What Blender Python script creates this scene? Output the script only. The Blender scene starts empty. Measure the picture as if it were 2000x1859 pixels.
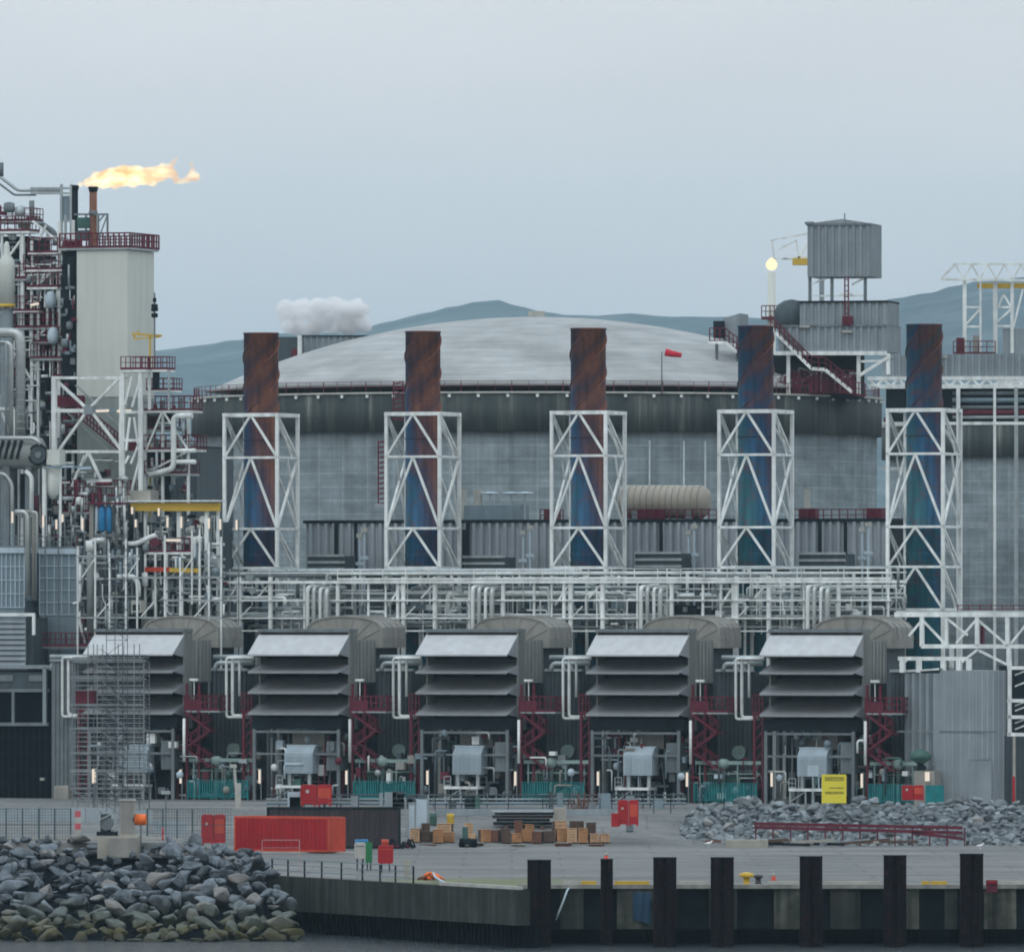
import bpy, bmesh, math, random
from mathutils import Vector, Matrix
random.seed(7)
R_ = math.radians
sc = bpy.context.scene
col = sc.collection

# ------------------------------------------------------------------ camera, sky, sun, exposure
F, ZC, HY = 19470.0, 19.06, 1200.0       # focal length in photo pixels, eye height above the quay deck, horizon row
cam_d = bpy.data.cameras.new('camera')
cam = bpy.data.objects.new('camera', cam_d); col.objects.link(cam)
cam.location = (0, 0, ZC); cam.rotation_euler = (R_(90), 0, 0)
cam_d.sensor_width = 36.0; cam_d.lens = 36.0 * F / 2000.0
cam_d.shift_y = (HY - 929.5) / 2000.0
cam_d.clip_start = 1.0; cam_d.clip_end = 30000.0
sc.camera = cam

SUN_EL, SUN_AZ = R_(56), R_(205)
wd = bpy.data.worlds.new('World'); sc.world = wd; wd.use_nodes = True
nt = wd.node_tree; nt.nodes.clear()
N, L = nt.nodes.new, nt.links.new
out = N('ShaderNodeOutputWorld'); bg = N('ShaderNodeBackground'); bg.inputs['Strength'].default_value = 0.1
sky = N('ShaderNodeTexSky'); sky.sky_type = 'NISHITA'; sky.sun_disc = False
sky.sun_elevation = SUN_EL; sky.sun_rotation = SUN_AZ; sky.air_density = 1.2; sky.dust_density = 3.0; sky.ozone_density = 1.5
tc = N('ShaderNodeTexCoord'); sep = N('ShaderNodeSeparateXYZ'); L(tc.outputs['Generated'], sep.inputs[0])
ramp = N('ShaderNodeValToRGB'); L(sep.outputs['Z'], ramp.inputs['Fac'])
el = ramp.color_ramp.elements
el[0].position = 0.0; el[0].color = (.50, .575, .62, 1)
el[1].position = 1.0; el[1].color = (1.04, 1.22, 1.38, 1)
for p, c in ((.028, (.625, .60, .625)), (.036, (.715, .675, .68)), (.050, (.86, .80, .785)), (.066, (.92, .87, .865)), (.3, (.85, .90, .965))):
    e = el.new(p); e.color = (*c, 1)
# soft cloud bands, low contrast
mp = N('ShaderNodeMapping'); mp.inputs['Scale'].default_value = (9, 9, 34); L(tc.outputs['Generated'], mp.inputs[0])
nz = N('ShaderNodeTexNoise'); nz.inputs['Scale'].default_value = 1.6; nz.inputs['Detail'].default_value = 4; L(mp.outputs[0], nz.inputs['Vector'])
mr = N('ShaderNodeMapRange'); mr.inputs['From Min'].default_value = .3; mr.inputs['From Max'].default_value = .7
mr.inputs['To Min'].default_value = .95; mr.inputs['To Max'].default_value = 1.05; L(nz.outputs['Fac'], mr.inputs['Value'])
cl = N('ShaderNodeVectorMath'); cl.operation = 'MULTIPLY'; L(ramp.outputs['Color'], cl.inputs[0]); L(mr.outputs[0], cl.inputs[1])
sca = N('ShaderNodeVectorMath'); sca.operation = 'SCALE'; sca.inputs['Scale'].default_value = 10.0; L(cl.outputs[0], sca.inputs[0])
mx = N('ShaderNodeMixRGB'); mx.inputs['Fac'].default_value = 0.94
L(sky.outputs[0], mx.inputs[1]); L(sca.outputs[0], mx.inputs[2]); L(mx.outputs[0], bg.inputs['Color']); L(bg.outputs[0], out.inputs['Surface'])

sun_d = bpy.data.lights.new('sun', 'SUN'); sun_d.energy = 0.55; sun_d.angle = R_(35); sun_d.color = (1, .985, .96)
sun = bpy.data.objects.new('sun', sun_d); col.objects.link(sun)
# sun comes from behind and above the camera, a little to its side
d = Vector((-.42, -.80, math.tan(SUN_EL) * .90)).normalized()
sun.rotation_euler = d.to_track_quat('Z', 'Y').to_euler()
sky.sun_rotation = math.atan2(d.x, d.y)

vs = sc.view_settings
sc.display_settings.display_device = 'sRGB'
vs.view_transform = 'Standard'; vs.look = 'None'; vs.exposure = 0.0; vs.gamma = 1.0; vs.use_curve_mapping = False
sc.cycles.max_bounces = 5; sc.cycles.diffuse_bounces = 3; sc.cycles.glossy_bounces = 2; sc.cycles.transmission_bounces = 3
sc.cycles.volume_bounces = 10; sc.cycles.transparent_max_bounces = 8
sc.cycles.use_denoising = True
sc.cycles.filter_width = 1.9

# ------------------------------------------------------------------ helpers
def PX(px, Y): return (px - 1000.0) * Y / F
def PZ(py, Y): return ZC + (HY - py) * Y / F
G = 2.3                                   # plateau the plant stands on, metres above the quay deck
TH = R_(20); CS, SN = math.cos(TH), math.sin(TH)

class Fr:
    """local frame turned like the plant's rows: u along the row, v away from the sea, z up from the plateau"""
    def __init__(s, X0, Y0, Z0=G, th=TH):
        s.o = Vector((X0, Y0, Z0)); s.th = th; s.c, s.s = math.cos(th), math.sin(th)
    def u(s, px, v=0):
        k = px - 1000.0
        return (k * (s.o.y + v * s.c) - F * (s.o.x + v * s.s)) / (F * s.c + k * s.s)
    def Y(s, u, v): return s.o.y - u * s.s + v * s.c
    def z(s, py, u, v): return PZ(py, s.Y(u, v)) - s.o.z
    def at(s, px, py, v=0):
        u = s.u(px, v); return Vector((u, v, s.z(py, u, v)))
    def world(s, p):
        return Vector((s.o.x + p[0] * s.c + p[1] * s.s, s.o.y - p[0] * s.s + p[1] * s.c, s.o.z + p[2]))
RF = Fr(PX(1687, 880), 880.0)             # the row of five turbine units, origin at the last unit
WF = Fr(0, 0, 0, 0.0)                     # plain world axes

class MB:
    def __init__(s): s.v = []; s.f = []; s.sm = []
    def add(s, vs, fs, smooth=False):
        n = len(s.v); s.v.extend([tuple(p) for p in vs]); s.f.extend([tuple(i + n for i in f) for f in fs]); s.sm.extend([smooth] * len(fs)); return s
    def box(s, x0, x1, y0, y1, z0, z1):
        x0, x1 = sorted((x0, x1)); y0, y1 = sorted((y0, y1)); z0, z1 = sorted((z0, z1))
        return s.add([(x0,y0,z0),(x1,y0,z0),(x1,y1,z0),(x0,y1,z0),(x0,y0,z1),(x1,y0,z1),(x1,y1,z1),(x0,y1,z1)],
                     [(0,3,2,1),(4,5,6,7),(0,1,5,4),(1,2,6,5),(2,3,7,6),(3,0,4,7)])
    def cbox(s, c, sx, sy, sz): return s.box(c[0]-sx/2, c[0]+sx/2, c[1]-sy/2, c[1]+sy/2, c[2]-sz/2, c[2]+sz/2)
    def bar(s, a, b, w=.2, h=None):
        a, b = Vector(a), Vector(b); h = h or w
        t = (b - a)
        if t.length < 1e-6: return s
        t.normalize(); up = Vector((0, 0, 1)) if abs(t.z) < .95 else Vector((0, 1, 0))
        x = t.cross(up).normalized(); y = x.cross(t).normalized()
        x *= w / 2; y *= h / 2
        return s.add([a-x-y, a+x-y, a+x+y, a-x+y, b-x-y, b+x-y, b+x+y, b-x+y],
                     [(0,1,2,3),(7,6,5,4),(0,4,5,1),(1,5,6,2),(2,6,7,3),(3,7,4,0)])
    def tube(s, pts, r, n=8):
        pts = [Vector(p) for p in pts]; rs = r if isinstance(r, (list, tuple)) else [r] * len(pts)
        vs = []; fs = []; x = None
        for i, p in enumerate(pts):
            t = (pts[min(i+1, len(pts)-1)] - pts[max(i-1, 0)]).normalized()
            if x is None: x = t.orthogonal().normalized()
            x = (x - t * x.dot(t))
            x = x.normalized() if x.length > 1e-6 else t.orthogonal().normalized()
            y = t.cross(x)
            for k in range(n):
                a = 2*math.pi*k/n; vs.append(p + (x*math.cos(a) + y*math.sin(a)) * rs[i])
        for i in range(len(pts)-1):
            for k in range(n):
                k2 = (k+1) % n; fs.append((i*n+k, i*n+k2, (i+1)*n+k2, (i+1)*n+k))
        m = len(s.f); s.add(vs, fs, True)
        base = len(s.v) - len(vs)
        s.f.append(tuple(base + k for k in reversed(range(n)))); s.sm.append(False)
        s.f.append(tuple(base + (len(pts)-1)*n + k for k in range(n))); s.sm.append(False)
        return s
    def pipe(s, pts, r, n=8, bend=None):
        """a pipe whose corners are rounded"""
        pts = [Vector(p) for p in pts]; bend = bend or r * 2.2; o = [pts[0]]
        for i in range(1, len(pts)-1):
            a, p, b = pts[i-1], pts[i], pts[i+1]
            d1 = (a-p); d2 = (b-p); q = min(bend, d1.length*.45, d2.length*.45)
            p1 = p + d1.normalized()*q; p2 = p + d2.normalized()*q
            for t in (0, .25, .5, .75, 1): o.append(p1*(1-t)**2 + p*2*t*(1-t) + p2*t*t)
        o.append(pts[-1]); return s.tube(o, r, n)
    def lathe(s, prof, c=(0,0,0), n=24, cap=True):
        vs = []; fs = []
        for r, z in prof:
            for k in range(n):
                a = 2*math.pi*k/n; vs.append((c[0]+r*math.cos(a), c[1]+r*math.sin(a), c[2]+z))
        for i in range(len(prof)-1):
            for k in range(n):
                k2 = (k+1) % n; fs.append((i*n+k, i*n+k2, (i+1)*n+k2, (i+1)*n+k))
        s.add(vs, fs, True)
        if cap:
            b = len(s.v) - len(vs)
            s.f.append(tuple(b+k for k in reversed(range(n)))); s.sm.append(False)
            s.f.append(tuple(b+(len(prof)-1)*n+k for k in range(n))); s.sm.append(False)
        return s
    def plate(s, pts, t=.06):
        """a flat polygon with thickness t along its normal"""
        pts = [Vector(p) for p in pts]; nrm = (pts[1]-pts[0]).cross(pts[2]-pts[0]).normalized() * t
        n = len(pts); vs = pts + [p + nrm for p in pts]
        fs = [tuple(reversed(range(n))), tuple(range(n, 2*n))] + [(i, (i+1)%n, n+(i+1)%n, n+i) for i in range(n)]
        return s.add(vs, fs)
    def corr(s, a, b, z0, z1, pitch=.5, dep=.12, t=None, phase=0):
        """a trapezoidal sheet wall from a to b (plan points); ridges stand out to the right of a>b"""
        a, b = Vector((a[0], a[1])), Vector((b[0], b[1])); d = b - a; ln = d.length; d.normalize(); nr = Vector((d.y, -d.x))
        n = max(1, int(round(ln / pitch))); p = ln / n; pl = []
        for i in range(n):
            for q, h in ((0, 0), (.35, 0), (.5, dep), (.85, dep)): pl.append(a + d*(p*(i+q)) + nr*h)
        pl.append(b)
        vs = [(q.x, q.y, z0) for q in pl] + [(q.x, q.y, z1) for q in pl]; m = len(pl)
        return s.add(vs, [(i, i+1, m+i+1, m+i) for i in range(m-1)])
    def rail(s, a, b, h=1.1, step=1.3, w=.07):
        a, b = Vector(a), Vector(b); n = max(1, int(round((b-a).length/step))); up = Vector((0,0,1))
        for i in range(n+1):
            p = a.lerp(b, i/n); s.bar(p, p+up*h, w)
        s.bar(a+up*h, b+up*h, w); s.bar(a+up*h*.55, b+up*h*.55, w*.8); s.bar(a+up*.1, b+up*.1, .03, .2)
        return s
    def build(s, name, m, parent=None):
        me = bpy.data.meshes.new(name)
        off = BASE.get(parent.name, Vector((0,0,0))) if parent is not None else Vector((0,0,0))
        me.from_pydata([(p[0]-off.x, p[1]-off.y, p[2]-off.z) for p in s.v], [], s.f)
        me.polygons.foreach_set('use_smooth', s.sm); me.materials.append(m); me.update()
        o = bpy.data.objects.new(name, me); col.objects.link(o)
        if parent is not None:
            o.parent = parent; BASE[o.name] = off
        return o
BASE = {}

def tag(o, label=None, cat=None, group=None, kind=None):
    for k, v in (('label', label), ('category', cat), ('group', group), ('kind', kind)):
        if v: o[k] = v
    return o
def thing(name, label, cat, fr=WF, base=(0,0,0), group=None):
    """an Empty at the thing's base; parts are given in the frame's coordinates"""
    o = bpy.data.objects.new(name, None); col.objects.link(o); o.empty_display_size = .5
    o.location = fr.world(base); o.rotation_euler = (0, 0, -fr.th); BASE[o.name] = Vector(base)
    return tag(o, label, cat, group)
def single(mb, name, m, label, cat, fr=WF, base=None, group=None):
    """a thing that is one mesh"""
    if base is None:
        lo = [min(p[i] for p in mb.v) for i in range(3)]; hi = [max(p[i] for p in mb.v) for i in range(3)]
        base = ((lo[0]+hi[0])/2, (lo[1]+hi[1])/2, lo[2])
    b = Vector(base); mb.v = [(p[0]-b.x, p[1]-b.y, p[2]-b.z) for p in mb.v]
    o = mb.build(name, m); o.location = fr.world(base); o.rotation_euler = (0, 0, -fr.th)
    return tag(o, label, cat, group)
def dup(o, delta=(0,0,0), label=None, parent=None):
    c = o.copy(); col.objects.link(c)
    if parent is not None: c.parent = parent
    else: c.location = o.location + Vector(delta)
    if label: c['label'] = label
    for ch in list(o.children): dup(ch, parent=c)
    return c

# ------------------------------------------------------------------ materials
def lin(r, g, b): return tuple(((x/255)/12.92 if x <= 10 else ((x/255+.055)/1.055)**2.4) for x in (r, g, b))
def mat(name, c, rough=.7, metal=0., var=.18, scale=.35, streak=0., bump=0., c2=None, spec=.35, fine=.0):
    m = bpy.data.materials.new(name); m.use_nodes = True; nt = m.node_tree; N, L = nt.nodes.new, nt.links.new
    b = nt.nodes['Principled BSDF']; b.inputs['Roughness'].default_value = rough; b.inputs['Metallic'].default_value = metal
    b.inputs['Specular IOR Level'].default_value = spec
    g = N('ShaderNodeNewGeometry'); oi = N('ShaderNodeObjectInfo')
    n1 = N('ShaderNodeTexNoise'); n1.inputs['Scale'].default_value = scale; n1.inputs['Detail'].default_value = 6; n1.inputs['Roughness'].default_value = .62
    L(g.outputs['Position'], n1.inputs['Vector'])
    r = N('ShaderNodeMapRange'); r.inputs['From Min'].default_value = .3; r.inputs['From Max'].default_value = .7
    r.inputs['To Min'].default_value = 1-var; r.inputs['To Max'].default_value = 1+var; L(n1.outputs['Fac'], r.inputs['Value'])
    val = r.outputs[0]
    def mul(a, b_):
        q = N('ShaderNodeMath'); q.operation = 'MULTIPLY'; L(a, q.inputs[0]); L(b_, q.inputs[1]); return q.outputs[0]
    if streak:
        mp = N('ShaderNodeMapping'); mp.inputs['Scale'].default_value = (1.3, 1.3, .07); L(g.outputs['Position'], mp.inputs[0])
        n2 = N('ShaderNodeTexNoise'); n2.inputs['Scale'].default_value = 1.1; n2.inputs['Detail'].default_value = 5; L(mp.outputs[0], n2.inputs['Vector'])
        r2 = N('ShaderNodeMapRange'); r2.inputs['From Min'].default_value = .32; r2.inputs['From Max'].default_value = .68
        r2.inputs['To Min'].default_value = 1-streak; r2.inputs['To Max'].default_value = 1+streak*.6; L(n2.outputs['Fac'], r2.inputs['Value']); val = mul(val, r2.outputs[0])
    mxn = N('ShaderNodeMixRGB'); mxn.inputs[1].default_value = (*c, 1); mxn.inputs[2].default_value = (*(c2 or c), 1); mxn.inputs[0].default_value = 0
    if c2:
        n3 = N('ShaderNodeTexNoise'); n3.inputs['Scale'].default_value = scale*2.3; n3.inputs['Detail'].default_value = 5; L(g.outputs['Position'], n3.inputs['Vector'])
        r3 = N('ShaderNodeMapRange'); r3.inputs['From Min'].default_value = .45; r3.inputs['From Max'].default_value = .62; L(n3.outputs['Fac'], r3.inputs['Value']); L(r3.outputs[0], mxn.inputs[0])
    sc_ = N('ShaderNodeVectorMath'); sc_.operation = 'SCALE'; L(mxn.outputs[0], sc_.inputs[0]); L(val, sc_.inputs['Scale'])
    L(sc_.outputs[0], b.inputs['Base Color'])
    if bump:
        bp = N('ShaderNodeBump'); bp.inputs['Strength'].default_value = bump; bp.inputs['Distance'].default_value = .08
        n4 = N('ShaderNodeTexNoise'); n4.inputs['Scale'].default_value = 3.0; n4.inputs['Detail'].default_value = 8; L(g.outputs['Position'], n4.inputs['Vector'])
        L(n4.outputs['Fac'], bp.inputs['Height']); L(bp.outputs[0], b.inputs['Normal'])
    return m
def emit(name, c, s):
    m = bpy.data.materials.new(name); m.use_nodes = True; nt = m.node_tree; nt.nodes.clear()
    o = nt.nodes.new('ShaderNodeOutputMaterial'); e = nt.nodes.new('ShaderNodeEmission'); e.inputs[0].default_value = (*c, 1); e.inputs[1].default_value = s
    nt.links.new(e.outputs[0], o.inputs[0]); return m

M = dict(
 palegreen=mat('pale_green_paint', (.24,.33,.31), .6, 0, .2, 1.), wall_clad=mat('pale_cladding', (.37,.41,.44), .55, 0, .14, .3, .22), white=mat('white_steel', (.78,.82,.795), .55, 0, .16, .9, .24), galv=mat('galvanised', (.38,.43,.435), .45, .45, .2, .9, .12),
 pipe=mat('clad_pipe', (.46,.49,.48), .38, .55, .16, .6), grey=mat('grey_steel', (.16,.19,.20), .6, 0, .2, .7, .15),
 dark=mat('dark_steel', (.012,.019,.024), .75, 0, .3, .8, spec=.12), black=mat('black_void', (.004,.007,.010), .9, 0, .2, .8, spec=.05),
 maroon=mat('maroon_paint', (.115,.011,.027), .6, 0, .25, 1.2), panel=mat('hood_panel', (.50,.515,.52), .6, 0, .07, .5, .10),
 blade=mat('louvre_blade', (.28,.295,.305), .5, 0, .09, .6, .1), under=mat('louvre_shade', (.05,.055,.06), .7, 0, .15, .6), beige=mat('beige_casing', (.28,.275,.25), .6, 0, .14, .6, .16),
 clad=mat('grey_cladding', (.26,.30,.32), .55, 0, .12, .4, .14), cladd=mat('dark_cladding', (.062,.083,.092), .7, 0, .15, .4, .2),
 fence=mat('fence_steel', (.035,.075,.085), .6, 0, .25, 1.), teal=mat('teal_mesh', (.006,.19,.20), .6, 0, .25, 1.), green=mat('green_machine', (.05,.12,.10), .55, 0, .3, 1.),
 paleblue=mat('pale_blue_box', (.46,.56,.62), .5, 0, .12, .9, .1), red=mat('red_paint', (.36,.010,.016), .45, 0, .13, .6, .12),
 redor=mat('red_orange', (.52,.06,.03), .45, 0, .14, .6, .12), yellow=mat('yellow_paint', (.60,.40,.05), .5, 0, .12, .8), orange=mat('orange', (.85,.17,.03), .5, 0, .1, .8),
 blue=mat('blue_paint', (.02,.20,.42), .4, 0, .2, 1.), cream=mat('cream_clad', (.60,.63,.575), .5, 0, .05, .15, .06), darkbox=mat('dark_container', (.045,.038,.042), .55, 0, .2, .6, .25),
 pile=mat('pile_steel', (.004,.004,.007), .75, 0, .5, 1.6, .5, c2=(.016,.006,.008), spec=.1), conc=mat('quay_concrete', (.036,.040,.036), .85, 0, .3, .35, .6, .3, c2=(.026,.033,.026)),
 concl=mat('pale_concrete', (.36,.345,.30), .85, 0, .15, .6, .12, .2), asph=mat('asphalt', (.23,.245,.245), .9, 0, .16, .12, 0, .15, c2=(.20,.21,.205)),
 wood=mat('crate_wood', (.42,.21,.09), .75, 0, .3, 1.8, .15), woodp=mat('crate_wood_pale', (.52,.33,.19), .75, 0, .25, 1.8, .15), woodd=mat('crate_wood_dark', (.10,.065,.05), .8, 0, .3, 1.8),
 rock=mat('rock', (.21,.235,.24), .75, 0, .38, .9, 0, .5, c2=(.13,.15,.158)), lamp=emit('lamp_tube', (1,.88,.74), .85), lampw=emit('warm_lamp', (1,.83,.50), 1.35),
 brown=mat('brown_stain', (.17,.075,.05), .7, 0, .3, 1.), bluegr=mat('blue_grey_panel', (.20,.265,.30), .5, .1, .15, .5, .12), scaf=mat('scaffold_tube', (.22,.25,.26), .5, .3, .25, .9, .15), cope=mat('cope_concrete', (.27,.27,.245), .85, 0, .35, .8, .2), kerb=mat('kerb_paint', (.42,.42,.38), .8, 0, .2, 1.),
 weed=mat('weeds', (.16,.17,.05), .9, 0, .4, 2.),
)

# ------------------------------------------------------------------ special materials
def nodes_of(m):
    m.use_nodes = True; return m.node_tree, m.node_tree.nodes.new, m.node_tree.links.new
def mathn(nt, op, a, b=None, c=None):
    n = nt.nodes.new('ShaderNodeMath'); n.operation = op
    for i, q in enumerate((a, b, c)):
        if q is None: continue
        if isinstance(q, (int, float)): n.inputs[i].default_value = q
        else: nt.links.new(q, n.inputs[i])
    return n.outputs[0]
def rampn(nt, fac, stops):
    r = nt.nodes.new('ShaderNodeValToRGB'); nt.links.new(fac, r.inputs[0]); e = r.color_ramp.elements
    while len(e) > 1: e.remove(e[-1])
    e[0].position = stops[0][0]; e[0].color = (*stops[0][1], 1)
    for p, c in stops[1:]:
        q = e.new(p); q.color = (*c, 1)
    return r.outputs[0]
def noise(nt, vec, scale, detail=5, rough=.6):
    n = nt.nodes.new('ShaderNodeTexNoise'); n.inputs['Scale'].default_value = scale; n.inputs['Detail'].default_value = detail; n.inputs['Roughness'].default_value = rough
    if vec is not None: nt.links.new(vec, n.inputs['Vector'])
    return n.outputs['Fac']
def objpos(nt): return nt.nodes.new('ShaderNodeTexCoord').outputs['Object']
def worldpos(nt): return nt.nodes.new('ShaderNodeNewGeometry').outputs['Position']
def scaled(nt, vec, s):
    n = nt.nodes.new('ShaderNodeMapping'); n.inputs['Scale'].default_value = s; nt.links.new(vec, n.inputs[0]); return n.outputs[0]
def xyz(nt, vec):
    n = nt.nodes.new('ShaderNodeSeparateXYZ'); nt.links.new(vec, n.inputs[0]); return n.outputs
def mix(nt, fac, a, b, mode='MIX'):
    n = nt.nodes.new('ShaderNodeMixRGB'); n.blend_type = mode
    for i, q in enumerate((fac, a, b)):
        if isinstance(q, tuple): n.inputs[i].default_value = (*q, 1)
        elif isinstance(q, (int, float)): n.inputs[i].default_value = q if i == 0 else (q, q, q, 1)
        else: nt.links.new(q, n.inputs[i])
    return n.outputs[0]
def maprange(nt, v, a, b, c, d):
    n = nt.nodes.new('ShaderNodeMapRange'); nt.links.new(v, n.inputs['Value'])
    for k, q in zip(('From Min','From Max','To Min','To Max'), (a, b, c, d)): n.inputs[k].default_value = q
    return n.outputs[0]
def new_mat(name, rough=.8, metal=0., spec=.3):
    m = bpy.data.materials.new(name); nt, _, _ = nodes_of(m); b = nt.nodes['Principled BSDF']
    b.inputs['Roughness'].default_value = rough; b.inputs['Metallic'].default_value = metal; b.inputs['Specular IOR Level'].default_value = spec
    return m, nt, b

def tank_wall_mat():
    m, nt, b = new_mat('tank_concrete', .85)
    p = xyz(nt, objpos(nt)); ang = mathn(nt, 'ARCTAN2', p[0], mathn(nt, 'MULTIPLY', p[1], -1)); arc = mathn(nt, 'MULTIPLY', ang, 38.0)
    cb = nt.nodes.new('ShaderNodeCombineXYZ'); nt.links.new(arc, cb.inputs[0]); nt.links.new(p[2], cb.inputs[1])
    br = nt.nodes.new('ShaderNodeTexBrick'); nt.links.new(cb.outputs[0], br.inputs['Vector'])
    br.offset = 0; br.inputs['Scale'].default_value = 1; br.inputs['Brick Width'].default_value = 3.2; br.inputs['Row Height'].default_value = 1.45
    br.inputs['Mortar Size'].default_value = .12; br.inputs['Mortar Smooth'].default_value = .9; br.inputs['Bias'].default_value = -.1
    br.inputs['Color1'].default_value = (.15,.182,.192,1); br.inputs['Color2'].default_value = (.178,.212,.222,1); br.inputs['Mortar'].default_value = (.215,.25,.258,1)
    hs = noise(nt, scaled(nt, cb.outputs[0], (.05, 1.0, 1)), 1.6, 6); vs_ = noise(nt, scaled(nt, cb.outputs[0], (1.0, .035, 1)), .9, 6)
    f = mathn(nt, 'MULTIPLY', mathn(nt, 'MULTIPLY', maprange(nt, hs, .3, .7, .84, 1.16), maprange(nt, noise(nt, scaled(nt, cb.outputs[0], (.22, .35, 1)), 1.0, 8, .72), .3, .7, .68, 1.38)), maprange(nt, vs_, .3, .7, .78, 1.24))
    nt.links.new(mix(nt, 1.0, br.outputs[0], f, 'MULTIPLY'), b.inputs['Base Color']); return m
def tank_band_mat():
    m, nt, b = new_mat('tank_ring_concrete', .85)
    p = xyz(nt, objpos(nt)); ang = mathn(nt, 'ARCTAN2', p[0], mathn(nt, 'MULTIPLY', p[1], -1)); arc = mathn(nt, 'MULTIPLY', ang, 38.0)
    cb = nt.nodes.new('ShaderNodeCombineXYZ'); nt.links.new(arc, cb.inputs[0]); nt.links.new(p[2], cb.inputs[1])
    v = noise(nt, scaled(nt, cb.outputs[0], (1.0, .05, 1)), .8, 7, .7)
    v2 = noise(nt, scaled(nt, cb.outputs[0], (1.0, .03, 1)), .23, 3)
    c = rampn(nt, v, [(.3, (.030,.040,.042)), (.5, (.048,.06,.06)), (.6, (.085,.093,.085)), (.7, (.18,.19,.175))])
    nt.links.new(mix(nt, 1.0, c, maprange(nt, v2, .3, .7, .8, 1.2), 'MULTIPLY'), b.inputs['Base Color']); return m
def dome_mat():
    m, nt, b = new_mat('dome_concrete', .8)
    o = objpos(nt); p = xyz(nt, o); r = mathn(nt, 'SQRT', mathn(nt, 'ADD', mathn(nt, 'MULTIPLY', p[0], p[0]), mathn(nt, 'MULTIPLY', p[1], p[1])))
    ang = mathn(nt, 'ARCTAN2', p[0], p[1])
    cb = nt.nodes.new('ShaderNodeCombineXYZ'); nt.links.new(r, cb.inputs[0]); nt.links.new(mathn(nt, 'MULTIPLY', ang, 2.2), cb.inputs[1])
    rings = noise(nt, scaled(nt, cb.outputs[0], (1.1, .9, 1)), 1.0, 8, .75)
    bl = noise(nt, o, .16, 6)
    c = rampn(nt, rings, [(.32, (.29,.305,.30)), (.5, (.36,.372,.368)), (.68, (.44,.448,.44))])
    nt.links.new(mix(nt, 1.0, c, maprange(nt, bl, .3, .7, .76, 1.2), 'MULTIPLY'), b.inputs['Base Color']); return m
def stack_mat(name, shift, hot=(.17,.075,.052), cold=(.03,.03,.05)):
    """heat-tinted oxide steel: rust above, blue below, browner on one flank"""
    m, nt, b = new_mat(name, .55, .1, .3)
    p = objpos(nt); q = xyz(nt, p)
    n1 = noise(nt, scaled(nt, p, (.5, .5, .3)), 1.0, 6, .65); n2 = noise(nt, p, .9, 7, .7); n3 = noise(nt, scaled(nt, p, (2.5, 2.5, .15)), 1.0, 5)
    t = mathn(nt, 'MULTIPLY', q[2], 1/43.1)
    flank = mathn(nt, 'MULTIPLY', q[0], .15)
    f = mathn(nt, 'ADD', mathn(nt, 'ADD', t, flank), mathn(nt, 'ADD', mathn(nt, 'MULTIPLY', mathn(nt, 'SUBTRACT', n1, .5), .85), shift))
    c = rampn(nt, f, [(.30, (.010,.075,.095)), (.48, (.010,.068,.13)), (.60, (.012,.05,.11)), (.72, (.035,.03,.055)), (.82, (.075,.035,.04)), (.93, (.12,.05,.038)), (1.0, (.155,.058,.036))])
    ang = mathn(nt, 'ARCTAN2', q[1], q[0]); sp = mathn(nt, 'SINE', mathn(nt, 'MULTIPLY', mathn(nt, 'SUBTRACT', ang, mathn(nt, 'MULTIPLY', q[2], .698)), 3.0))
    top = maprange(nt, q[2], 34.5, 36, 0, 1); sp = mathn(nt, 'ADD', sp, mathn(nt, 'MULTIPLY', mathn(nt, 'SUBTRACT', n2, .5), 3.0))
    c = mix(nt, mathn(nt, 'MULTIPLY', top, maprange(nt, sp, .1, .9, 0, .6)), c, hot); c = mix(nt, mathn(nt, 'MULTIPLY', top, maprange(nt, sp, -.3, -1.0, 0, .6)), c, cold)
    c = mix(nt, maprange(nt, n2, .5, .64, 0, .7), c, (.075,.034,.036)); c = mix(nt, maprange(nt, noise(nt, scaled(nt, p, (.8,.8,.5)), 1.7, 6, .7), .56, .66, 0, .6), c, (.028,.028,.07))
    nt.links.new(mix(nt, 1.0, c, maprange(nt, n3, .3, .7, .85, 1.9), 'MULTIPLY'), b.inputs['Base Color']); return m
def hill_mat():
    m, nt, b = new_mat('hillside', .95, 0, .1)
    p = worldpos(nt); n = noise(nt, scaled(nt, p, (1, 1, 2.5)), .006, 9, .65); n2 = noise(nt, p, .025, 6, .7)
    c = rampn(nt, n, [(.38, (.022,.034,.042)), (.5, (.045,.058,.062)), (.62, (.10,.11,.115))])
    nt.links.new(mix(nt, 1.0, c, maprange(nt, n2, .3, .7, .6, 1.4), 'MULTIPLY'), b.inputs['Base Color']); return m
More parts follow.
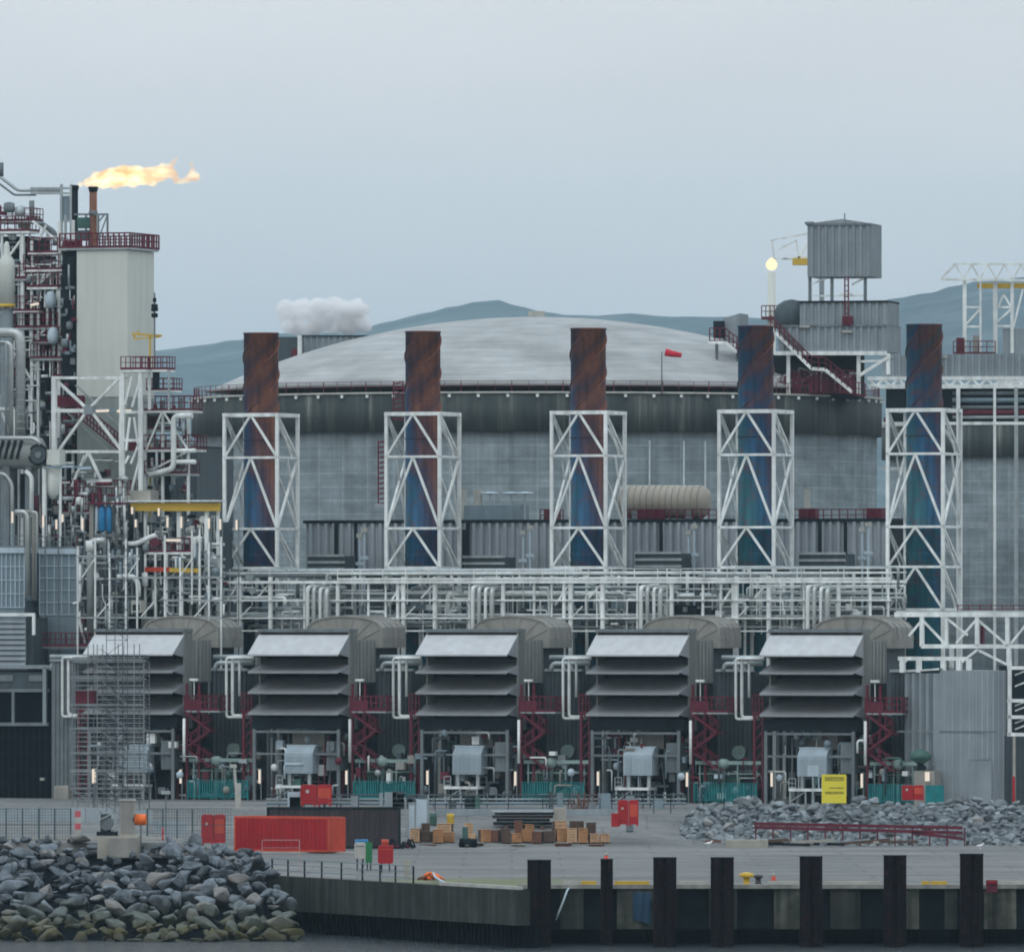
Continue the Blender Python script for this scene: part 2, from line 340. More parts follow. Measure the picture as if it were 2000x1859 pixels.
def rock_mat(name, c1, c2, weed=True):
    m, nt, b = new_mat(name, .7, 0, .35)
    p = worldpos(nt); q = xyz(nt, p); oi = nt.nodes.new('ShaderNodeObjectInfo')
    n = noise(nt, p, 1.3, 8, .7); n2 = noise(nt, scaled(nt, p, (1, 1, 3)), .5, 5); geo = nt.nodes.new('ShaderNodeNewGeometry')
    c = mix(nt, maprange(nt, n, .4, .62, 0, 1), c1, c2)
    rnd = mathn(nt, 'ADD', mathn(nt, 'MULTIPLY', oi.outputs['Random'], .5), mathn(nt, 'MULTIPLY', geo.outputs['Random Per Island'], .5))
    c = mix(nt, 1.0, c, maprange(nt, rnd, 0, 1, .42, 1.75), 'MULTIPLY')
    c = mix(nt, maprange(nt, oi.outputs['Random'], .8, .82, 0, .55), c, (.25, .22, .185))
    if weed:
        lvl = mathn(nt, 'ADD', q[2], mathn(nt, 'MULTIPLY', mathn(nt, 'SUBTRACT', n2, .5), 2.6))
        c = mix(nt, maprange(nt, lvl, -1.2, -2.3, 0, .55), c, (.065, .075, .035))
        k = mathn(nt, 'MULTIPLY', maprange(nt, lvl, -2.4, -3.2, 0, 1), maprange(nt, noise(nt, p, .8, 4), .42, .58, .45, 1.0))
        c = mix(nt, k, c, (.062, .055, .012))
        c = mix(nt, maprange(nt, q[2], -3.3, -4.1, 0, .9), c, (.012, .014, .012))
    nt.links.new(c, b.inputs['Base Color'])
    bp = nt.nodes.new('ShaderNodeBump'); bp.inputs['Strength'].default_value = .55; bp.inputs['Distance'].default_value = .12
    nt.links.new(noise(nt, p, 2.6, 9, .7), bp.inputs['Height']); nt.links.new(bp.outputs[0], b.inputs['Normal']); return m
def water_mat():
    m, nt, b = new_mat('sea_water', .12, 0, .5); b.inputs['Base Color'].default_value = (.012, .024, .03, 1)
    p = worldpos(nt); bp = nt.nodes.new('ShaderNodeBump'); bp.inputs['Strength'].default_value = 1.0; bp.inputs['Distance'].default_value = 1.2
    nt.links.new(noise(nt, scaled(nt, p, (1, .5, 1)), .9, 6), bp.inputs['Height']); nt.links.new(bp.outputs[0], b.inputs['Normal']); return m
def ground_mat():
    m, nt, b = new_mat('yard_surface', .9, 0, .2)
    p = worldpos(nt); q = xyz(nt, p)
    n = noise(nt, scaled(nt, p, (.25, 1.0, 1)), .12, 8, .65); n2 = noise(nt, p, .7, 7, .7)
    c = rampn(nt, n, [(.3, (.11,.118,.118)), (.5, (.185,.188,.182)), (.7, (.265,.262,.25))])
    c = mix(nt, 1.0, c, maprange(nt, n2, .3, .7, .78, 1.2), 'MULTIPLY'); wet = noise(nt, scaled(nt, p, (.12, .5, 1)), .35, 5); c = mix(nt, 1.0, c, maprange(nt, wet, .52, .62, 1, .72), 'MULTIPLY'); nt.links.new(maprange(nt, wet, .52, .64, .9, .45), b.inputs['Roughness'])
    br = nt.nodes.new('ShaderNodeTexBrick'); nt.links.new(p, br.inputs['Vector']); br.inputs['Scale'].default_value = 1; br.inputs['Brick Width'].default_value = 7.5; br.inputs['Row Height'].default_value = 9.0; br.inputs['Mortar Size'].default_value = .16; br.inputs['Mortar Smooth'].default_value = .6
    br.inputs['Color1'].default_value = (1,1,1,1); br.inputs['Color2'].default_value = (.86,.87,.88,1); br.inputs['Mortar'].default_value = (.66,.66,.66,1); c = mix(nt, .7, c, br.outputs[0], 'MULTIPLY')
    c = mix(nt, maprange(nt, noise(nt, scaled(nt, p, (.5, .22, 1)), 1.1, 6, .75), .60, .70, 0, .75), c, (.05,.052,.052))
    c = mix(nt, maprange(nt, noise(nt, scaled(nt, p, (.03, 1.4, 1)), 1.0, 4), .58, .66, 0, .4), c, (.09,.095,.095))
    grass = mathn(nt, 'MULTIPLY', mathn(nt, 'MULTIPLY', maprange(nt, q[1], 725, 716, 0, 1), maprange(nt, q[0], -11, -7, 0, 1)), mathn(nt, 'MULTIPLY', maprange(nt, q[0], 6.5, 2, 0, 1), maprange(nt, noise(nt, p, .55, 6), .38, .6, .1, 1)))
    c = mix(nt, grass, c, (.15, .165, .045)); nt.links.new(c, b.inputs['Base Color']); return m
M.update(tank=tank_wall_mat(), band=tank_band_mat(), dome=dome_mat(), hill=hill_mat(), rockw=rock_mat('sea_rock', (.155,.182,.205), (.052,.067,.078)),
         rockl=rock_mat('berm_rock', (.235,.265,.28), (.11,.13,.14), False), water=water_mat(), ground=ground_mat())

# ------------------------------------------------------------------ sea, ground, hills
WLEV = -4.0
tag(MB().add([(-3000,-400,WLEV),(3000,-400,WLEV),(3000,760,WLEV),(-3000,760,WLEV)], [(0,1,2,3)]).build('sea', M['water']), kind='structure')
def sm(t): t = max(0., min(1., t)); return t*t*(3-2*t)
XW0, YW0, XW1, YW1 = PX(521, 728), 728.0, PX(1010, 690), 690.0      # the slanting concrete wall, plan
YQ = 700.0                                                          # front of the quay
def yfront(x):
    if x < XW0: return 733.0
    if x <= XW1: return YW0 + (YW1-YW0)*(x-XW0)/(XW1-XW0)
    return YQ
XB = PX(1318, 826)
def gz(x, y):
    a = sm((-(18.2 + max(0, y-733)*.105) - x)/5.5); b = sm((y-814)/24) if x < XB-4 else sm((y-829)/9)*sm((x-XB+4)/4) + sm((y-814)/24)*(1-sm((x-XB+4)/4))
    return G * max(a, b)
def terrain():
    xs = [-2500, -900, -500, -250, -140, -100] + [-60 + 2*i for i in range(18)] + [-26+.8*i for i in range(11)] + [XW0-.02, XW0+.02]
    xs += [-14, -10, -6, -3, XW1-.001, XW1+.001, 4, 10, 20, 35, 50, 80, 120, 250, 500, 900, 2500]; xs = sorted(set(xs))
    ts = [-.02, 0, .5, 2, 5, 10] + [16 + 3.5*i for i in range(40)] + [170, 220, 400, 900, 2000, 4000, 7500]
    vs = []; n = len(ts)
    for x in xs:
        yf = yfront(x)
        for t in ts:
            y = yf + t if t < 200 else 700 + t
            vs.append((x, yf + .02 if t < 0 else y, -6.0 if t < 0 and x < XW0 else gz(x, y)))
    fs = [(i*n+j, (i+1)*n+j, (i+1)*n+j+1, i*n+j+1) for i in range(len(xs)-1) for j in range(n-1)]
    mb = MB(); mb.add(vs, fs, True); return mb
tag(terrain().build('ground', M['ground']), kind='structure')

def ridge(name, prof, y0, y1, seed, rough):
    """a range of hills: the skyline profile (photo columns/rows read at the crest) gives the crest heights"""
    rnd = random.Random(seed); pts = sorted((PX(a, y1), PZ(b, y1)) for a, b in prof)
    from mathutils import noise as mn
    nx, ny = 150, 34; vs = []; xa, xb = pts[0][0], pts[-1][0]
    for i in range(nx+1):
        x = xa + (xb-xa)*i/nx
        k = max(j for j in range(len(pts)-1) if pts[j][0] <= x + 1e-6); (x0, h0), (x1, h1) = pts[k], pts[k+1]
        t = (x-x0)/(x1-x0); h = h0 + (h1-h0)*sm(t)
        for j in range(ny+1):
            s = j/ny; y = y0 + (y1-y0)*1.6*s; q = s*1.6
            f = sm(q) if q <= 1 else 1 - .5*sm((q-1)/.6)
            nn = mn.fractal(Vector((x*.003+seed, y*.002, 0)), 1.0, 2.1, 6)
            vs.append((x, y, -2 + (h+2)*f*(1+.0*nn) + nn*rough*min(1, q*1.3)*(.35 if .9 < q < 1.1 else 1)))
    fs = [(i*(ny+1)+j, (i+1)*(ny+1)+j, (i+1)*(ny+1)+j+1, i*(ny+1)+j+1) for i in range(nx) for j in range(ny)]
    o = MB().add(vs, fs, True).build(name, M['hill']); return tag(o, kind='structure')
ridge('hill', [(-900,720),(-300,706),(200,696),(330,688),(400,679),(460,669),(560,655),(650,650),(720,640),(760,628),(830,612),(880,600),(930,590),(975,587),(1010,598),(1050,611),(1120,615),(1250,621),(1400,625),(1560,628),(1800,640),(2300,660),(2900,690)], 9800, 13000, 3, 22)
ridge('hill', [(1150,700),(1400,655),(1520,622),(1600,606),(1700,592),(1740,584),(1800,573),(1850,560),(1900,551),(2000,540),(2200,520),(2600,560),(3000,600)], 8600, 11500, 11, 20)

# ------------------------------------------------------------------ air
HAZE = bpy.data.materials.new('haze_air'); nt, N, L = nodes_of(HAZE); nt.nodes.clear()
o_ = N('ShaderNodeOutputMaterial'); pv = N('ShaderNodeVolumePrincipled'); pv.inputs['Color'].default_value = (.62, .88, 1.0, 1)
pv.inputs['Density'].default_value = 0.000042; pv.inputs['Anisotropy'].default_value = 0.0; L(pv.outputs[0], o_.inputs['Volume'])
tag(MB().box(-6500, 6500, -420, 20500, -6.0, 900).build('haze', HAZE), kind='stuff')

# ------------------------------------------------------------------ rocks
def rock_mesh(name, seed, m, el=(1, .75, .62)):
    rnd = random.Random(seed); bm = bmesh.new()
    for i in range(rnd.randint(11, 17)):
        v = Vector((rnd.gauss(0,1), rnd.gauss(0,1), rnd.gauss(0,1))).normalized() * rnd.uniform(.86, 1.06)
        bm.verts.new((v.x*el[0]*.5, v.y*el[1]*.5, v.z*el[2]*.5))
    r = bmesh.ops.convex_hull(bm, input=list(bm.verts))
    bmesh.ops.delete(bm, geom=[g for g in r['geom_interior'] if isinstance(g, bmesh.types.BMVert)], context='VERTS')
    bmesh.ops.bevel(bm, geom=list(bm.edges), offset=.03, segments=1, affect='EDGES')
    me = bpy.data.meshes.new(name); bm.to_mesh(me); bm.free(); me.materials.append(m); return me
RK = [rock_mesh('boulder', 100+i, M['rockw'], (1, random.uniform(.6,.95), random.uniform(.5,.75))) for i in range(18)]
RL = [rock_mesh('boulder', 300+i, M['rockl'], (1, random.uniform(.6,.95), random.uniform(.5,.8))) for i in range(12)]
def place_rock(me, p, s, label, group, rot=None):
    o = bpy.data.objects.new('boulder', me); col.objects.link(o); o.location = p
    o.rotation_euler = rot or (random.uniform(-.55,.55), random.uniform(-.5,.5), random.uniform(0, 6.28)); o.scale = (s*random.uniform(.9,1.35), s*random.uniform(.85,1.1), s*random.uniform(.85,1.15))
    return tag(o, label, 'boulder', group)
# the bank under the sea rocks, coloured black as shade in their gaps
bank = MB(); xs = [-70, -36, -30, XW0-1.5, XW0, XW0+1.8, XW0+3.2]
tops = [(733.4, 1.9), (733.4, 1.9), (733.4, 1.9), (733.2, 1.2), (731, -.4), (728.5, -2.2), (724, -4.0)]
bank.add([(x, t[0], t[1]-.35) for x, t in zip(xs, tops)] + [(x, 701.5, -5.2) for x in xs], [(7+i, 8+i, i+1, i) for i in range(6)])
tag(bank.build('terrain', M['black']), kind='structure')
fill = MB(); rnd = random.Random(55)
for k in range(210):
    t = rnd.random()**.8; x = rnd.uniform(-37, XW0 + 2.6 - 4.6*t**1.3); me = rnd.choice(RK); s_ = rnd.uniform(.7, 1.5)
    mt = Matrix.LocRotScale(Vector((x, 703+30*t, -4.65+6.65*t+rnd.uniform(-.2,.1))), Matrix.Rotation(rnd.uniform(0,6.28), 3, 'Z') @ Matrix.Rotation(rnd.uniform(-.6,.6), 3, 'X'), Vector((s_*1.2, s_, s_)))
    fill.add([mt @ v.co for v in me.vertices], [tuple(p.vertices) for p in me.polygons])
rows = 17; sea = []
for r in range(rows):
    t = r/(rows-1); y = 702.5 + 30.5*t; z = -4.35 + 6.75*t; xr = XW0 + 3.4 - 4.6*t**1.3; x = -38 + random.uniform(0, 1)
    while x < xr:
        s = random.choice((.8, 1.0, 1.2, 1.45, 1.7, 2.0, 2.3)) * (1.1 - .16*t)
        zz = z if r < rows-1 else min(z, gz(x, 735) + .05)
        if t > .70 and PX(176,731) < x < PX(284,731): x += s*.8; continue
        if x > XW0 - 4 and t > .75: zz -= (x-(XW0-4))*.2
        sea.append((x + random.uniform(-.2,.2), y + random.uniform(-.4,.4), zz + random.uniform(-.2,.2), s)); x += s*random.uniform(.72, .98)
seen = sorted([c for c in sea if c[0] > -37.2], key=lambda c: -c[3]); own = set(map(id, seen[:262])); nsea = 262
for c in sea:
    if id(c) in own: place_rock(random.choice(RK), c[:3], c[3], 'grey angular boulder in the riprap bank sloping into the sea', 'boulders of the riprap sea bank')
    else:
        me = random.choice(RK); mt = Matrix.LocRotScale(Vector(c[:3]), Matrix.Rotation(random.uniform(0,6.28), 3, 'Z') @ Matrix.Rotation(random.uniform(-.5,.5), 3, 'X'), Vector((c[3]*1.15, c[3], c[3])))
        fill.add([mt @ v.co for v in me.vertices], [tuple(p.vertices) for p in me.polygons])
tag(fill.build('rubble', M['rockw']), 'smaller dark stones wedged between the big boulders of the sea bank', 'rubble', kind='stuff')
# the stone berm between quay yard and plant
def berm_top(x): return 3.5 + .25*math.sin(x*.7) + .35*sm((x-38)/8)
bx0, bx1 = PX(1318, 826), 56.0
bb = MB(); nn = 24; ln = [bx0 + 1 + (bx1-bx0)*i/nn for i in range(nn+1)]
bb.add([(x, 823.5, -.2) for x in ln] + [(x, 833, (berm_top(x)-.55)*sm((x-bx0)/3+.25)) for x in ln] + [(x, 838, 1.6) for x in ln],
       [(i, i+1, nn+2+i, nn+1+i) for i in range(nn)] + [(nn+1+i, nn+2+i, 2*nn+3+i, 2*nn+2+i) for i in range(nn)])
tag(bb.build('terrain', M['rockl']), kind='structure')
cand = []
for r in range(12):
    t = r/11; x = bx0 + random.uniform(0, .6) + 1.2*t
    while x < bx1:
        s = random.choice((.55, .7, .8, .9, 1.05, 1.3)) * (1.15 if x < bx0+5 else 1)
        cand.append((x, 823.3 + 9.6*t + random.uniform(-.3,.3), (-.1 + (berm_top(x)-.1)*t)*min(1, .35+(x-bx0)/3.2) + random.uniform(-.1,.1), s)); x += s*random.uniform(.85, 1.1)
vis = [c for c in cand if c[0] < 43.5]
big = sorted(vis, key=lambda c: -c[3])[:max(30, 310-nsea)]; bigset = set(map(id, big))
for c in big:
    place_rock(random.choice(RL), c[:3], c[3], 'pale grey stone in the low berm between quay yard and plant', 'stones of the berm')
rest = MB()
for c in cand:
    if id(c) in bigset: continue
    me = random.choice(RL); mt = Matrix.LocRotScale(Vector(c[:3]), Matrix.Rotation(random.uniform(0,6.28), 3, 'Z') @ Matrix.Rotation(random.uniform(-.5,.5), 3, 'X'), Vector((c[3]*1.15, c[3], c[3])))
    rest.add([mt @ v.co for v in me.vertices], [tuple(p.vertices) for p in me.polygons])
tag(rest.build('rubble', M['rockl']), 'smaller loose stones filling the grey stone berm', 'rubble', kind='stuff')

# ------------------------------------------------------------------ quay
WL = Fr(XW0, YW0, 0, math.atan2(YW0-YW1, XW1-XW0)); wl = math.hypot(XW1-XW0, YW1-YW0)
t = thing('concrete_wall', 'slanting stained concrete sea wall beside the riprap, with a steel handrail above', 'sea wall', WL)
MB().box(-.5, wl, -.02, 1.0, -2.45, .03).build('wall_beam', M['conc'], t)
mb = MB()
for i in range(60): mb.box(-.5+i*wl/60, -.5+(i+.55)*wl/60, .9, 1.3, -5.4, -2.4)
mb.box(-.6, wl+.2, 1.3, 1.5, -5.4, -2.4); mb.build('sheet_piling', M['black'], t)
MB().box(wl*.70, wl, .0, .45, .034, .26).build('kerb', M['kerb'], t)
t = thing('quay_edge', 'quay front of stained concrete panels behind the dark steel piles', 'quay')
q1 = 60.0; mb = MB(); pale = MB(); rec = MB()
PALE = mat('quay_concrete_pale', (.085,.088,.072), .85, 0, .5, .4, .75, .3, c2=(.05,.06,.045))
edges = sorted([XW1+.02] + [PX(p, YQ) for p in (1095, 1140, 1205, 1322, 1385, 1440, 1512, 1562, 1622, 1680, 1728, 1795, 1845, 1870, 1922, 1985)] + [q1])
for i in range(len(edges)-1):
    a, b_ = edges[i], edges[i+1]
    if i % 2 == 0: MB().box(a, b_, YQ+.9, YQ+1.1, -3.0, -.02).build('recess', M['dark'], t)
    else: MB().box(a, b_, YQ, YQ+1.0, -3.0, -.02).build('wall_panel', M['conc'] if i % 4 == 1 else PALE, t)
MB().box(XW1, q1, YQ-.2, YQ+.9, -.16, .12).build('cope_beam', M['cope'], t)
mb = MB()
for i in range(90): mb.box(XW1+i*.66, XW1+i*.66+.36, YQ+1.6, YQ+2.0, -5.4, -3.0)
mb.box(XW1, q1, YQ+2, YQ+2.2, -5.4, -2.9); mb.box(XW1, q1, YQ+.2, YQ+2.2, -3.15, -3.0); mb.build('sheet_piling', M['black'], t)
# bright kerb stones with yellow paint
for k, (a, b_, m) in enumerate(((1135,1165,'yellow'), (1200,1268,'yellow'), (1100,1130,'kerb'), (1325,1384,'kerb'), (1500,1560,'kerb'), (1610,1720,'kerb'), (1800,1815,'yellow'), (1818,1850,'yellow'), (1930,2010,'kerb'))):
    single(MB().box(PX(a,YQ), PX(b_,YQ), YQ-.05, YQ+.45, .125, .36), 'kerb_block', M[m],
           f"{'yellow painted' if m=='yellow' else 'pale grey'} kerb block on the quay edge, " + ('between the two piles by the rope', 'just past the slim pile', 'beside the pile with the blue rope', 'between third and fourth pile', 'before the fifth pile', 'between fifth and sixth pile', 'short one before the last pile', 'long one before the last pile', 'beyond the last pile')[k], 'kerb')
for x, y in ((1310, 0), (1655, 0), (1905, 0)): pass
# fender piles
piles = [(1030,1076,1680), (1173,1197,1678), (1276,1321,1675), (1388,1433,1675), (1562,1606,1673), (1726,1770,1671), (1875,1920,1668)]
words = ['next to the slanting wall end', 'slim one with a cone behind it', 'third along the quay', 'with the yellow bollard behind it', 'fifth along the quay', 'in front of the pale kerb', 'next to the red ladder box']
for i, (a, b_, yt) in enumerate(piles):
    Yp = 693.5 if i != 1 else 697.5
    x0, x1 = PX(a, Yp), PX(b_, Yp); zt = PZ(yt, Yp); w = x1-x0
    t = thing('fender_pile', f"dark steel fender pile rising above the quay edge, {words[i]}", 'pile', WF, ((x0+x1)/2, Yp, -5.5), 'dark fender piles along the quay')
    mb = MB(); c = (x0+x1)/2; r = w/2
    pts = [(-1,-.35),(-.62,-.62),(-.18,-.62),(-.08,-.38),(.08,-.38),(.18,-.62),(.62,-.62),(1,-.35),(1,.35),(.6,.6),(-.6,.6),(-1,.35)]
    n = len(pts); mb.add([(c+p[0]*r, Yp+p[1]*r, -5.5) for p in pts] + [(c+p[0]*r, Yp+p[1]*r, zt) for p in pts], [tuple(range(n,2*n))] + [(k,(k+1)%n,n+(k+1)%n,n+k) for k in range(n)])
    mb.build('pile_shaft', M['pile'], t)
    MB().box(c-r*1.03, c+r*1.03, Yp-r*.66, Yp+r*.64, zt+.003, zt+.06).build('cap_plate', M['dark'], t)
    if i != 1: MB().box(c-r*.7, c+r*.7, Yp+r*.6, YQ-.3, -1.3, -.7).build('fender_bracket', M['dark'], t)

# ------------------------------------------------------------------ storage tanks
def tank(px_l, px_r, Yc, ytop, label, dome_rise, lights):
    sc_ = F/Yc; X = ((px_l+px_r)/2-1000)/sc_; Rr = (px_r-px_l)/2/sc_; zt = 42.6
    fr = Fr(X, Yc, G, 0); H = zt - G
    t = thing('storage_tank', label, 'tank', fr)
    MB().lathe([(Rr-.55, 0), (Rr-.55, H-3.9)], n=160).build('tank_wall', M['tank'], t)
    MB().lathe([(Rr-.5, H-4.0), (Rr, H-3.95), (Rr, H-.0), (Rr-.8, H)], n=160).build('ring_beam', M['band'], t)
    MB().lathe([(Rr+.12, H+.002), (Rr+.12, H+.22), (Rr-1.9, H+.22)], n=160).build('rim_slab', M['kerb'], t)
    Rs = (Rr*Rr + dome_rise**2)/(2*dome_rise); pr = []
    for i in range(25):
        r = (Rr-1.6)*(1-i/24); pr.append((max(r, .05), H + .15 + math.sqrt(Rs*Rs-r*r) - (Rs-dome_rise)))
    MB().lathe(pr, n=120).build('dome', M['dome'], t)
    mb = MB(); n = 130
    for i in range(n):
        a = 2*math.pi*i/n; p = Vector((math.cos(a)*(Rr-.3), math.sin(a)*(Rr-.3), H+.22)); mb.bar(p, p+Vector((0,0,1.15)), .055 if i % 3 else .10)
        a2 = 2*math.pi*(i+1)/n; q = Vector((math.cos(a2)*(Rr-.3), math.sin(a2)*(Rr-.3), H+.22))
        for h in (1.15, .6): mb.bar(p+Vector((0,0,h)), q+Vector((0,0,h)), .055)
    mb.build('rim_railing', M['maroon'], t)
    for i in range(0, 76):
        a = 2*math.pi*i/76
        if lights[0] < 1500 and math.sin(a) < -.02: MB().cbox((math.cos(a)*(Rr+.22), math.sin(a)*(Rr+.22), H-.22), .3, .3, .3).build('bracket', M['white'], t)
    for px in lights:
        x = (px-1000)/(F/(Yc-Rr*.95)) - X; a = math.acos(max(-1, min(1, x/Rr))); q = Vector((math.cos(a), -math.sin(a)))
        MB().tube([(q.x*(Rr+.12), q.y*(Rr+.12), 12), (q.x*(Rr+.12), q.y*(Rr+.12), H-5)], .13, 6).build('riser_pipe', M['galv'], t)
    return t, fr, Rr, H
T1, TF, TR, THH = tank(374, 1722, 1100, 785, 'huge round concrete storage tank with shallow domed roof behind the five stacks', 9.1, (1268, 1335, 1377))
MB().box(-.9, .9, -.9, .9, THH+9.15, THH+9.9).build('roof_hatch', M['kerb'], T1)
T2, TF2, TR2, _ = tank(1722, 2896, 1262, 835, 'second round concrete tank half hidden behind the last stack', 9.1, (1990,))
MB().box(-36, -20, -33.5, -32.5, 27.4, 28.2).build('ledge', M['clad'], T2)
# stair tower on the big tank
t = thing('tank_stair', 'maroon ladder cage climbing the tank wall beside the second stack', 'stair', WF, (PX(752,1064), 1064, G))
mb = MB(); Yl = 1062.4
for a, b_, px in ((985, 860, 748), (820, 745, 778)):
    zt, zb = PZ(b_, Yl), PZ(a, Yl); x = PX(px, Yl)
    for dx in (-.5, .5): mb.bar((x+dx, Yl, zb), (x+dx, Yl, zt), .16)
    z = zb
    while z < zt: mb.bar((x-.5, Yl, z), (x+.5, Yl, z+.25), .12); mb.bar((x-.5,Yl-.5,z), (x+.5,Yl-.5,z), .1); z += .55
mb.build('cage_lattice', M['maroon'], t)
MB().box(PX(732,Yl), PX(758,Yl), Yl-1, Yl, PZ(990,Yl), PZ(984,Yl)).build('landing', M['galv'], t)
# windsock
x, Yw = PX(1292, 1066), 1064.0
t = thing('windsock', 'red windsock flying from a thin pole on the tank rim', 'windsock', WF, (x, Yw, PZ(768, Yw)))
MB().tube([(x, Yw, PZ(768,Yw)), (x, Yw, PZ(688,Yw))], .07, 6).build('pole', M['grey'], t)
MB().tube([(PX(1300,Yw), Yw, PZ(688,Yw)), (PX(1312,Yw), Yw-.1, PZ(691,Yw)), (PX(1331,Yw), Yw-.2, PZ(694,Yw))], [.42, .36, .24], 12).build('sock', mat('windsock_red', (.55,.02,.045), .7), t)
MB().bar((x, Yw, PZ(688,Yw)), (PX(1300,Yw), Yw, PZ(688,Yw)), .05).build('ring_bracket', M['grey'], t)

# ------------------------------------------------------------------ the five turbine units
US = [RF.u(p, 0) for p in (356, 680, 1010, 1345.5, 1687)]            # front corner of each intake house along the row
UN = ['beside the scaffold', 'second from the scaffold', 'middle of five', 'second from the silo', 'beside the silo']
def unit_copies(o, what, group):
    """o was built for the unit beside the silo; copies go to the other four"""
    o['label'] = f"{what}, {UN[4]}"; o['group'] = group
    for i in range(4):
        du = US[i] - US[4]; dup(o, (du*CS, -du*SN, 0), f"{what}, {UN[i]}")
def U(px, v=0): return RF.u(px, v)
def Zp(py, v=0, u=-4.): return RF.z(py, u, v)
W = 8.75; zt = Zp(1235); SB = 2.75                                   # intake house: width, top, awning depth
t = thing('intake_house', '', 'air intake', RF, (-W/2, 3, 0))
z4 = Zp(1398); MB().box(-W, -W+.12, SB+.02, SB+2.0, z4-1.4, zt).box(-.12, 0, SB+.02, SB+2.0, z4-1.4, zt).box(-W+.12, -.12, SB+1.9, SB+2.0, z4-1.4, zt).build('body', M['beige'], t)
MB().box(-W-.06, .06, SB-.1, SB+2.06, zt+.003, zt+.3).build('roof', M['grey'], t)
mb = MB()
for k in range(7): mb.box(-.003, .05, SB+.1+k*.3, SB+.16+k*.3, z4-1.3, zt-.1)
mb.build('side_rib', M['beige'], t)
tips = [Zp(1279), Zp(1314), Zp(1355), Zp(1397)]; roots = [zt-.25, tips[0]-.45, tips[1]-.5, tips[2]-.5]
for k in range(4):
    a, b_ = roots[k], tips[k]; pts = []
    mb = MB(); un = MB(); n = 5 if k else 1
    prof = []
    for i in range(n+1):
        q = i/n; dz = (a-b_)*(1-q); prof.append(((SB + (1.75 if k else 0))*(1-q), b_ + dz - (.12*math.sin(q*math.pi) if k else 0)))
    for i in range(n):
        (v0, h0), (v1, h1) = prof[i], prof[i+1]
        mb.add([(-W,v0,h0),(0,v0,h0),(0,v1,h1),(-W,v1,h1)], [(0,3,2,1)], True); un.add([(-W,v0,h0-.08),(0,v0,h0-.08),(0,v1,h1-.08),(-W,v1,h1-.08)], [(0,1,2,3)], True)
    mb.box(-W, 0, -.02, .05, b_-.14, b_); aw = mb.build('awning' if k == 0 else 'louvre_blade', M['panel'] if k == 0 else M['blade'], t); un.build('underside_shade', M['under'], aw)  # blades and undersides are coloured darker to deepen the louvre shade
    for u0 in (-W-.05, .004): MB().plate([(u0, SB, a if k == 0 else b_+(a-b_)*SB/(SB+1.75)), (u0, 0, b_), (u0, SB, b_-.3)], .045).build('end_plate', M['blade'], aw)
MB().box(-W+.13, -.13, SB+1.80, SB+1.88, z4-1.2, zt-.5).build('filter_wall', M['black'], t)  # black filter colour paints the deep shade behind the blades
MB().box(-W, 0, .9, SB, z4-1.35, z4-.35).build('dark_bottom_panel', M['dark'], t)  # dark box closing the recess below the lowest louvre
MB().box(-8.3, .12, SB+2.0, SB+6.4, Zp(1335, 5), Zp(1250, 5)).build('duct', M['beige'], t)
mb = MB()
for k in range(5): mb.box(.123, .19, SB+2.2+k*.95, SB+2.32+k*.95, Zp(1335,5), Zp(1252,5))
for k in range(3): mb.box(-.003, .06, SB+.4+k*.5, SB+.5+k*.5, z4-1.3, zt-.1)
mb.build('duct_rib', M['grey'], t)
for u0, v0 in ((-W+.3,.9), (-.3,.9), (-W+.3,SB+1.6), (-.3,SB+1.6)):
    MB().bar((u0, v0, 0), (u0, v0, z4-1.36), .28).build('leg', M['grey'], t)
mb = MB(); mb.bar((-W+.3,.9,4.2),(-.3,.9,4.2),.2); mb.bar((-W+.3,.9,z4-1.6),(-.3,.9,z4-1.6),.22)
mb.build('cross_beam', M['grey'], t)
t.location += Vector((-.95*CS, .95*SN, 0))
unit_copies(t, 'grey intake house with awning and three louvres', 'turbine intake houses')

# exhaust casing, arched
t = thing('exhaust_casing', '', 'exhaust duct', RF, (-3.6, 13, 0))
v0, v1 = 10., 16.; ub, ua = U(1788, v0)-2.1, U(1640, v0)-1.6; ua = ub - 7.4
zs, ztp = Zp(1248, v0), Zp(1204, v0); arc = []
for i in range(13):
    a = math.pi*i/12; arc.append(((ua+ub)/2 - math.cos(a)*(ub-ua)/2, zs + (ztp-zs)*math.sin(a)**.5))
pl = [(ua, Zp(1266, v0))] + arc + [(ub, Zp(1266, v0))]; n = len(pl)
mb = MB().add([(p[0], v0, p[1]) for p in pl] + [(p[0], v1, p[1]) for p in pl], [tuple(reversed(range(n)))[::-1], tuple(range(n,2*n))] + [((k+1)%n, k, n+k, n+(k+1)%n) for k in range(n)])
mb.build('arched_casing', M['beige'], t)
for vv in (v0-.06, v0+1.5, v0+3.0, v0+4.5, v1-.1):
    mb = MB()
    for k in range(1, n-2): mb.bar((pl[k][0], vv, pl[k][1]+.02), (pl[k+1][0], vv, pl[k+1][1]+.02), .13)
    mb.build('rib', M['beige'], t)
mb = MB(); cx = (ua+ub)/2
for k in range(2, n-1, 2): mb.bar((pl[k][0], v0-.03, pl[k][1]-.1), (cx, v0-.03, Zp(1268,v0)), .07)
mb.build('front_rib', M['beige'], t)
MB().box(ua+.6, ub-.8, v0+.6, v1, 0, Zp(1266, v0)-.003).build('lower_duct', M['cladd'], t)
unit_copies(t, 'beige arched exhaust casing behind the intake house', 'exhaust casings')

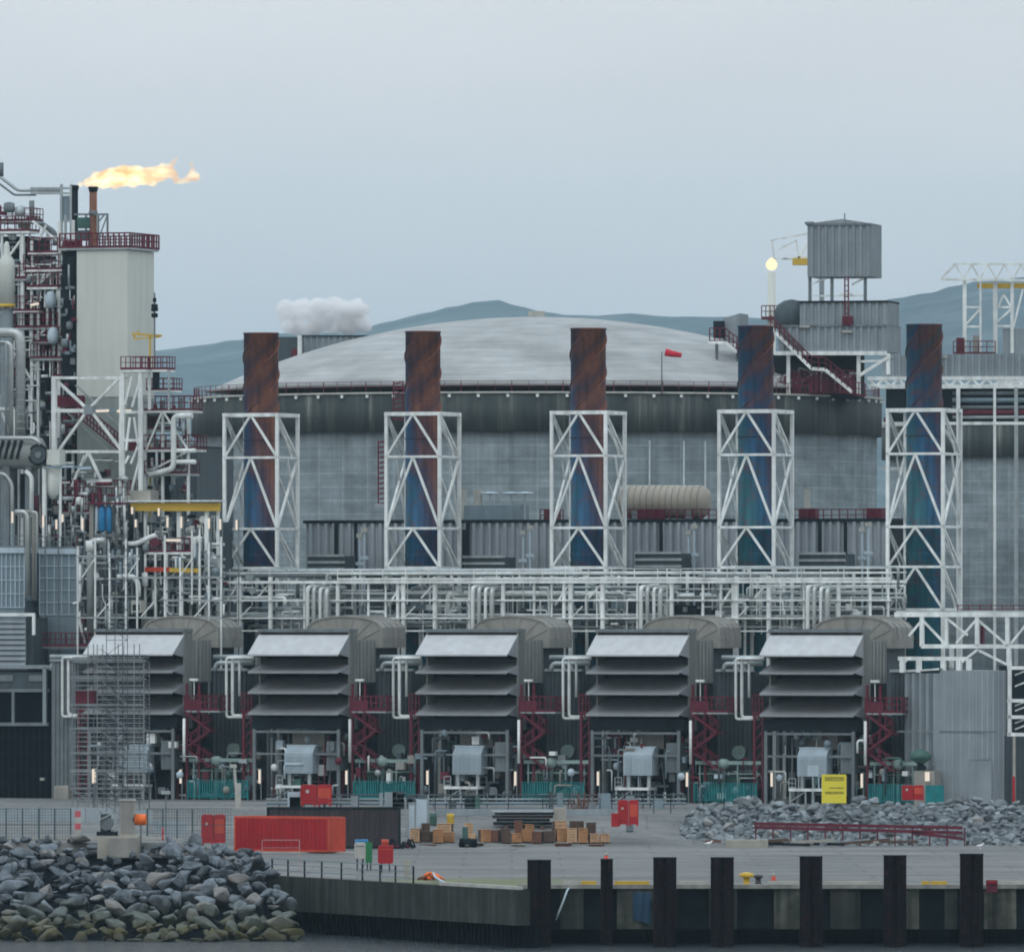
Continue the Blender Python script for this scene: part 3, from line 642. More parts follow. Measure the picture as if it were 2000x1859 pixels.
# corrugated acoustic enclosure in the gap
t = thing('acoustic_enclosure', '', 'enclosure', RF, (4, 8, 0)); GAP = US[4] - US[3]
u0, u1 = U(1404, 6) + GAP, U(1472, 6) + GAP
mb = MB().corr((u0, 5.6), (u1, 5.6), 0, Zp(1312, 6), .42, .12); mb.corr((u1, 5.6), (u1, 11), 0, Zp(1312, 6), .42, .12); mb.box(u0, u1-.01, 5.7, 11, 0, Zp(1312,6)-.02); mb.build('cladding', M['cladd'], t)
MB().box(u0-.1, u1+.15, 5.35, 5.85, Zp(1312,6), Zp(1307,6)).build('cap', M['galv'], t)
MB().lathe([(.05,0),(.62,0),(.66,.12),(.62,.3)], (0,0,0), 20).build('dummy', M['grey'], t) if False else None
mb = MB(); c = Vector((U(1444,5.2)+GAP, 5.2, Zp(1470,5.2))); mb.tube([c+Vector((0,.35,0)), c, c+Vector((0,-.25,0))], .62, 20); mb.build('round_vent', M['palegreen'], t)
MB().box(U(1355,5)+GAP, u0-.05, 6.2, 10.5, 0, Zp(1400,6)).build('dark_module', M['dark'], t)
unit_copies(t, 'dark grey corrugated enclosure with round vent', 'acoustic enclosures')

# white pipe loops left of each house
t = thing('pipe_loop', '', 'pipes', RF, (-11, 3, 0))
for k, (pa, yt, yb) in enumerate(((1437, 1286, 1404), (1449, 1286, 1401), (1463, 1288, 1362))):
    v = 2.5+.3*k; q = lambda px, py: RF.at(px, py, v)
    pts = [q(1492, yt), q(pa, yt), q(pa, yb)] + ([q(1484, yb)] if k < 2 else [])
    MB().pipe(pts, .125 if k != 1 else .15, 8).build('pipe', M['white'], t)
MB().pipe([RF.at(1490, 1296, 3.6), RF.at(1416, 1296, 3.6), RF.at(1412, 1312, 3.6)], .22).build('pipe', M['galv'], t)
MB().tube([RF.at(1410, 1284, 3.7), RF.at(1492, 1284, 3.7)], .2).build('pipe', M['galv'], t)
unit_copies(t, 'white pipe loops on the intake house flank', 'pipe loops')

# maroon stairs and platforms
def stair_builder():
    t = thing('access_stair', '', 'stair', RF, (1.5, 2, 0)); v0, v1 = 1.0, 2.6
    ul, ur = U(1349,v0)+GAP, U(1421,v0)+GAP; zp = Zp(1395, v0)
    MB().box(ul, ur, v0, v1+1.4, zp, zp+.14).build('deck', M['galv'], t)
    mb = MB()
    mb.rail((ul, v0, zp+.14), (ur, v0, zp+.14), 1.35, .5, .10); mb.rail((ul, v1+1.3, zp+.14), (ur, v1+1.3, zp+.14), 1.35, .5, .10); mb.rail((ur, v0, zp+.14), (ur, v1+1.3, zp+.14), 1.35, .6, .1)
    mb.bar((ul+.05, v0, zp+.7), (ul+1.7, v0, zp+.7), .06, .9)
    for uu in (ul, ul+1.2): mb.bar((uu, v0+.6, 0), (uu, v0+.6, zp+2.6), .2)
    mb.build('railing_frame', M['maroon'], t)
    mb = MB(); z0, z1 = Zp(1503, v0), zp; n = 3; side = 0; us = (ul+.05, U(1400, v0)+GAP)
    for k in range(n):
        za, zb = z1-(z1-z0)*k/n, z1-(z1-z0)*(k+1)/n; a, b_ = us[side], us[1-side]
        for dv in (0, .8):
            mb.bar((a, v0+dv, za), (b_, v0+dv, zb), .09, .20); mb.bar((a, v0+dv, za+1.0), (b_, v0+dv, zb+1.0), .09)
            for j in range(5): q = j/4; p = Vector((a+(b_-a)*q, v0+dv, za+(zb-za)*q)); mb.bar(p, p+Vector((0,0,1)), .08)
        for j in range(9): q = j/9; mb.box(a+(b_-a)*q-.15, a+(b_-a)*q+.15, v0, v0+.8, za+(zb-za)*q-.04, za+(zb-za)*q)
        mb.box(b_-.6, b_+.6, v0-.1, v0+1.2, zb-.08, zb)
        side = 1-side
    mb.build('flight_frame', M['maroon'], t)
    ul2, ur2 = U(1466,v0), U(1486,v0); mb = MB()
    mb.box(ul2, ur2, v0+.5, v0+2, zp-.1, zp); mb.rail((ul2, v0+.5, zp), (ur2, v0+.5, zp), 1.7, .35, .10)
    mb.bar((ul2+.2, v0+.5, 0), (ul2+.2, v0+.5, zp), .24); mb.bar((ur2, v0+.5, 0), (ur2, v0+.5, zp), .16)
    z = 1.
    while z < zp-.4: mb.bar((ul2+.2, v0+.5, z), (ur2, v0+.5, z+.9), .1); z += .9
    mb.build('ladder_frame', M['maroon'], t)
    for px, yt, yb in ((1345, 1412, 1492), (1691, 1412, 1492)):
        pass
    MB().tube([RF.at(1690, 1408, .4), RF.at(1690, 1494, .4)], .14, 6).build('drain_pipe', M['white'], t)
    mb = MB(); p = Vector((U(1365,v0)+GAP, v0+.4, Zp(1330,v0))); mb.bar((p.x, p.y, zp), p, .07); mb.cbox(p, .75, .4, .2); mb.build('floodlight', M['white'], t)
    return t
unit_copies(stair_builder(), 'maroon stair with railed landing by the intake house', 'maroon access stairs')

# green fenced skid in the gap
t = thing('transformer_bay', '', 'transformer', RF, (4, 2, 0))
ul, ur = U(1352, 0)+GAP, U(1474, 0)+GAP; vb = .5
mb = MB()
for k in range(6): mb.bar((ul+(ur-ul)*k/5, vb, 0), (ul+(ur-ul)*k/5, vb, Zp(1531, 0)), .09)
mb.bar((ul, vb, Zp(1531,0)), (ur, vb, Zp(1531,0)), .07); mb.bar((ul, vb, .3), (ur, vb, .3), .07)
mb.build('fence_frame', M['teal'], t)
mb = MB(); n = 26
for k in range(n): mb.box(ul+(ur-ul)*k/n, ul+(ur-ul)*(k+.62)/n, vb+.07, vb+.09, .15, Zp(1533, 0))
mb.build('fence_mesh', M['teal'], t)
mb = MB().box(ul+.4, ul+2.1, 2, 4.5, 0, 2.9); mb.box(ul+2.3, ul+3.6, 2.6, 4.6, 0, 2.4)
for k in range(7): mb.box(ul+.5+k*.23, ul+.6+k*.23, 1.6, 2.0, .4, 2.4)
mb.build('transformer_body', M['green'], t)
mb = MB(); c = RF.at(1413, 1500, 1.6); c.x += GAP; mb.lathe([(.18,-1.3),(.2,0),(.5,.15),(.5,.7),(.2,.85)], c, 14); mb.bar((c.x, 1.6, 0), c, .2); mb.build('valve_body', M['palegreen'], t)
MB().box(ul-.2, ur+.1, 1.4, 1.8, Zp(1494,1), Zp(1487,1)).build('top_beam', M['palegreen'], t)
mb = MB()
for k in range(4): mb.bar((ul+(ur-ul)*(k+.1)/3.3, 1.6, 0), (ul+(ur-ul)*(k+.1)/3.3, 1.6, Zp(1494,1)), .12)
mb.bar((ul, 1.6, Zp(1512,1)), (ur, 1.6, Zp(1512,1)), .1); mb.build('stand_frame', M['palegreen'], t)
MB().box(ur-1.6, ur-.05, 2.2, 4.5, 0, 2.7).build('dark_cabinet', M['dark'], t)
unit_copies(t, 'dark green transformer bay behind teal mesh fence', 'fenced transformer bays')

# ventilation box on its stand, under the louvres
VB = mat('vent_casing', (.36,.44,.485), .5, 0, .2, .12, .12)
def vent_builder():
    t = thing('ventilation_box', '', 'ventilation box', RF, (-4.6, 0, 0)); v0, v1 = .4, 2.2
    ul, ur = U(1557, v0), U(1614, v0); zb, zm, zt = Zp(1516, v0), Zp(1476, v0), Zp(1462, v0)
    mb = MB().add([(ul,v0,zb),(ur,v0,zb),(ur,v1,zb),(ul,v1,zb),(ul,v0,zm),(ur,v0,zm),(ur,v0+.7,zt),(ul,v0+.7,zt),(ur,v1,zt),(ul,v1,zt)],
                  [(0,1,5,4),(4,5,6,7),(7,6,8,9),(1,2,8,6,5),(0,4,7,9,3),(2,3,9,8),(0,3,2,1)]); mb.build('casing', VB, t)
    w = (ur-ul)/3
    for k in range(3):
        g = MB()
        for j in range(6): g.box(ul+w*k+.12, ul+w*(k+1)-.12, v0-.05, v0-.003, zb+.15+j*(zm-zb-.3)/6, zb+.15+(j+.72)*(zm-zb-.3)/6)
        g.build('grille', VB, t)
    MB().box(ul-.05, ur+.1, v0+.66, v1+.05, zt+.003, zt+.12).build('lid', M['paleblue'], t)
    zd = Zp(1541, v0); MB().box(U(1543,v0), U(1610,v0), v0-.4, v1, zd-.18, zd+.05).build('deck', M['white'], t)
    mb = MB()
    for uu in (U(1545,v0), U(1575,v0), U(1608,v0)): mb.bar((uu, v0-.2, 0), (uu, v0-.2, zd-.18), .14); mb.bar((uu, v1-.2, 0), (uu, v1-.2, zd-.18), .14)
    mb.bar((U(1545,v0), v0-.2, .2), (U(1575,v0), v0-.2, zd-.2), .09); mb.rail((U(1543,v0), v0-.3, zd), (ul-.05, v0-.3, zd), .95, .5, .07); mb.bar((ul+.4, v0+.4, zd), (ul+.4, v0+.4, zb), .3); mb.bar((ur-.4, v0+.4, zd), (ur-.4, v0+.4, zb), .3)
    mb.build('stand_frame', M['galv'], t)
    return t
unit_copies(vent_builder(), 'pale ventilation box on a steel stand under louvres', 'ventilation boxes')
# machine hall behind: dark enclosure with beige box and side cabinet
t = thing('turbine_enclosure', '', 'enclosure', RF, (-4.5, 5, 0))
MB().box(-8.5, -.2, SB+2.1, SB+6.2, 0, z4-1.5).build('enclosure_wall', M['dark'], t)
MB().box(U(1570,3), U(1636,3), 3.0, SB+2.0, Zp(1464,3), Zp(1430,3)).build('upper_box', M['beige'], t)
MB().box(U(1641,1), U(1666,1), 1.1, 3.4, Zp(1510,1), Zp(1452,1)).build('side_cabinet', M['grey'], t)
mb = MB()
for k in range(5): mb.box(U(1641,1)+.2+k*.22, U(1641,1)+.3+k*.22, 1.06, 1.097, Zp(1508,1), Zp(1454,1))
mb.build('cabinet_rib', M['grey'], t)
MB().bar((U(1653,1), 2, 0), (U(1653,1), 2, Zp(1510,1)), .35).build('cabinet_leg', M['dark'], t)
rnd = random.Random(5)
for k in range(9):
    u_, z_ = rnd.uniform(-8.4,-.6), rnd.uniform(1.2, 6.0); p = Vector((u_, 3.2+rnd.uniform(-.6,.6), z_)); q = p + Vector((rnd.uniform(.8,2.2), 0, 0)); MB().pipe([p+Vector((0,0,-rnd.uniform(.5,1.6))), p, q], rnd.uniform(.06,.13), 6).build('pipe', rnd.choice((M['galv'], M['grey'], M['bluegr'])), t)
for uu in (-7.6, -6.9, -1.6): MB().bar((uu, 2.9, 0), (uu, 2.9, 5.9), .18).build('strut', M['maroon'] if uu > -2 else M['grey'], t)
unit_copies(t, 'dark machine enclosure in shade below louvres', 'turbine enclosures')
# lit tubes
for i in range(5):
    for k, (px, py) in enumerate(((1507,1522), (1683,1524))):
        p = RF.at(px, py, .2); p.x += US[i]-US[4]
        t = thing('lamp_tube', f"lit lamp tube at the {'stair' if k else 'transformer'} side of the unit {UN[i]}", 'lamp', RF, (p.x, p.y, 0), 'lit lamp tubes along the turbine row')
        MB().bar((p.x+.12, p.y+.1, 0), (p.x+.12, p.y+.1, p.z+.75), .09).build('post', M['grey'], t)
        MB().tube([(p.x, p.y, p.z-.62), (p.x, p.y, p.z+.62)], .105, 8).build('tube', M['lamp'], t)

# ------------------------------------------------------------------ stacks and their towers
VS = 26.0; SU = [RF.u(p, VS) for p in (510, 826, 1149, 1476, 1805)]
SZ = [RF.z(y, u, VS) for y, u in zip((650, 647, 641, 636, 633), SU)]
SM = [stack_mat('stack_steel', s) for s in (.02, -.02, -.04)] + [stack_mat('stack_steel', -.26, (.10,.05,.055), (.012,.05,.10)), stack_mat('stack_steel', -.27, (.085,.05,.055), (.015,.06,.085))]
SW = ['rust above blue, next to the cold box', 'rust above violet, second from the cold box', 'rust brown, before the dome centre', 'dark blue, before the dome edge', 'dark blue, before the second tank']
TLV = [Zp(802, VS, -3), Zp(887, VS, -3), Zp(1029, VS, -3), Zp(1107, VS, -3), Zp(1190, VS, -3)]
for i in range(5):
    h = SZ[i]; t = thing('exhaust_stack', f"round stack with spiral fins, {SW[i]}", 'stack', RF, (SU[i], VS, 0), 'exhaust stacks'); c = (SU[i], VS, 0); r = 1.62
    MB().lathe([(r*1.02, 0), (r*1.02, TLV[2]-.35), (r*1.05, TLV[2]-.3), (r*1.05, TLV[2]), (r, TLV[2]+.02), (r, h-.15), (r*1.04, h-.13), (r*1.04, h), (r*.9, h), (r*.9, h-3)], c, 40, False).build('stack_shell', SM[i], t)
    zb = TLV[0] + .3
    for k in range(3):
        mb = MB(); n = 30; prev = None
        for j in range(n+1):
            q = j/n; a = 2*math.pi*(k/3) + q*(h-.4-zb)/7.2*2*math.pi*.8; z = zb + (h-.4-zb)*q
            e = Vector((math.cos(a), math.sin(a), 0)); p = Vector(c) + Vector((0,0,z)); cur = (p+e*(r-.02), p+e*(r+.12))
            if prev:
                dz = Vector((0,0,.035)); mb.add([prev[0]-dz, prev[1]-dz, cur[1]-dz, cur[0]-dz, prev[0]+dz, prev[1]+dz, cur[1]+dz, cur[0]+dz], [(0,1,2,3),(7,6,5,4),(1,5,6,2)])
            prev = cur
        mb.build('spiral_fin', SM[i], t)
    mb = MB()
    for z in (TLV[0]-2.3, TLV[3]+1.2, TLV[3]-1.5, TLV[2]-2.6): mb.lathe([(r*1.05, z), (r*1.05, z+.12)], c, 40)
    mb.build('seam', SM[i], t)
    t = thing('support_tower', f"white lattice tower round the stack: {SW[i]}", 'tower', RF, (SU[i], VS, 0), 'stack support towers')
    hw = 2.62; us = (SU[i]-hw, SU[i]+hw); vv = (VS-hw, VS+hw)
    for a in us:
        for b_ in vv: MB().bar((a, b_, 0), (a, b_, TLV[0]), .30).build('corner_post', M['white'], t)
    lv = TLV[:4] + [TLV[4]]
    for j, z in enumerate(lv):
        mb = MB(); w = .34 if j == 0 else .22
        for b_ in vv: mb.bar((us[0]-.15, b_, z), (us[1]+.15, b_, z), w)
        for a in us: mb.bar((a, vv[0]-.15, z), (a, vv[1]+.15, z), w)
        mb.build('ring_frame', M['white'], t)
    mb = MB()
    for j in range(4):
        za, zb_ = lv[j], lv[j+1]
        for b_ in vv:
            mb.bar((SU[i], b_, za), (us[0], b_, zb_), .20); mb.bar((SU[i], b_, za), (us[1], b_, zb_), .20)
        flip = (j % 2)
        for a in us:
            if j == 1: mb.bar((a, vv[1], za), (a, vv[0], zb_), .22); mb.bar((a, VS, za), (a, vv[1], zb_), .14)
            else: mb.bar((a, vv[0], za), (a, vv[1], zb_), .20); mb.bar((a, vv[0]+.1, za-.3), (a, VS+1.2, zb_), .12)
    mb.build('bracing_lattice', M['white'], t)

# ------------------------------------------------------------------ pipe rack along the row
t = thing('pipe_rack', 'long white steel pipe rack running behind the intake houses under the stacks', 'pipe rack', RF, (-32, 20, 0))
v0, v1 = 18.6, 23.0; ua, ub = U(268, v0), U(1742, v0)
lev = [Zp(1118, v0, -30), Zp(1136, v0, -30), Zp(1172, v0, -30), Zp(1207, v0, -30), Zp(1232, v0, -30)]
offs = [(-1.55, .34), (1.55, .34), (4.9, .18), (8.2, .3), (11.2, .2), (12.9, .15), (14.1, .26)]
tu = [RF.u(p, v0) for p in (498, 819, 1146, 1470)]
cols = [U(283,v0), U(300,v0), U(352,v0), U(372,v0), U(410,v0)]
cw = {}
for q in tu:
    for o_, w in offs: cols.append(q+o_); cw[q+o_] = w
for a in cols:
    if a < ub: MB().bar((a, v0, 0), (a, v0, lev[1]+ (.5 if cw.get(a,0) > .3 else .1)), cw.get(a, .22)).build('column', M['white'], t)
for q in tu:
    for o_ in (-1.55, 1.55, 8.2): MB().bar((q+o_, v1, 0), (q+o_, v1, lev[0]), .25).build('column', M['white'], t)
for z, w in ((lev[0], .11), (lev[1], .26), (lev[2], .17), (lev[3], .15), (lev[4], .13)):
    for vv in (v0-.2, v1): MB().bar((ua, vv, z), (ub, vv, z), w).build('beam', M['white'], t)
for q in tu:
    mb = MB(); mb.bar((q-1.55, v0, lev[1]), (q-3.0, v0, lev[2]-.4), .14); mb.bar((q+1.4, v0, lev[1]-.2), (q+.2, v0, lev[2]+.2), .14)
    mb.bar((q-1.4, v0, lev[3]+.1), (q-.4, v0, lev[3]+1.1), .1); mb.bar((q+1.55, v0, lev[4]-.9), (q+4.6, v0, lev[4]-3.6), .24); mb.build('knee_brace_frame', M['white'], t)
rnd = random.Random(21)
for k in range(46):                                              # long runs of pipe on the rack levels
    z = rnd.choice(lev[1:]) + rnd.uniform(.1, 1.3); vv = rnd.uniform(v0+.4, v1-.3); a = rnd.uniform(ua, ub-12); b_ = min(ub, a + rnd.uniform(8, 34)); r = rnd.choice((.07,.1,.13,.18,.26))
    pts = [(a, vv, z-rnd.uniform(.6,2)), (a, vv, z), (b_, vv, z)] + ([(b_, vv, z-rnd.uniform(.5,2.5))] if rnd.random() < .6 else [])
    MB().pipe(pts, r, 7).build('run_pipe', rnd.choice((M['galv'], M['pipe'], M['white'], M['grey'], M['galv'])), t)
for q in tu:                                                      # bundles of risers with bends
    for k in range(4):
        a = q + 5.55 + k*.62; z = Zp(1146 + k*1.5, v0-.8); r = (.2, .2, .16, .24)[k]
        MB().pipe([(a, v0-.9, 4), (a, v0-.9, z), (a+.15, v1-1, z+.15)], r, 8).build('riser_pipe', M['pipe'] if k % 2 else M['white'], t)
    for k in range(15):
        a = q + rnd.uniform(-7.8, 7.8); z = rnd.uniform(lev[4], lev[1]+.3); MB().pipe([(a, v0+rnd.uniform(.2,3), 5), (a, v0+1.5, z), (a+rnd.uniform(.6,2.2)*rnd.choice((-1,1)), v0+1.5, z)], rnd.uniform(.06,.15), 6).build('riser_pipe', rnd.choice((M['galv'], M['white'], M['white'])), t)
for k in range(15):
    a = ua + (ub-ua)*(k+.3)/15; z = rnd.choice((lev[3], lev[4], lev[2]-.9)); h = rnd.uniform(.5, 1.4)
    MB().box(a, a+rnd.uniform(1.2, 3.4), v1-1.4, v1-.3, z+.12, z+h).build('equipment_box', rnd.choice((M['dark'], M['grey'], M['dark'], M['bluegr'])), t)
mb = MB()
for k in range(40): a = ua + (ub-ua)*k/40; mb.box(a, a+.12, v0-.1, v1, lev[3]+.0, lev[3]+.12)
mb.box(ua, ub, v0+.6, v0+1.3, lev[3]+.14, lev[3]+.3); mb.box(ua, ub, v1-1, v1-.3, lev[2]+.14, lev[2]+.34); mb.build('cable_tray_frame', M['galv'], t)
mb = MB(); mb.rail((ua+20, v0-.3, lev[1]+.18), (ub, v0-.3, lev[1]+.18), 1.0, 2.2, .07); mb.build('railing_frame', M['white'], t)
rnd = random.Random(61)
for k in range(90):                                               # thin hangers and small uprights between the levels
    a = rnd.uniform(ua, ub); z0 = rnd.choice(lev[2:]) - rnd.uniform(0, 1); vv = rnd.uniform(v0-.1, v1); MB().bar((a, vv, z0), (a, vv, min(lev[0]+.4, z0+rnd.uniform(1.5, 5.5))), rnd.choice((.07,.09,.12,.15))).build('hanger', rnd.choice((M['white'], M['galv'], M['white'], M['pipe'])), t)
for k in range(70):
    a = rnd.uniform(ua, ub-2); z0 = rnd.choice(lev[1:]) + rnd.uniform(.15, .9); vv = rnd.uniform(v0, v1-.5); w = rnd.uniform(.25,.9); MB().box(a, a+w, vv, vv+.5, z0, z0+rnd.uniform(.2,.6)).build('valve_block', rnd.choice((M['grey'], M['galv'], M['dark'], M['white'], M['bluegr'], M['beige'])), t)

# ------------------------------------------------------------------ service building behind the stacks
vb = 36.0; t = thing('service_building', 'long grey corrugated service building between the stacks and the big tank', 'building', RF, (-30, vb, 0))
ua, ub = U(598, vb), U(1738, vb); zt_ = Zp(1020, vb, -30); zl = Zp(1112, vb, -30)
MB().corr((ua, vb), (ub, vb), zl, zt_, .78, .3).build('wall', M['wall_clad'], t)
MB().box(ua, ub, vb+.2, vb+12, 0, zt_-.03).build('core', M['dark'], t)
MB().box(ua-.2, ub+.2, vb-.3, vb+12, zt_+.0, zt_+.3).build('roof', M['dark'], t)
MB().corr((ua, vb), (ub, vb), 0, zl-.02, .62, .17).build('lower_wall', M['cladd'], t)
for px in (655, 694, 912, 1290, 1600, 1650): a = U(px, vb); MB().box(a, a+.35, vb-.34, vb-.19, zl, zt_).build('downpipe', M['dark'], t)
MB().box(U(905,vb), U(918,vb), vb-.33, vb-.2, zl, zt_-.6).build('door', M['dark'], t)
for a, b_ in ((1055, 1100), (1215, 1400), (1545, 1735)): MB().rail(RF.at(a, 1019, vb-.1), RF.at(b_, 1019, vb-.1), 1.15, .8, .09).build('roof_railing', M['maroon'], t)
for a, b_ in ((1060, 1085), (1243, 1290), (1560, 1590), (1690,1720)): MB().box(U(a,vb), U(b_,vb), vb+.3, vb+1.5, zt_+.31, zt_+1.25).build('roof_unit', M['maroon'], t)
a, b_ = U(903, vb), U(1012, vb); MB().box(a, b_, vb+.4, vb+3, zt_+.31, zt_+1.65).build('roof_unit', M['bluegr'], t)
for px in (957, 998, 1025):
    c = RF.at(px, 966, vb+1); mb = MB(); mb.bar((c.x, c.y, zt_+.3), c, .09); mb.lathe([(.1,.0),(.85,.05),(.8,.2),(.1,.28)], c, 14); mb.build('vent_cap', M['paleblue'], t)
for px, w in ((902, .3), (932, .35), (1575, .22)): c = RF.at(px, 972, vb+1); MB().box(c.x-w, c.x+w, c.y, c.y+.5, zt_+.3, RF.z(956,c.x,vb+1)).build('vent_pipe', M['kerb'], t)
# beige ribbed tank lying on that roof
a, b_ = RF.at(1215, 980, vb+4), RF.at(1388, 980, vb+4); rr = (RF.z(947,a.x,vb+4)-RF.z(1012,a.x,vb+4))/2
t = thing('horizontal_tank', 'beige ribbed horizontal tank lying behind the roof railing, next to the middle stack', 'tank', RF, ((a.x+b_.x)/2, a.y, zt_))
d_ = b_-a; MB().tube([a, a+d_*.02, a+d_*.9, a+d_*.96, a+d_*.995], [rr*.9, rr, rr, rr*.8, rr*.35], 28).build('shell', mat('tank_beige', (.36,.33,.27), .6, 0, .12), t)
mb = MB()
for k in range(13): p = a+d_*(.04+.86*k/12); mb.tube([p, p+d_*.008], rr*1.03, 28)
mb.build('rib', M['beige'], t)
for k in (.2, .8): p = a+d_*k; MB().box(p.x-.3, p.x+.3, p.y-1.4, p.y+1.4, zt_+.3, p.z-rr*.55).build('saddle', M['grey'], t)
# tall lamps in front of that building
for n_, (px, yt) in enumerate(((712, 1035), (703,1046), (1036, 1030), (1022,1040), (1356, 1028), (1345,1040), (1696, 1024), (1684,1034))):
    p = RF.at(px, yt, 33.0); t = thing('lamp_post', f"thin lamp post before corrugated building, {'taller' if n_%2==0 else 'shorter'} of the pair {('past the first stack', 'past the second stack', 'past the middle stack', 'before the last stack')[n_//2]}", 'lamp post', RF, (p.x, p.y, 0), 'pale lamp posts before the service building')
    MB().bar((p.x, p.y, 0), p, .16).build('post', M['paleblue'], t); MB().cbox(p, .55, .4, .4).build('lamp_head', M['kerb'], t)
    MB().cbox(p-Vector((0,0,2.6)), .8, .3, .3).build('lamp_arm', M['paleblue'], t)
# louvred coolers and low plant between stacks and building
for n_, (a, b_, yt) in enumerate(((600, 672, 1082), (905, 985, 1085), (1240, 1330, 1078), (1560, 1650, 1080))):
    u0, u1 = U(a, 30), U(b_, 30); zz = Zp(yt, 30, -20)
    t = thing('cooler', f"low grey slatted cooler behind the pipe rack, {('past the first stack', 'past the second stack', 'past the middle stack', 'past the fourth stack')[n_]}", 'cooler', RF, ((u0+u1)/2, 31, 0), 'slatted coolers behind the rack')
    MB().box(u0, u1, 30.1, 33, 0, zz-.1).build('body', M['cladd'], t); mb = MB()
    z = zz - 4.5
    while z < zz: mb.box(u0-.05, u1+.05, 29.9, 30.15, z, z+.22); z += .62
    mb.build('slat', M['galv'], t)

# loose fittings that differ from bay to bay
for i in range(5):
    rnd = random.Random(400+i); du = US[i]-US[4]
    t = thing('bay_fittings', f"assorted pipes, valves and boxes in the bay of the unit {UN[i]}", 'fittings', RF, (du-4.4, 1, 0), 'fittings in the turbine bays')
    for k in range(78):
        u_ = du + rnd.uniform(-8.6, 6.6); v_ = rnd.uniform(.2, 3.6); z_ = rnd.uniform(.3, 6.2 if u_ < du else 4.2); m = M[rnd.choice(('galv','grey','bluegr','green','maroon','cladd','beige','white','paleblue'))]
        if rnd.random() < .55: MB().pipe([(u_, v_, max(0, z_-rnd.uniform(.5,2.5))), (u_, v_, z_), (u_+rnd.uniform(-1.8,1.8), v_, z_)], rnd.uniform(.05,.13), 6).build('pipe', m, t)
        elif rnd.random() < .6: MB().box(u_, u_+rnd.uniform(.25,.85), v_, v_+.6, z_, z_+rnd.uniform(.3,1.0)).build('box', m, t)
        else: MB().lathe([(.05,-.35),(.3,-.25),(.34,.1),(.2,.3),(.05,.34)], (u_, v_, z_), 10).build('valve', m, t)
    for k in range(5): u_ = du + rnd.uniform(-8.4, -.4); MB().bar((u_, rnd.uniform(1,3), 0), (u_, rnd.uniform(1,3), rnd.uniform(3,6.4)), .1).build('strut', M[rnd.choice(('galv','maroon','grey'))], t)

# ------------------------------------------------------------------ silo, truss bridge and the things beside it
vS = 1.0
t = thing('silo', 'tall pale grey round-ended silo with corrugated flank beside the last intake house', 'silo', RF, (8, 4, 0))
uL, uM, uR = U(1752, vS), U(1836, vS), U(1956, vS); zt_ = RF.z(1309, uM, vS); wr = (uR-uM)*.52
MB().corr((uL, vS+2.2), (uM, vS-.0), 0, zt_-.25, .9, .42).build('corrugated_wall', M['clad'], t)
mb = MB(); pl = [(uM, vS)]
for i in range(13):
    a = -math.pi/2 + math.pi*.72*i/12; pl.append((uM+(uR-uM)*.55 + (uR-uM)*.45*math.cos(a), vS+3.6 + 3.6*math.sin(a)))
pl += [(uM, vS+9)]; n = len(pl)
mb.add([(p[0],p[1],0) for p in pl] + [(p[0],p[1],zt_) for p in pl], [tuple(range(n,2*n))] + [(k,(k+1)%n,n+(k+1)%n,n+k) for k in range(n)], False); mb.build('round_wall', M['clad'], t)
for k in range(n):
    p, q_ = Vector((*pl[k], 0)), Vector((*pl[(k+1)%n], 0)); m_ = max(1, int((q_-p).length/.75))
    if k == n-1: continue
    for j in range(m_): r_ = p.lerp(q_, (j+.5)/m_); MB().bar((r_.x, r_.y, .02), (r_.x, r_.y, zt_-.05), .07).build('panel_seam', M['wall_clad'], t)
MB().add([(uL-.2,vS+2.0,zt_-.2),(uM,vS-.2,zt_+.05),(uM,vS+9,zt_+.05),(uL-.2,vS+9,zt_-.2),(uL-.2,vS+2.0,zt_-.05),(uM,vS-.2,zt_+.2),(uM,vS+9,zt_+.2),(uL-.2,vS+9,zt_-.05)], [(0,1,5,4),(4,5,6,7),(3,2,1,0),(0,4,7,3)]).build('roof', M['white'], t)
a0, b0 = RF.at(1892, 1482, vS-.12), RF.at(1936, 1566, vS-.12); dr = MB()
dr.box(a0.x, b0.x, vS-.03, vS-.02, 0, a0.z)
dr.bar((a0.x, vS-.04, 0), (a0.x, vS-.04, a0.z), .09); dr.bar((a0.x, vS-.04, a0.z), (b0.x, vS-.04, a0.z), .09); dr.build('door', M['clad'], t)
MB().box(uL, uR-.4, vS-.05, vS-.02, RF.z(1430,uM,vS), RF.z(1427,uM,vS)).build('seam', M['grey'], t)
mb = MB(); z1, z2 = RF.z(1286, uM, vS), zt_
mb.bar((uL-.2, vS+1, z1), (U(1882,vS), vS+1, z1), .34)
for px in (1756, 1788, 1836, 1866, 1886): mb.bar((U(px,vS), vS+1, z2-.2), (U(px,vS), vS+1, z1), .42)
mb.bar((U(1752,vS), vS+1, RF.z(1300,uM,vS)), (U(1765,vS), vS+1, z1), .3); mb.build('roof_frame', M['white'], t)

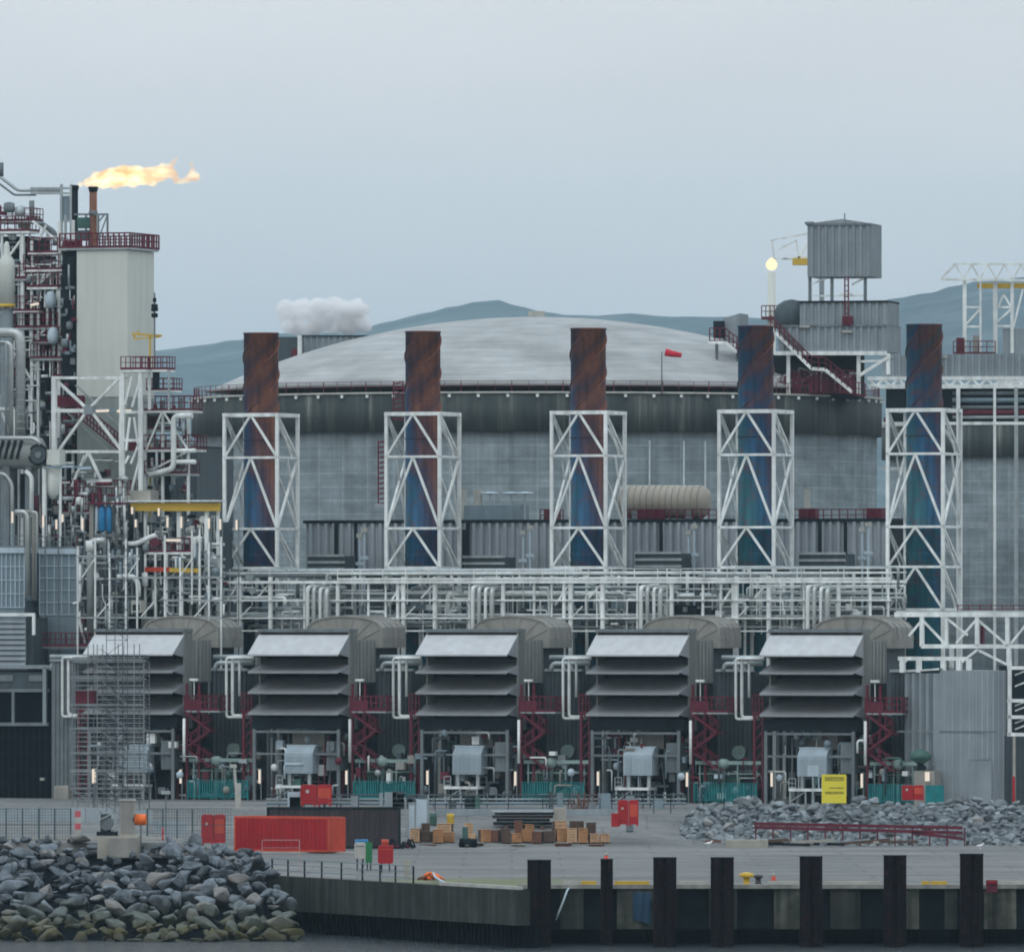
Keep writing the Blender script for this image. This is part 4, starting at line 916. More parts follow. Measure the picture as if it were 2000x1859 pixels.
t = thing('truss_bridge', 'white steel truss bridge with diagonal members crossing in front of the last stack', 'bridge', RF, (14, 8, 0)); vB = 8.0
uA, uB = U(1748, vB), U(2075, vB)
zz = lambda py: RF.z(py, U(1900,vB), vB)
MB().bar((uA, vB, zz(1200)), (uB, vB, zz(1200)), .42).build('top_chord', M['white'], t); MB().bar((uA, vB+3, zz(1200)), (uB, vB+3, zz(1200)), .3).build('top_chord', M['white'], t)
MB().bar((U(1800,vB), vB, zz(1262)), (uB, vB, zz(1262)), .36).build('bottom_chord', M['white'], t)
for px in (1801, 1849, 1909, 1968, 2030): MB().bar((U(px,vB), vB, zz(1262)), (U(px,vB), vB, zz(1200)), .36 if px in (1801,1909,1968) else .28).build('vertical', M['white'], t)
mb = MB()
for a, b_, y0_, y1_ in ((1775,1800,1242,1212), (1803,1847,1212,1258), (1868,1905,1256,1212), (1912,1965,1212,1258), (1975,2010,1256,1212), (1874,1910,1296,1268), (1912,1966,1270,1297), (1848,1890,1206,1240)): mb.bar((U(a,vB), vB, zz(y0_)), (U(b_,vB), vB, zz(y1_)), .2)
mb.build('diagonal_lattice', M['white'], t)
MB().box(uA, uB, vB+.2, vB+2.8, zz(1196), zz(1192)).build('deck', M['galv'], t)
MB().bar((U(1971,vB), vB, 0), (U(1971,vB), vB, zz(1262)), .4).build('support_post', M['white'], t); MB().bar((U(1852,vB+2), vB+3, 0), (U(1852,vB+2), vB+3, zz(1262)), .35).build('support_post', M['white'], t)
MB().box(U(1885,vB), U(1900,vB), vB+3.1, vB+3.6, zz(1258), zz(1222)).build('maroon_panel', M['maroon'], t)
mb = MB()
for yy in (1190, 1182): mb.bar((U(1868,vB), vB+.3, zz(yy)), (uB, vB+.3, zz(yy)), .08)
for k in range(9): mb.bar((U(1868+k*22,vB), vB+.3, zz(1196)), (U(1868+k*22,vB), vB+.3, zz(1182)), .07)
mb.build('deck_railing_frame', M['maroon'], t)
t = thing('ladder_cage', 'white steel framed stair cage hanging beside the silo at the picture edge', 'stair cage', RF, (U(1985,-2), -2, 0)); vC = -2.
z_ = lambda py: RF.z(py, U(1985,vC), vC); mb = MB()
for px in (1972, 2012): mb.bar((U(px,vC), vC, z_(1436)), (U(px,vC), vC, z_(1290)), .3)
for py in (1304, 1368, 1400, 1434): mb.bar((U(1968,vC), vC, z_(py)), (U(2020,vC), vC, z_(py)), .3)
for k, py in enumerate((1318,1340,1378,1388,1412,1424)): mb.bar((U(1980,vC), vC+.4, z_(py)), (U(2010,vC), vC+.4, z_(py-12)), .12)
mb.build('cage_frame', M['white'], t)
MB().bar((U(1981,vC), vC, 0), (U(1981,vC), vC, z_(1436)), .2).build('post', M['concl'], t); MB().bar((U(1981,vC), vC-.12, .3), (U(1981,vC), vC-.12, 2.6), .2).build('red_marker', M['red'], t)
t = thing('annex_wall', 'brown grey low building wall beyond the silo, under the stair cage', 'wall', RF, (U(1985,3), 3, 0))
MB().corr((U(1950,3), 3), (U(2080,3), 3), 0, RF.z(1436, U(1985,3), 3), .8, .12).build('wall', M['cladd'], t); MB().box(U(1950,3), U(2080,3), 3.2, 9, 0, RF.z(1300, U(1985,3), 3)).build('core', M['dark'], t)

# ------------------------------------------------------------------ pipe gallery in front of the second tank
Yg = 1120.; GF = Fr(0, Yg, G, R_(6)); gu = GF.u; gz_ = lambda py, v=0: GF.z(py, gu(1850, v), v)
t = thing('pipe_gallery', 'raised grey corrugated gallery on a white truss, running past the last stack', 'gallery', GF, (gu(1850), 0, 0))
MB().corr((gu(1722), 0), (gu(2100), 0), gz_(736), gz_(692), .75, .2).build('cladding', M['clad'], t); MB().box(gu(1722), gu(2100), .25, 7, gz_(736), gz_(692)).build('gallery_core', M['clad'], t)
mb = MB(); mb.bar((gu(1695), -.2, gz_(739)), (gu(2100), -.2, gz_(739)), .4); mb.bar((gu(1695), -.2, gz_(755)), (gu(2100), -.2, gz_(755)), .45)
for k in range(28): a = 1697+k*14.4; mb.bar((gu(a), -.2, gz_(754 if k%2 else 740)), (gu(a+14.4), -.2, gz_(740 if k%2 else 754)), .28)
mb.build('truss_lattice', M['white'], t)
MB().box(gu(1730), gu(2100), .4, 6, gz_(826), gz_(757)).build('painted_shade_box', M['dark'], t)  # dark box put in as the shade under the gallery
for k, (yy, r, m) in enumerate(((768,.25,'grey'), (782,.3,'bluegr'), (796,.22,'grey'), (806,.3,'maroon'), (815,.2,'galv'))): MB().tube([(gu(1860), .2-.05*k, gz_(yy)), (gu(2100), .2-.05*k, gz_(yy))], r, 8).build('run_pipe', M[m], t)
for px in (1872, 1943, 1985): MB().bar((gu(px), -.3, 0), (gu(px), -.3, gz_(757)), .42 if px != 1943 else .3).build('column', M['white'] if px != 1985 else M['galv'], t)
MB().bar((gu(1720), -.35, gz_(827)), (gu(2100), -.35, gz_(827)), .35).build('beam', M['white'], t); MB().bar((gu(1720), -.35, gz_(915)), (gu(1768), -.35, gz_(915)), .3).build('beam', M['white'], t)
for px in (1730, 1768, 1835): MB().box(gu(px), gu(px+16), -.3, .3, gz_(699), gz_(696)).build('lamp_strip', M['kerb'], t)
# crane frame on top
t = thing('gantry_frame', 'white steel gantry with a yellow crane beam standing on the grey gallery', 'gantry', GF, (gu(1930), 1, gz_(692)))
v = 1.0; q = lambda px, py, vv=1.0: Vector((gu(px, vv), vv, GF.z(py, gu(px, vv), vv)))
for px, w in ((1884,.42), (1915,.22), (1944,.46), (1977,.36), (2030,.4)): MB().bar(q(px, 690), q(px, 548), w).build('post', M['white'], t)
mb = MB()
for a, b_ in (((1888,632),(1914,604)), ((1888,600),(1914,600)), ((1888,638),(1914,638)), ((1948,628),(1975,604)), ((1948,600),(1975,600)), ((1948,637),(1975,637)), ((1950,600),(1960,575)), ((1960,575),(1975,600)), ((1979,640),(1998,565))): mb.bar(q(*a), q(*b_), .22)
mb.build('brace_lattice', M['white'], t)
mb = MB()
for vv in (.4, 3.0):
    mb.bar(q(1838,546,vv), q(2060,548,vv), .25); mb.bar(q(1862,516,vv), q(2060,516,vv), .22); mb.bar(q(1838,545,vv), q(1866,516,vv), .25)
    for k in range(12): a = 1866+k*16; mb.bar(q(a, 546 if k%2 else 517, vv), q(a+16, 517 if k%2 else 546, vv), .18)
for k in range(8): mb.bar(q(1866+k*26,516,.4), q(1866+k*26,516,3), .14)
mb.build('roof_truss_lattice', M['white'], t)
MB().box(gu(1908,1), gu(2060,1), 1.4, 2.0, GF.z(563,gu(1940),1), GF.z(553,gu(1940),1)).build('crane_beam', M['yellow'], t)
MB().box(gu(1958,1), gu(2080,1), 1.2, 4, gz_(692)+.003, GF.z(642,gu(1960),1)).build('clad_cabin', M['clad'], t)
mb = MB(); mb.rail(q(1862,691,.3), q(1944,691,.3), 1.4, .9, .1); mb.build('railing_frame', M['maroon'], t)
MB().box(gu(1868,1), gu(1884,1), .6, 2, gz_(692)+.003, GF.z(660,gu(1880),1)).build('winch_box', M['maroon'], t); MB().box(gu(1900,1), gu(1915,1), 1.2, 2, gz_(692)+.003, GF.z(655,gu(1900),1)).build('cabin', M['beige'], t)

# ------------------------------------------------------------------ clad head building standing on the big tank's edge
Yh = 1082.; HF = Fr(0, Yh, 0, R_(12)); hu = HF.u; q = lambda px, py, v=0.: Vector((hu(px, v), v, HF.z(py, hu(px, v), v)))
ZR = 42.9
t = thing('pump_head_building', 'stepped grey corrugated building on white legs at the edge of the domed tank', 'building', HF, (hu(1640), 0, ZR))
def cladbox(name, a, b_, yt, yb, v0, dep, p=.8):
    z0, z1 = q(a, yb, v0).z, q(a, yt, v0).z; u0, u1 = hu(a, v0), hu(b_, v0)
    mb = MB().corr((u0, v0), (u1, v0), z0, z1, p, .18); mb.corr((u1, v0), (u1, v0+dep), z0, z1, p, .18); mb.box(u0, u1-.02, v0+.05, v0+dep, z0, z1-.02); mb.build(name, M['clad'], t)
    MB().box(u0-.1, u1+.15, v0-.25, v0+dep+.1, z1, z1+.22).build('trim', M['dark' if name == 'upper_storey' else 'grey'], t)
cladbox('lower_storey', 1520, 1729, 639, 688, 0, 9); cladbox('upper_storey', 1562, 1732, 592, 635, .8, 7)
mb = MB(); z0, z1 = q(1530,640).z, q(1530,592).z
mb.lathe([(1.9, z0), (1.9, z1-.8), (1.5, z1-.1), (.8, z1+.35), (.05, z1+.5)], (hu(1545,3), 3.2, 0), 20); mb.build('round_vessel', M['cladd'], t)
MB().bar(q(1514,690,-.2), q(1732,690,-.2), .42).build('floor_beam', M['white'], t)
for px in (1677, 1735, 1540): MB().bar(q(px,690, .2), (hu(px,.2), .2, ZR-.2 if px != 1735 else ZR+2), .38).build('leg', M['white'], t)
mb = MB(); mb.bar(q(1678,734), q(1735,697), .34); mb.bar(q(1682,706), q(1728,704), .22); mb.build('bracket_frame', M['white'], t)
MB().box(hu(1500,4), hu(1676,4), 4, 8, ZR-.5, q(1600,693,4).z).build('shaded_wall', M['dark'], t)  # dark wall colour stands in for shade beneath the building
# stair flights
mb = MB(); pts = [(1505,640), (1585,720), (1612,722), (1665,766)]
for dv in (-1.2, -.3):
    for a, b_ in zip(pts[:-1], pts[1:]): mb.bar(q(*a, dv), q(*b_, dv), .14, .35)
mb.build('stair_stringer_frame', M['white'], t)
mb = MB()
for a, b_ in zip(pts[:-1], pts[1:]): mb.rail(q(*a, -1.25), q(*b_, -1.25), 1.3, .7, .11); mb.rail(q(*a, -.3), q(*b_, -.3), 1.3, .7, .11)
mb.rail(q(1640,767,-1), q(1690,775,-1), 1.4, .7, .11)
mb.build('stair_railing_frame', M['maroon'], t)
for px, py in ((1572, 640), (1655, 650)): MB().box(hu(px-10,-.3), hu(px+10,-.3), -.5, -.1, q(px,py).z, q(px,py-4).z).build('canopy_lamp', M['kerb'], t)
rnd = random.Random(3); mb = MB()
for k in range(16):
    px = rnd.uniform(1515, 1668); p = q(px, 768, .5); mb.rail(p, p+Vector((rnd.uniform(1,2.6),0,0)), rnd.uniform(.8, 2.6), .6, .09)
mb.build('railing_frame', M['maroon'], t)
for k in range(14):
    px = rnd.uniform(1515, 1660); p = q(px, 767, 1.5); MB().pipe([p, p+Vector((0,0,rnd.uniform(.8,2.8))), p+Vector((rnd.uniform(.8,2),0,2.0))], rnd.uniform(.08,.2), 6).build('valve_pipe', rnd.choice((M['galv'], M['white'], M['maroon'], M['beige'])), t)
MB().box(hu(1645,-.4), hu(1664,-.4), -.5, .3, q(1650,636).z, q(1650,618).z).build('door_platform', M['maroon'], t); mb = MB(); mb.bar(q(1650,634,-.5), q(1650,540,-.5), .14); mb.bar(q(1657,634,-.5), q(1657,540,-.5), .14)
z = q(1650,634,-.5).z
while z < q(1650,545,-.5).z: mb.bar((hu(1650,-.5), -.5, z), (hu(1657,-.5), -.5, z), .1); z += .6
mb.build('ladder_frame', M['maroon'], t)
cladbox('top_storey', 1577, 1699, 441, 541, 1.5, 6.5)
u0, u1 = hu(1575,1.5), hu(1701,1.5); z1 = q(1600,441,1.5).z; mm = hu(1645,1.5); z2 = q(1640,428,1.5).z
MB().add([(u0,1.3,z1+.2),(u1,1.3,z1+.2),(mm,1.3,z2),(u0,8.2,z1+.2),(u1,8.2,z1+.2),(mm,8.2,z2)], [(0,1,2),(3,5,4),(0,2,5,3),(1,4,5,2),(0,3,4,1)]).build('gable_roof', M['clad'], t)
MB().bar((mm, 3, z2), (mm, 3, z2+.7), .12).build('finial', M['grey'], t)
MB().box(hu(1573,1.5), hu(1590,1.5), 1.1, 1.6, z1+.15, z1+.42).build('eave_bracket', M['grey'], t)
for px in (1582, 1625, 1690): MB().bar(q(px,592,2), q(px,541,2), .32).build('leg', M['grey'], t)
mb = MB(); mb.bar(q(1584,556,2), q(1612,544,2), .2); mb.bar(q(1664,556,2), q(1690,542,2), .2); mb.bar(q(1582,578,2), q(1690,578,2), .16); mb.bar(q(1640,575,2), q(1665,575,2), .2); mb.build('brace_frame', M['white'], t)
# platform and little house at the dome edge
t = thing('roof_cabin', 'dark roof cabin with maroon railing at the dome edge, before the fourth stack', 'cabin', HF, (hu(1405), 0, ZR))
MB().box(hu(1393,1), hu(1412,1), 1, 3, q(1400,660,1).z, q(1400,627,1).z).build('cabin_wall', M['dark'], t)
z0, z1 = q(1410,668,2).z, q(1410,612,2).z
MB().add([(hu(1412,2),2,z0),(hu(1445,2),2,z0),(hu(1445,2),2,q(1440,612,2).z),(hu(1412,2),2,q(1412,622,2).z),(hu(1412,2),7,z0),(hu(1445,2),7,z0),(hu(1445,2),7,q(1440,612,2).z),(hu(1412,2),7,q(1412,622,2).z)], [(0,1,2,3),(7,6,5,4),(3,2,6,7),(0,3,7,4),(1,5,6,2)]).build('cabin_side', M['clad'], t)
mb = MB(); mb.rail(q(1386,668,0), q(1416,668,0), 1.5, .6, .11); mb.rail(q(1416,668,0), q(1440,686,0), 1.5, .6, .11); mb.build('railing_frame', M['maroon'], t)
mb = MB(); mb.bar(q(1383,669,-.1), q(1418,669,-.1), .16, .3); mb.bar(q(1418,669,-.1), q(1440,688,-.1), .16, .3); mb.build('deck_edge_frame', M['white'], t)
MB().bar(q(1400,668,1), (hu(1400,1),1,ZR+2), .3).build('leg', M['grey'], t); MB().bar(q(1440,668,3), (hu(1440,3),3,ZR), .3).build('leg', M['grey'], t)
# gas flare ball, mast and hoist
Yf = 1210.; x = PX(1507, Yf)
t = thing('flare_mast', 'tall pale mast with a small round glowing flame, next to the clad head building', 'flare', WF, (x, Yf, G))
MB().tube([(x, Yf, G), (x, Yf, PZ(532, Yf))], [.62, .5], 12).build('mast', M['cream'], t)
MB().lathe([(.05,-.72),(.42,-.6),(.68,-.2),(.70,.1),(.5,.5),(.2,.75),(.05,.85)], (x, Yf, PZ(517, Yf)), 16).build('flame', M['lampw'], t)
mb = MB(); a = PX(1487,Yf); mb.rail((a, Yf-1, PZ(622,Yf)), (PX(1520,Yf), Yf-1, PZ(622,Yf)), 1.5, .5, .12); mb.box(a, PX(1520,Yf), Yf-1, Yf+1, PZ(624,Yf), PZ(622,Yf)); mb.build('landing_frame', M['maroon'], t)
Yk = 1240.; t = thing('hoist_crane', 'yellow hoist on a thin white jib hooked to the top of the clad head building', 'crane', WF, (PX(1600,Yk), Yk, G))
MB().bar((PX(1605,Yk), Yk, G), (PX(1605,Yk), Yk, PZ(480,Yk)), .6).build('mast', M['clad'], t)
MB().box(PX(1548,Yk), PX(1585,Yk), Yk-.8, Yk+.8, PZ(518,Yk), PZ(505,Yk)).build('hoist', M['yellow'], t)
mb = MB()
for a, b_ in (((1505,470),(1605,452)), ((1530,505),(1605,500)), ((1520,488),(1555,470)), ((1555,470),(1560,505)), ((1560,505),(1590,458)), ((1512,505),(1548,507)), ((1508,470),(1512,505))): mb.bar((PX(a[0],Yk), Yk, PZ(a[1],Yk)), (PX(b_[0],Yk), Yk, PZ(b_[1],Yk)), .2)
mb.build('jib_lattice', M['white'], t)

# ------------------------------------------------------------------ utility building behind the tank and its steam
Yb = 1190.; t = thing('utility_building', 'grey box building behind the dome with steam rising from its roof', 'building', WF, (PX(640,Yb), Yb, G))
MB().corr((PX(588,Yb),Yb), (PX(728,Yb),Yb), G, PZ(657,Yb), .7, .15).build('wall', M['clad'], t); MB().box(PX(588,Yb), PX(728,Yb), Yb+.2, Yb+14, G, PZ(657,Yb)-.02).build('core', M['clad'], t)
MB().box(PX(545,Yb), PX(584,Yb), Yb-2, Yb+6, G, PZ(659,Yb)).build('stair_block', M['cladd'], t); MB().bar((PX(586,Yb), Yb-2.2, PZ(700,Yb)), (PX(586,Yb), Yb-2.2, PZ(656,Yb)), .5).build('white_post', M['white'], t)
MB().box(PX(570,Yb), PX(582,Yb), Yb-2.3, Yb-2.05, PZ(702,Yb), PZ(682,Yb)).build('maroon_door', M['maroon'], t)
MB().box(PX(588,Yb)-.2, PX(728,Yb)+.2, Yb-.3, Yb+14.2, PZ(657,Yb), PZ(655,Yb)).build('roof', M['dark'], t)

def lumpy(name, balls, seed, amp, freq, m, sub=4):
    """one closed lumpy mesh from a few overlapping balls (a metaball skin, then roughened)"""
    from mathutils import noise as mn
    mbd = bpy.data.metaballs.new(name + '_src'); mbd.resolution = sub; mbd.render_resolution = sub; mbd.threshold = .35
    for (x, y, z, r) in balls:
        e = mbd.elements.new(); e.co = (x, y, z); e.radius = r * 1.45; e.stiffness = 2
    mo = bpy.data.objects.new(name + '_src', mbd); col.objects.link(mo)
    dg = bpy.context.evaluated_depsgraph_get(); dg.update(); me = bpy.data.meshes.new_from_object(mo.evaluated_get(dg)); me.name = name
    bpy.data.objects.remove(mo); bpy.data.metaballs.remove(mbd)
    for v in me.vertices:
        p = v.co * freq; v.co += v.normal * amp * (mn.fractal(p + Vector((seed, 0, 0)), .9, 2.1, 4))
    me.materials.clear(); me.materials.append(m)
    for p in me.polygons: p.use_smooth = True
    o = bpy.data.objects.new(name, me); col.objects.link(o); return o
ST = bpy.data.materials.new('steam_vapour'); nt, N, L = nodes_of(ST); nt.nodes.clear()
o_ = N('ShaderNodeOutputMaterial'); vs_ = N('ShaderNodeVolumeScatter'); vs_.inputs['Color'].default_value = (1, 1, 1, 1); vs_.inputs['Anisotropy'].default_value = 0
L(mathn(nt, 'MULTIPLY', maprange(nt, noise(nt, objpos(nt), .5, 6, .7), .36, .56, .05, 1.0), 1.7), vs_.inputs['Density']); L(vs_.outputs[0], o_.inputs['Volume'])
rnd = random.Random(9); balls = []
for a in range(9):
    for b_ in range(3):
        px, py = 560 + a*18.5 + rnd.uniform(-5,5), 604 + b_*19 + rnd.uniform(-3,3) + (7 if b_ == 0 and a in (0, 8) else 0); balls.append((PX(px,1198)-PX(640,1198), rnd.uniform(-2.5, 2.5), PZ(py,1198)-PZ(640,1198), rnd.uniform(.9, 1.15)))
steam = lumpy('steam', balls, 2.0, .45, .8, ST, .35); steam.location = (PX(640,1198), 1200, PZ(640,1198)+.3)
tag(steam, 'thick white steam cloud rising behind the dome, above the grey box building', 'steam', kind='stuff')

t = thing('plant_building', 'dark grey ribbed building block seen between valve platform and big tank', 'building', RF, (RF.u(330, 60), 62, 0)); u0, u1 = RF.u(262, 60), RF.u(382, 60)
MB().corr((u0, 60), (u1, 60), 0, RF.z(872, u0, 60), .9, .2).build('wall', M['cladd'], t); MB().box(u0, u1, 60.2, 70, 0, RF.z(872, u0, 60)-.05).build('core', M['cladd'], t); MB().box(u0-.2, u1+.2, 59.8, 70.2, RF.z(872, u0, 60), RF.z(872, u0, 60)+.3).build('roof', M['grey'], t)

PL = bpy.data.materials.new('thin_vapour'); nt, N, L = nodes_of(PL); nt.nodes.clear()
o_ = N('ShaderNodeOutputMaterial'); vs_ = N('ShaderNodeVolumeScatter'); vs_.inputs['Color'].default_value = (1, 1, 1, 1)
L(mathn(nt, 'MULTIPLY', maprange(nt, noise(nt, objpos(nt), .7, 5, .7), .45, .65, 0, 1.0), .5), vs_.inputs['Density']); L(vs_.outputs[0], o_.inputs['Volume'])
rnd = random.Random(13); balls = [(PX(1520+a*9,1225)-PX(1550,1225), rnd.uniform(-.6,.6), PZ(500-a*4+rnd.uniform(-7,7),1225)-PZ(485,1225), rnd.uniform(.45,.9)) for a in range(8)]
plume = lumpy('vapour', balls, 7.0, .35, 1.0, PL, .25); plume.location = (PX(1550,1225), 1225, PZ(485,1225))
tag(plume, 'thin white vapour drifting from the small flame towards the clad head building', 'vapour', kind='stuff')

# ------------------------------------------------------------------ process plant at the end of the row
A = RF.at
def V3(*a): return Vector(a)
def deck_rail(t, pa, pb, py, v, depth=3., h=1.3, step=.7, rail=True, deck='white', name='deck'):
    a, b_ = A(pa, py, v), A(pb, py, v)
    MB().box(a.x, b_.x, v, v+depth, a.z-.22, a.z).build(name, M[deck], t)
    if rail:
        mb = MB(); mb.rail((a.x, v, a.z), (b_.x, v, a.z), h, step*1.2, .075); mb.rail((b_.x, v, a.z), (b_.x, v+depth, a.z), h, step*1.4, .07); mb.rail((a.x, v+depth, a.z), (b_.x, v+depth, a.z), h, step*2, .06); mb.build('railing_frame', M['maroon'], t)
def post(t, px, yt, yb, v, w=.28, m='white', name='post'):
    a = A(px, yt, v); zb = 0 if yb is None else RF.z(yb, a.x, v); MB().bar((a.x, v, zb), a, w).build(name, M[m], t)
def beam(t, pa, ya, pb, yb, v, w=.25, m='white', name='beam'):
    MB().bar(A(pa, ya, v), A(pb, yb, v), w).build(name, M[m], t)
def pipep(t, pts, r, m='pipe', v=0, n=10, name='pipe', bend=None):
    MB().pipe([A(p[0], p[1], v + (p[2] if len(p) > 2 else 0)) for p in pts], r, n, bend).build(name, M[m], t)
def pbox(t, pa, pb, yt, yb, v, dep, m, name='module'):
    a, b_ = A(pa, yt, v), A(pb, yb or yt, v); zb = 0 if yb is None else RF.z(yb, a.x, v); MB().box(a.x, b_.x, v, v+dep, zb, a.z).build(name, M[m], t)

def clutter(t, x0, x1, y0, y1, v, dep, n, seed, cs=('galv','white','white','pipe','grey','bluegr','clad')):
    """small pipes, valves and boxes that crowd a steel frame"""
    rnd = random.Random(seed)
    for k in range(n):
        x, y, vv, q = rnd.uniform(x0, x1), rnd.uniform(y0, y1), v + rnd.uniform(0, dep), rnd.random(); m = rnd.choice(cs)
        if q < .45:
            l = rnd.uniform(12, 46); pts = [(x, y), (x, min(y1, y+l))] + ([(max(x0, min(x1, x+rnd.uniform(6,24)*rnd.choice((-1,1)))), min(y1, y+l))] if rnd.random() < .5 else []); pipep(t, pts, rnd.choice((.07,.1,.14,.2)), m, vv, 6)
        elif q < .72: pipep(t, [(x, y), (min(x1, x+rnd.uniform(12, 40)), y)], rnd.choice((.08,.11,.16)), m, vv, 6)
        elif q < .9: pbox(t, x, min(x1, x+rnd.uniform(3,10))+.5, y, y+rnd.uniform(4,14), vv, .8, rnd.choice(('grey','dark','beige','bluegr','galv','maroon')), 'equipment_box')
        else: MB().lathe([(.05,-.4),(.3,-.3),(.36,0),(.3,.3),(.05,.4)], A(x, y, vv), 10).build('valve_body', M[m], t)
# cold box
vC = 26.; a, b_ = A(150, 490, vC), A(249, 490, vC); zt_ = a.z; cx = (a.x+b_.x)/2
t = thing('cold_box', 'tall plain off white process box under a maroon railed roof deck, by the flare', 'process box', RF, (cx, vC+3, 0))
MB().box(a.x, b_.x, vC, vC+6.6, RF.z(775, cx, vC), zt_).build('cladding', M['cream'], t); MB().box(a.x+.01, b_.x-.01, vC+.05, vC+6.5, 0, RF.z(775, cx, vC)-.003).build('shaded_cladding', mat('cream_clad_shade', (.28,.32,.30), .65, 0, .12, .4, .1), t)  # lower part of the same box, its shade put into a darker colour
u0, u1 = RF.u(118, vC), RF.u(296, vC) - 2.1
MB().box(u0, u1, vC-.2, vC+7, zt_+.05, zt_+.25).build('roof_deck', M['galv'], t)
mb = MB(); mb.rail((u0, vC-.2, zt_+.25), (u1, vC-.2, zt_+.25), 1.35, .55, .13); mb.rail((u1, vC-.2, zt_+.25), (u1, vC+7, zt_+.25), 1.35, .6, .13); mb.rail((u0, vC+7, zt_+.25), (u1, vC+7, zt_+.25), 1.35, .55, .12); mb.bar((u0, vC+.5, zt_+.6), (u0+2.0, vC+.5, zt_+.6), .1, .7); mb.build('roof_railing_frame', M['maroon'], t)
mb = MB(); mb.box(u0, RF.u(149,vC), vC+.4, vC+5, RF.z(880,cx,vC), zt_); mb.build('dark_flank', M['dark'], t)
clutter(t, 120, 146, 500, 870, vC-.4, .7, 40, 51, ('grey','galv','dark','bluegr','maroon','grey')); MB().bar(A(150, 735, vC-.06), A(249, 738, vC-.06), .06).build('seam', M['grey'], t)

# flare pair
vF = 31.; t = thing('flare_stack', 'two slim flare pipes on a frame above the white process box', 'flare', RF, (RF.u(165,vF), vF, 0))
for px, yt, m, w in ((147, 362, 'dark', .27), (182, 365, 'brown', .36)):
    p = A(px, yt, vF); MB().tube([(p.x, vF, 0), (p.x, vF, p.z)], w, 12).build('flare_pipe', M[m], t); MB().lathe([(w*1.05,-.5),(w*1.35,-.1),(w*1.3,.0)], p, 12).build('burner_tip', M['dark'], t)
MB().tube([A(182, 420, vF), A(182, 412, vF)], .42, 12).build('collar', M['grey'], t)
pbox(t, 123, 137, 383, 430, vF, .8, 'bluegr', 'knock_out_drum')
for px in (120, 139): post(t, px, 360, 470, vF-.1, .22, 'galv')
for ya in (368, 378, 432): beam(t, 60 if ya < 380 else 118, ya, 140, ya, vF-.1, .2, 'galv')
for px in (168, 192, 210): post(t, px, 418, 470, vF-.2, .16, 'grey')
beam(t, 145, 419, 211, 419, vF-.2, .18, 'grey'); beam(t, 192, 434, 203, 421, vF-.2, .12, 'grey'); beam(t, 193, 466, 209, 422, vF-.2, .1, 'grey')
pbox(t, 148, 172, 450, 470, vF-.5, 1.2, 'cladd', 'valve_box'); pbox(t, 150, 176, 425, 446, vF-.3, .8, 'green', 'valve_box')
pipep(t, [(-20, 330), (35, 372), (120, 372)], .16, 'galv', vF); pipep(t, [(-20, 345), (28, 381), (70, 381)], .1, 'grey', vF)
pipep(t, [(62, 392), (62, 425), (108, 455), (108, 480)], .26, 'grey', vF); pipep(t, [(52, 424), (75, 424), (95, 455), (95, 470)], .2, 'galv', vF)

# flame
FL = bpy.data.materials.new('flame_fire'); nt, N, L = nodes_of(FL); nt.nodes.clear(); o_ = N('ShaderNodeOutputMaterial'); em = N('ShaderNodeEmission')
p = objpos(nt); q3 = xyz(nt, p); n_ = noise(nt, scaled(nt, p, (.45, .9, .9)), 1.3, 5, .65)
st = mathn(nt, 'MULTIPLY', maprange(nt, n_, .34, .60, .75, 1.5), maprange(nt, q3[0], 1, 12, 1.35, .95)); L(st, em.inputs['Strength'])
L(rampn(nt, n_, [(.33, (1, .36, .09)), (.46, (1, .60, .22)), (.58, (1, .84, .50))]), em.inputs['Color']); ab = N('ShaderNodeVolumeAbsorption'); ab.inputs['Color'].default_value = (0, 0, 0, 1); ab.inputs['Density'].default_value = .9; ad = N('ShaderNodeAddShader'); L(em.outputs[0], ad.inputs[0]); L(ab.outputs[0], ad.inputs[1]); L(ad.outputs[0], o_.inputs['Volume'])
c0 = RF.world(A(152, 360, vF)); YF = c0.y; sF = F/YF
def fb(px, py, r, dy=0): return ((px-152)/sF, dy, (360-py)/sF, r/sF)
balls = [fb(158,360,6), fb(170,357,9), fb(185,354,12), fb(200,350,17,.2), fb(216,348,19,-.2), fb(232,345,20), fb(248,343,21,.2), fb(264,343,20), fb(280,345,18), fb(296,344,17), fb(312,339,16), fb(326,336,14), fb(338,341,11), fb(345,352,8), fb(333,325,8), fb(340,317,5.5), fb(345,309,4), fb(318,325,8), fb(355,354,6), fb(366,352,8), fb(376,345,11), fb(384,346,8), fb(376,332,7), fb(374,321,4.5), fb(300,358,8), fb(260,360,9), fb(224,362,8), fb(200,363,6), fb(188,341,6)]
flame = lumpy('flame', balls, 4.0, .16, 1.1, FL, .16); flame.location = c0
tag(flame, 'bright orange and white flame blowing sideways from the flare pipes', 'flame')

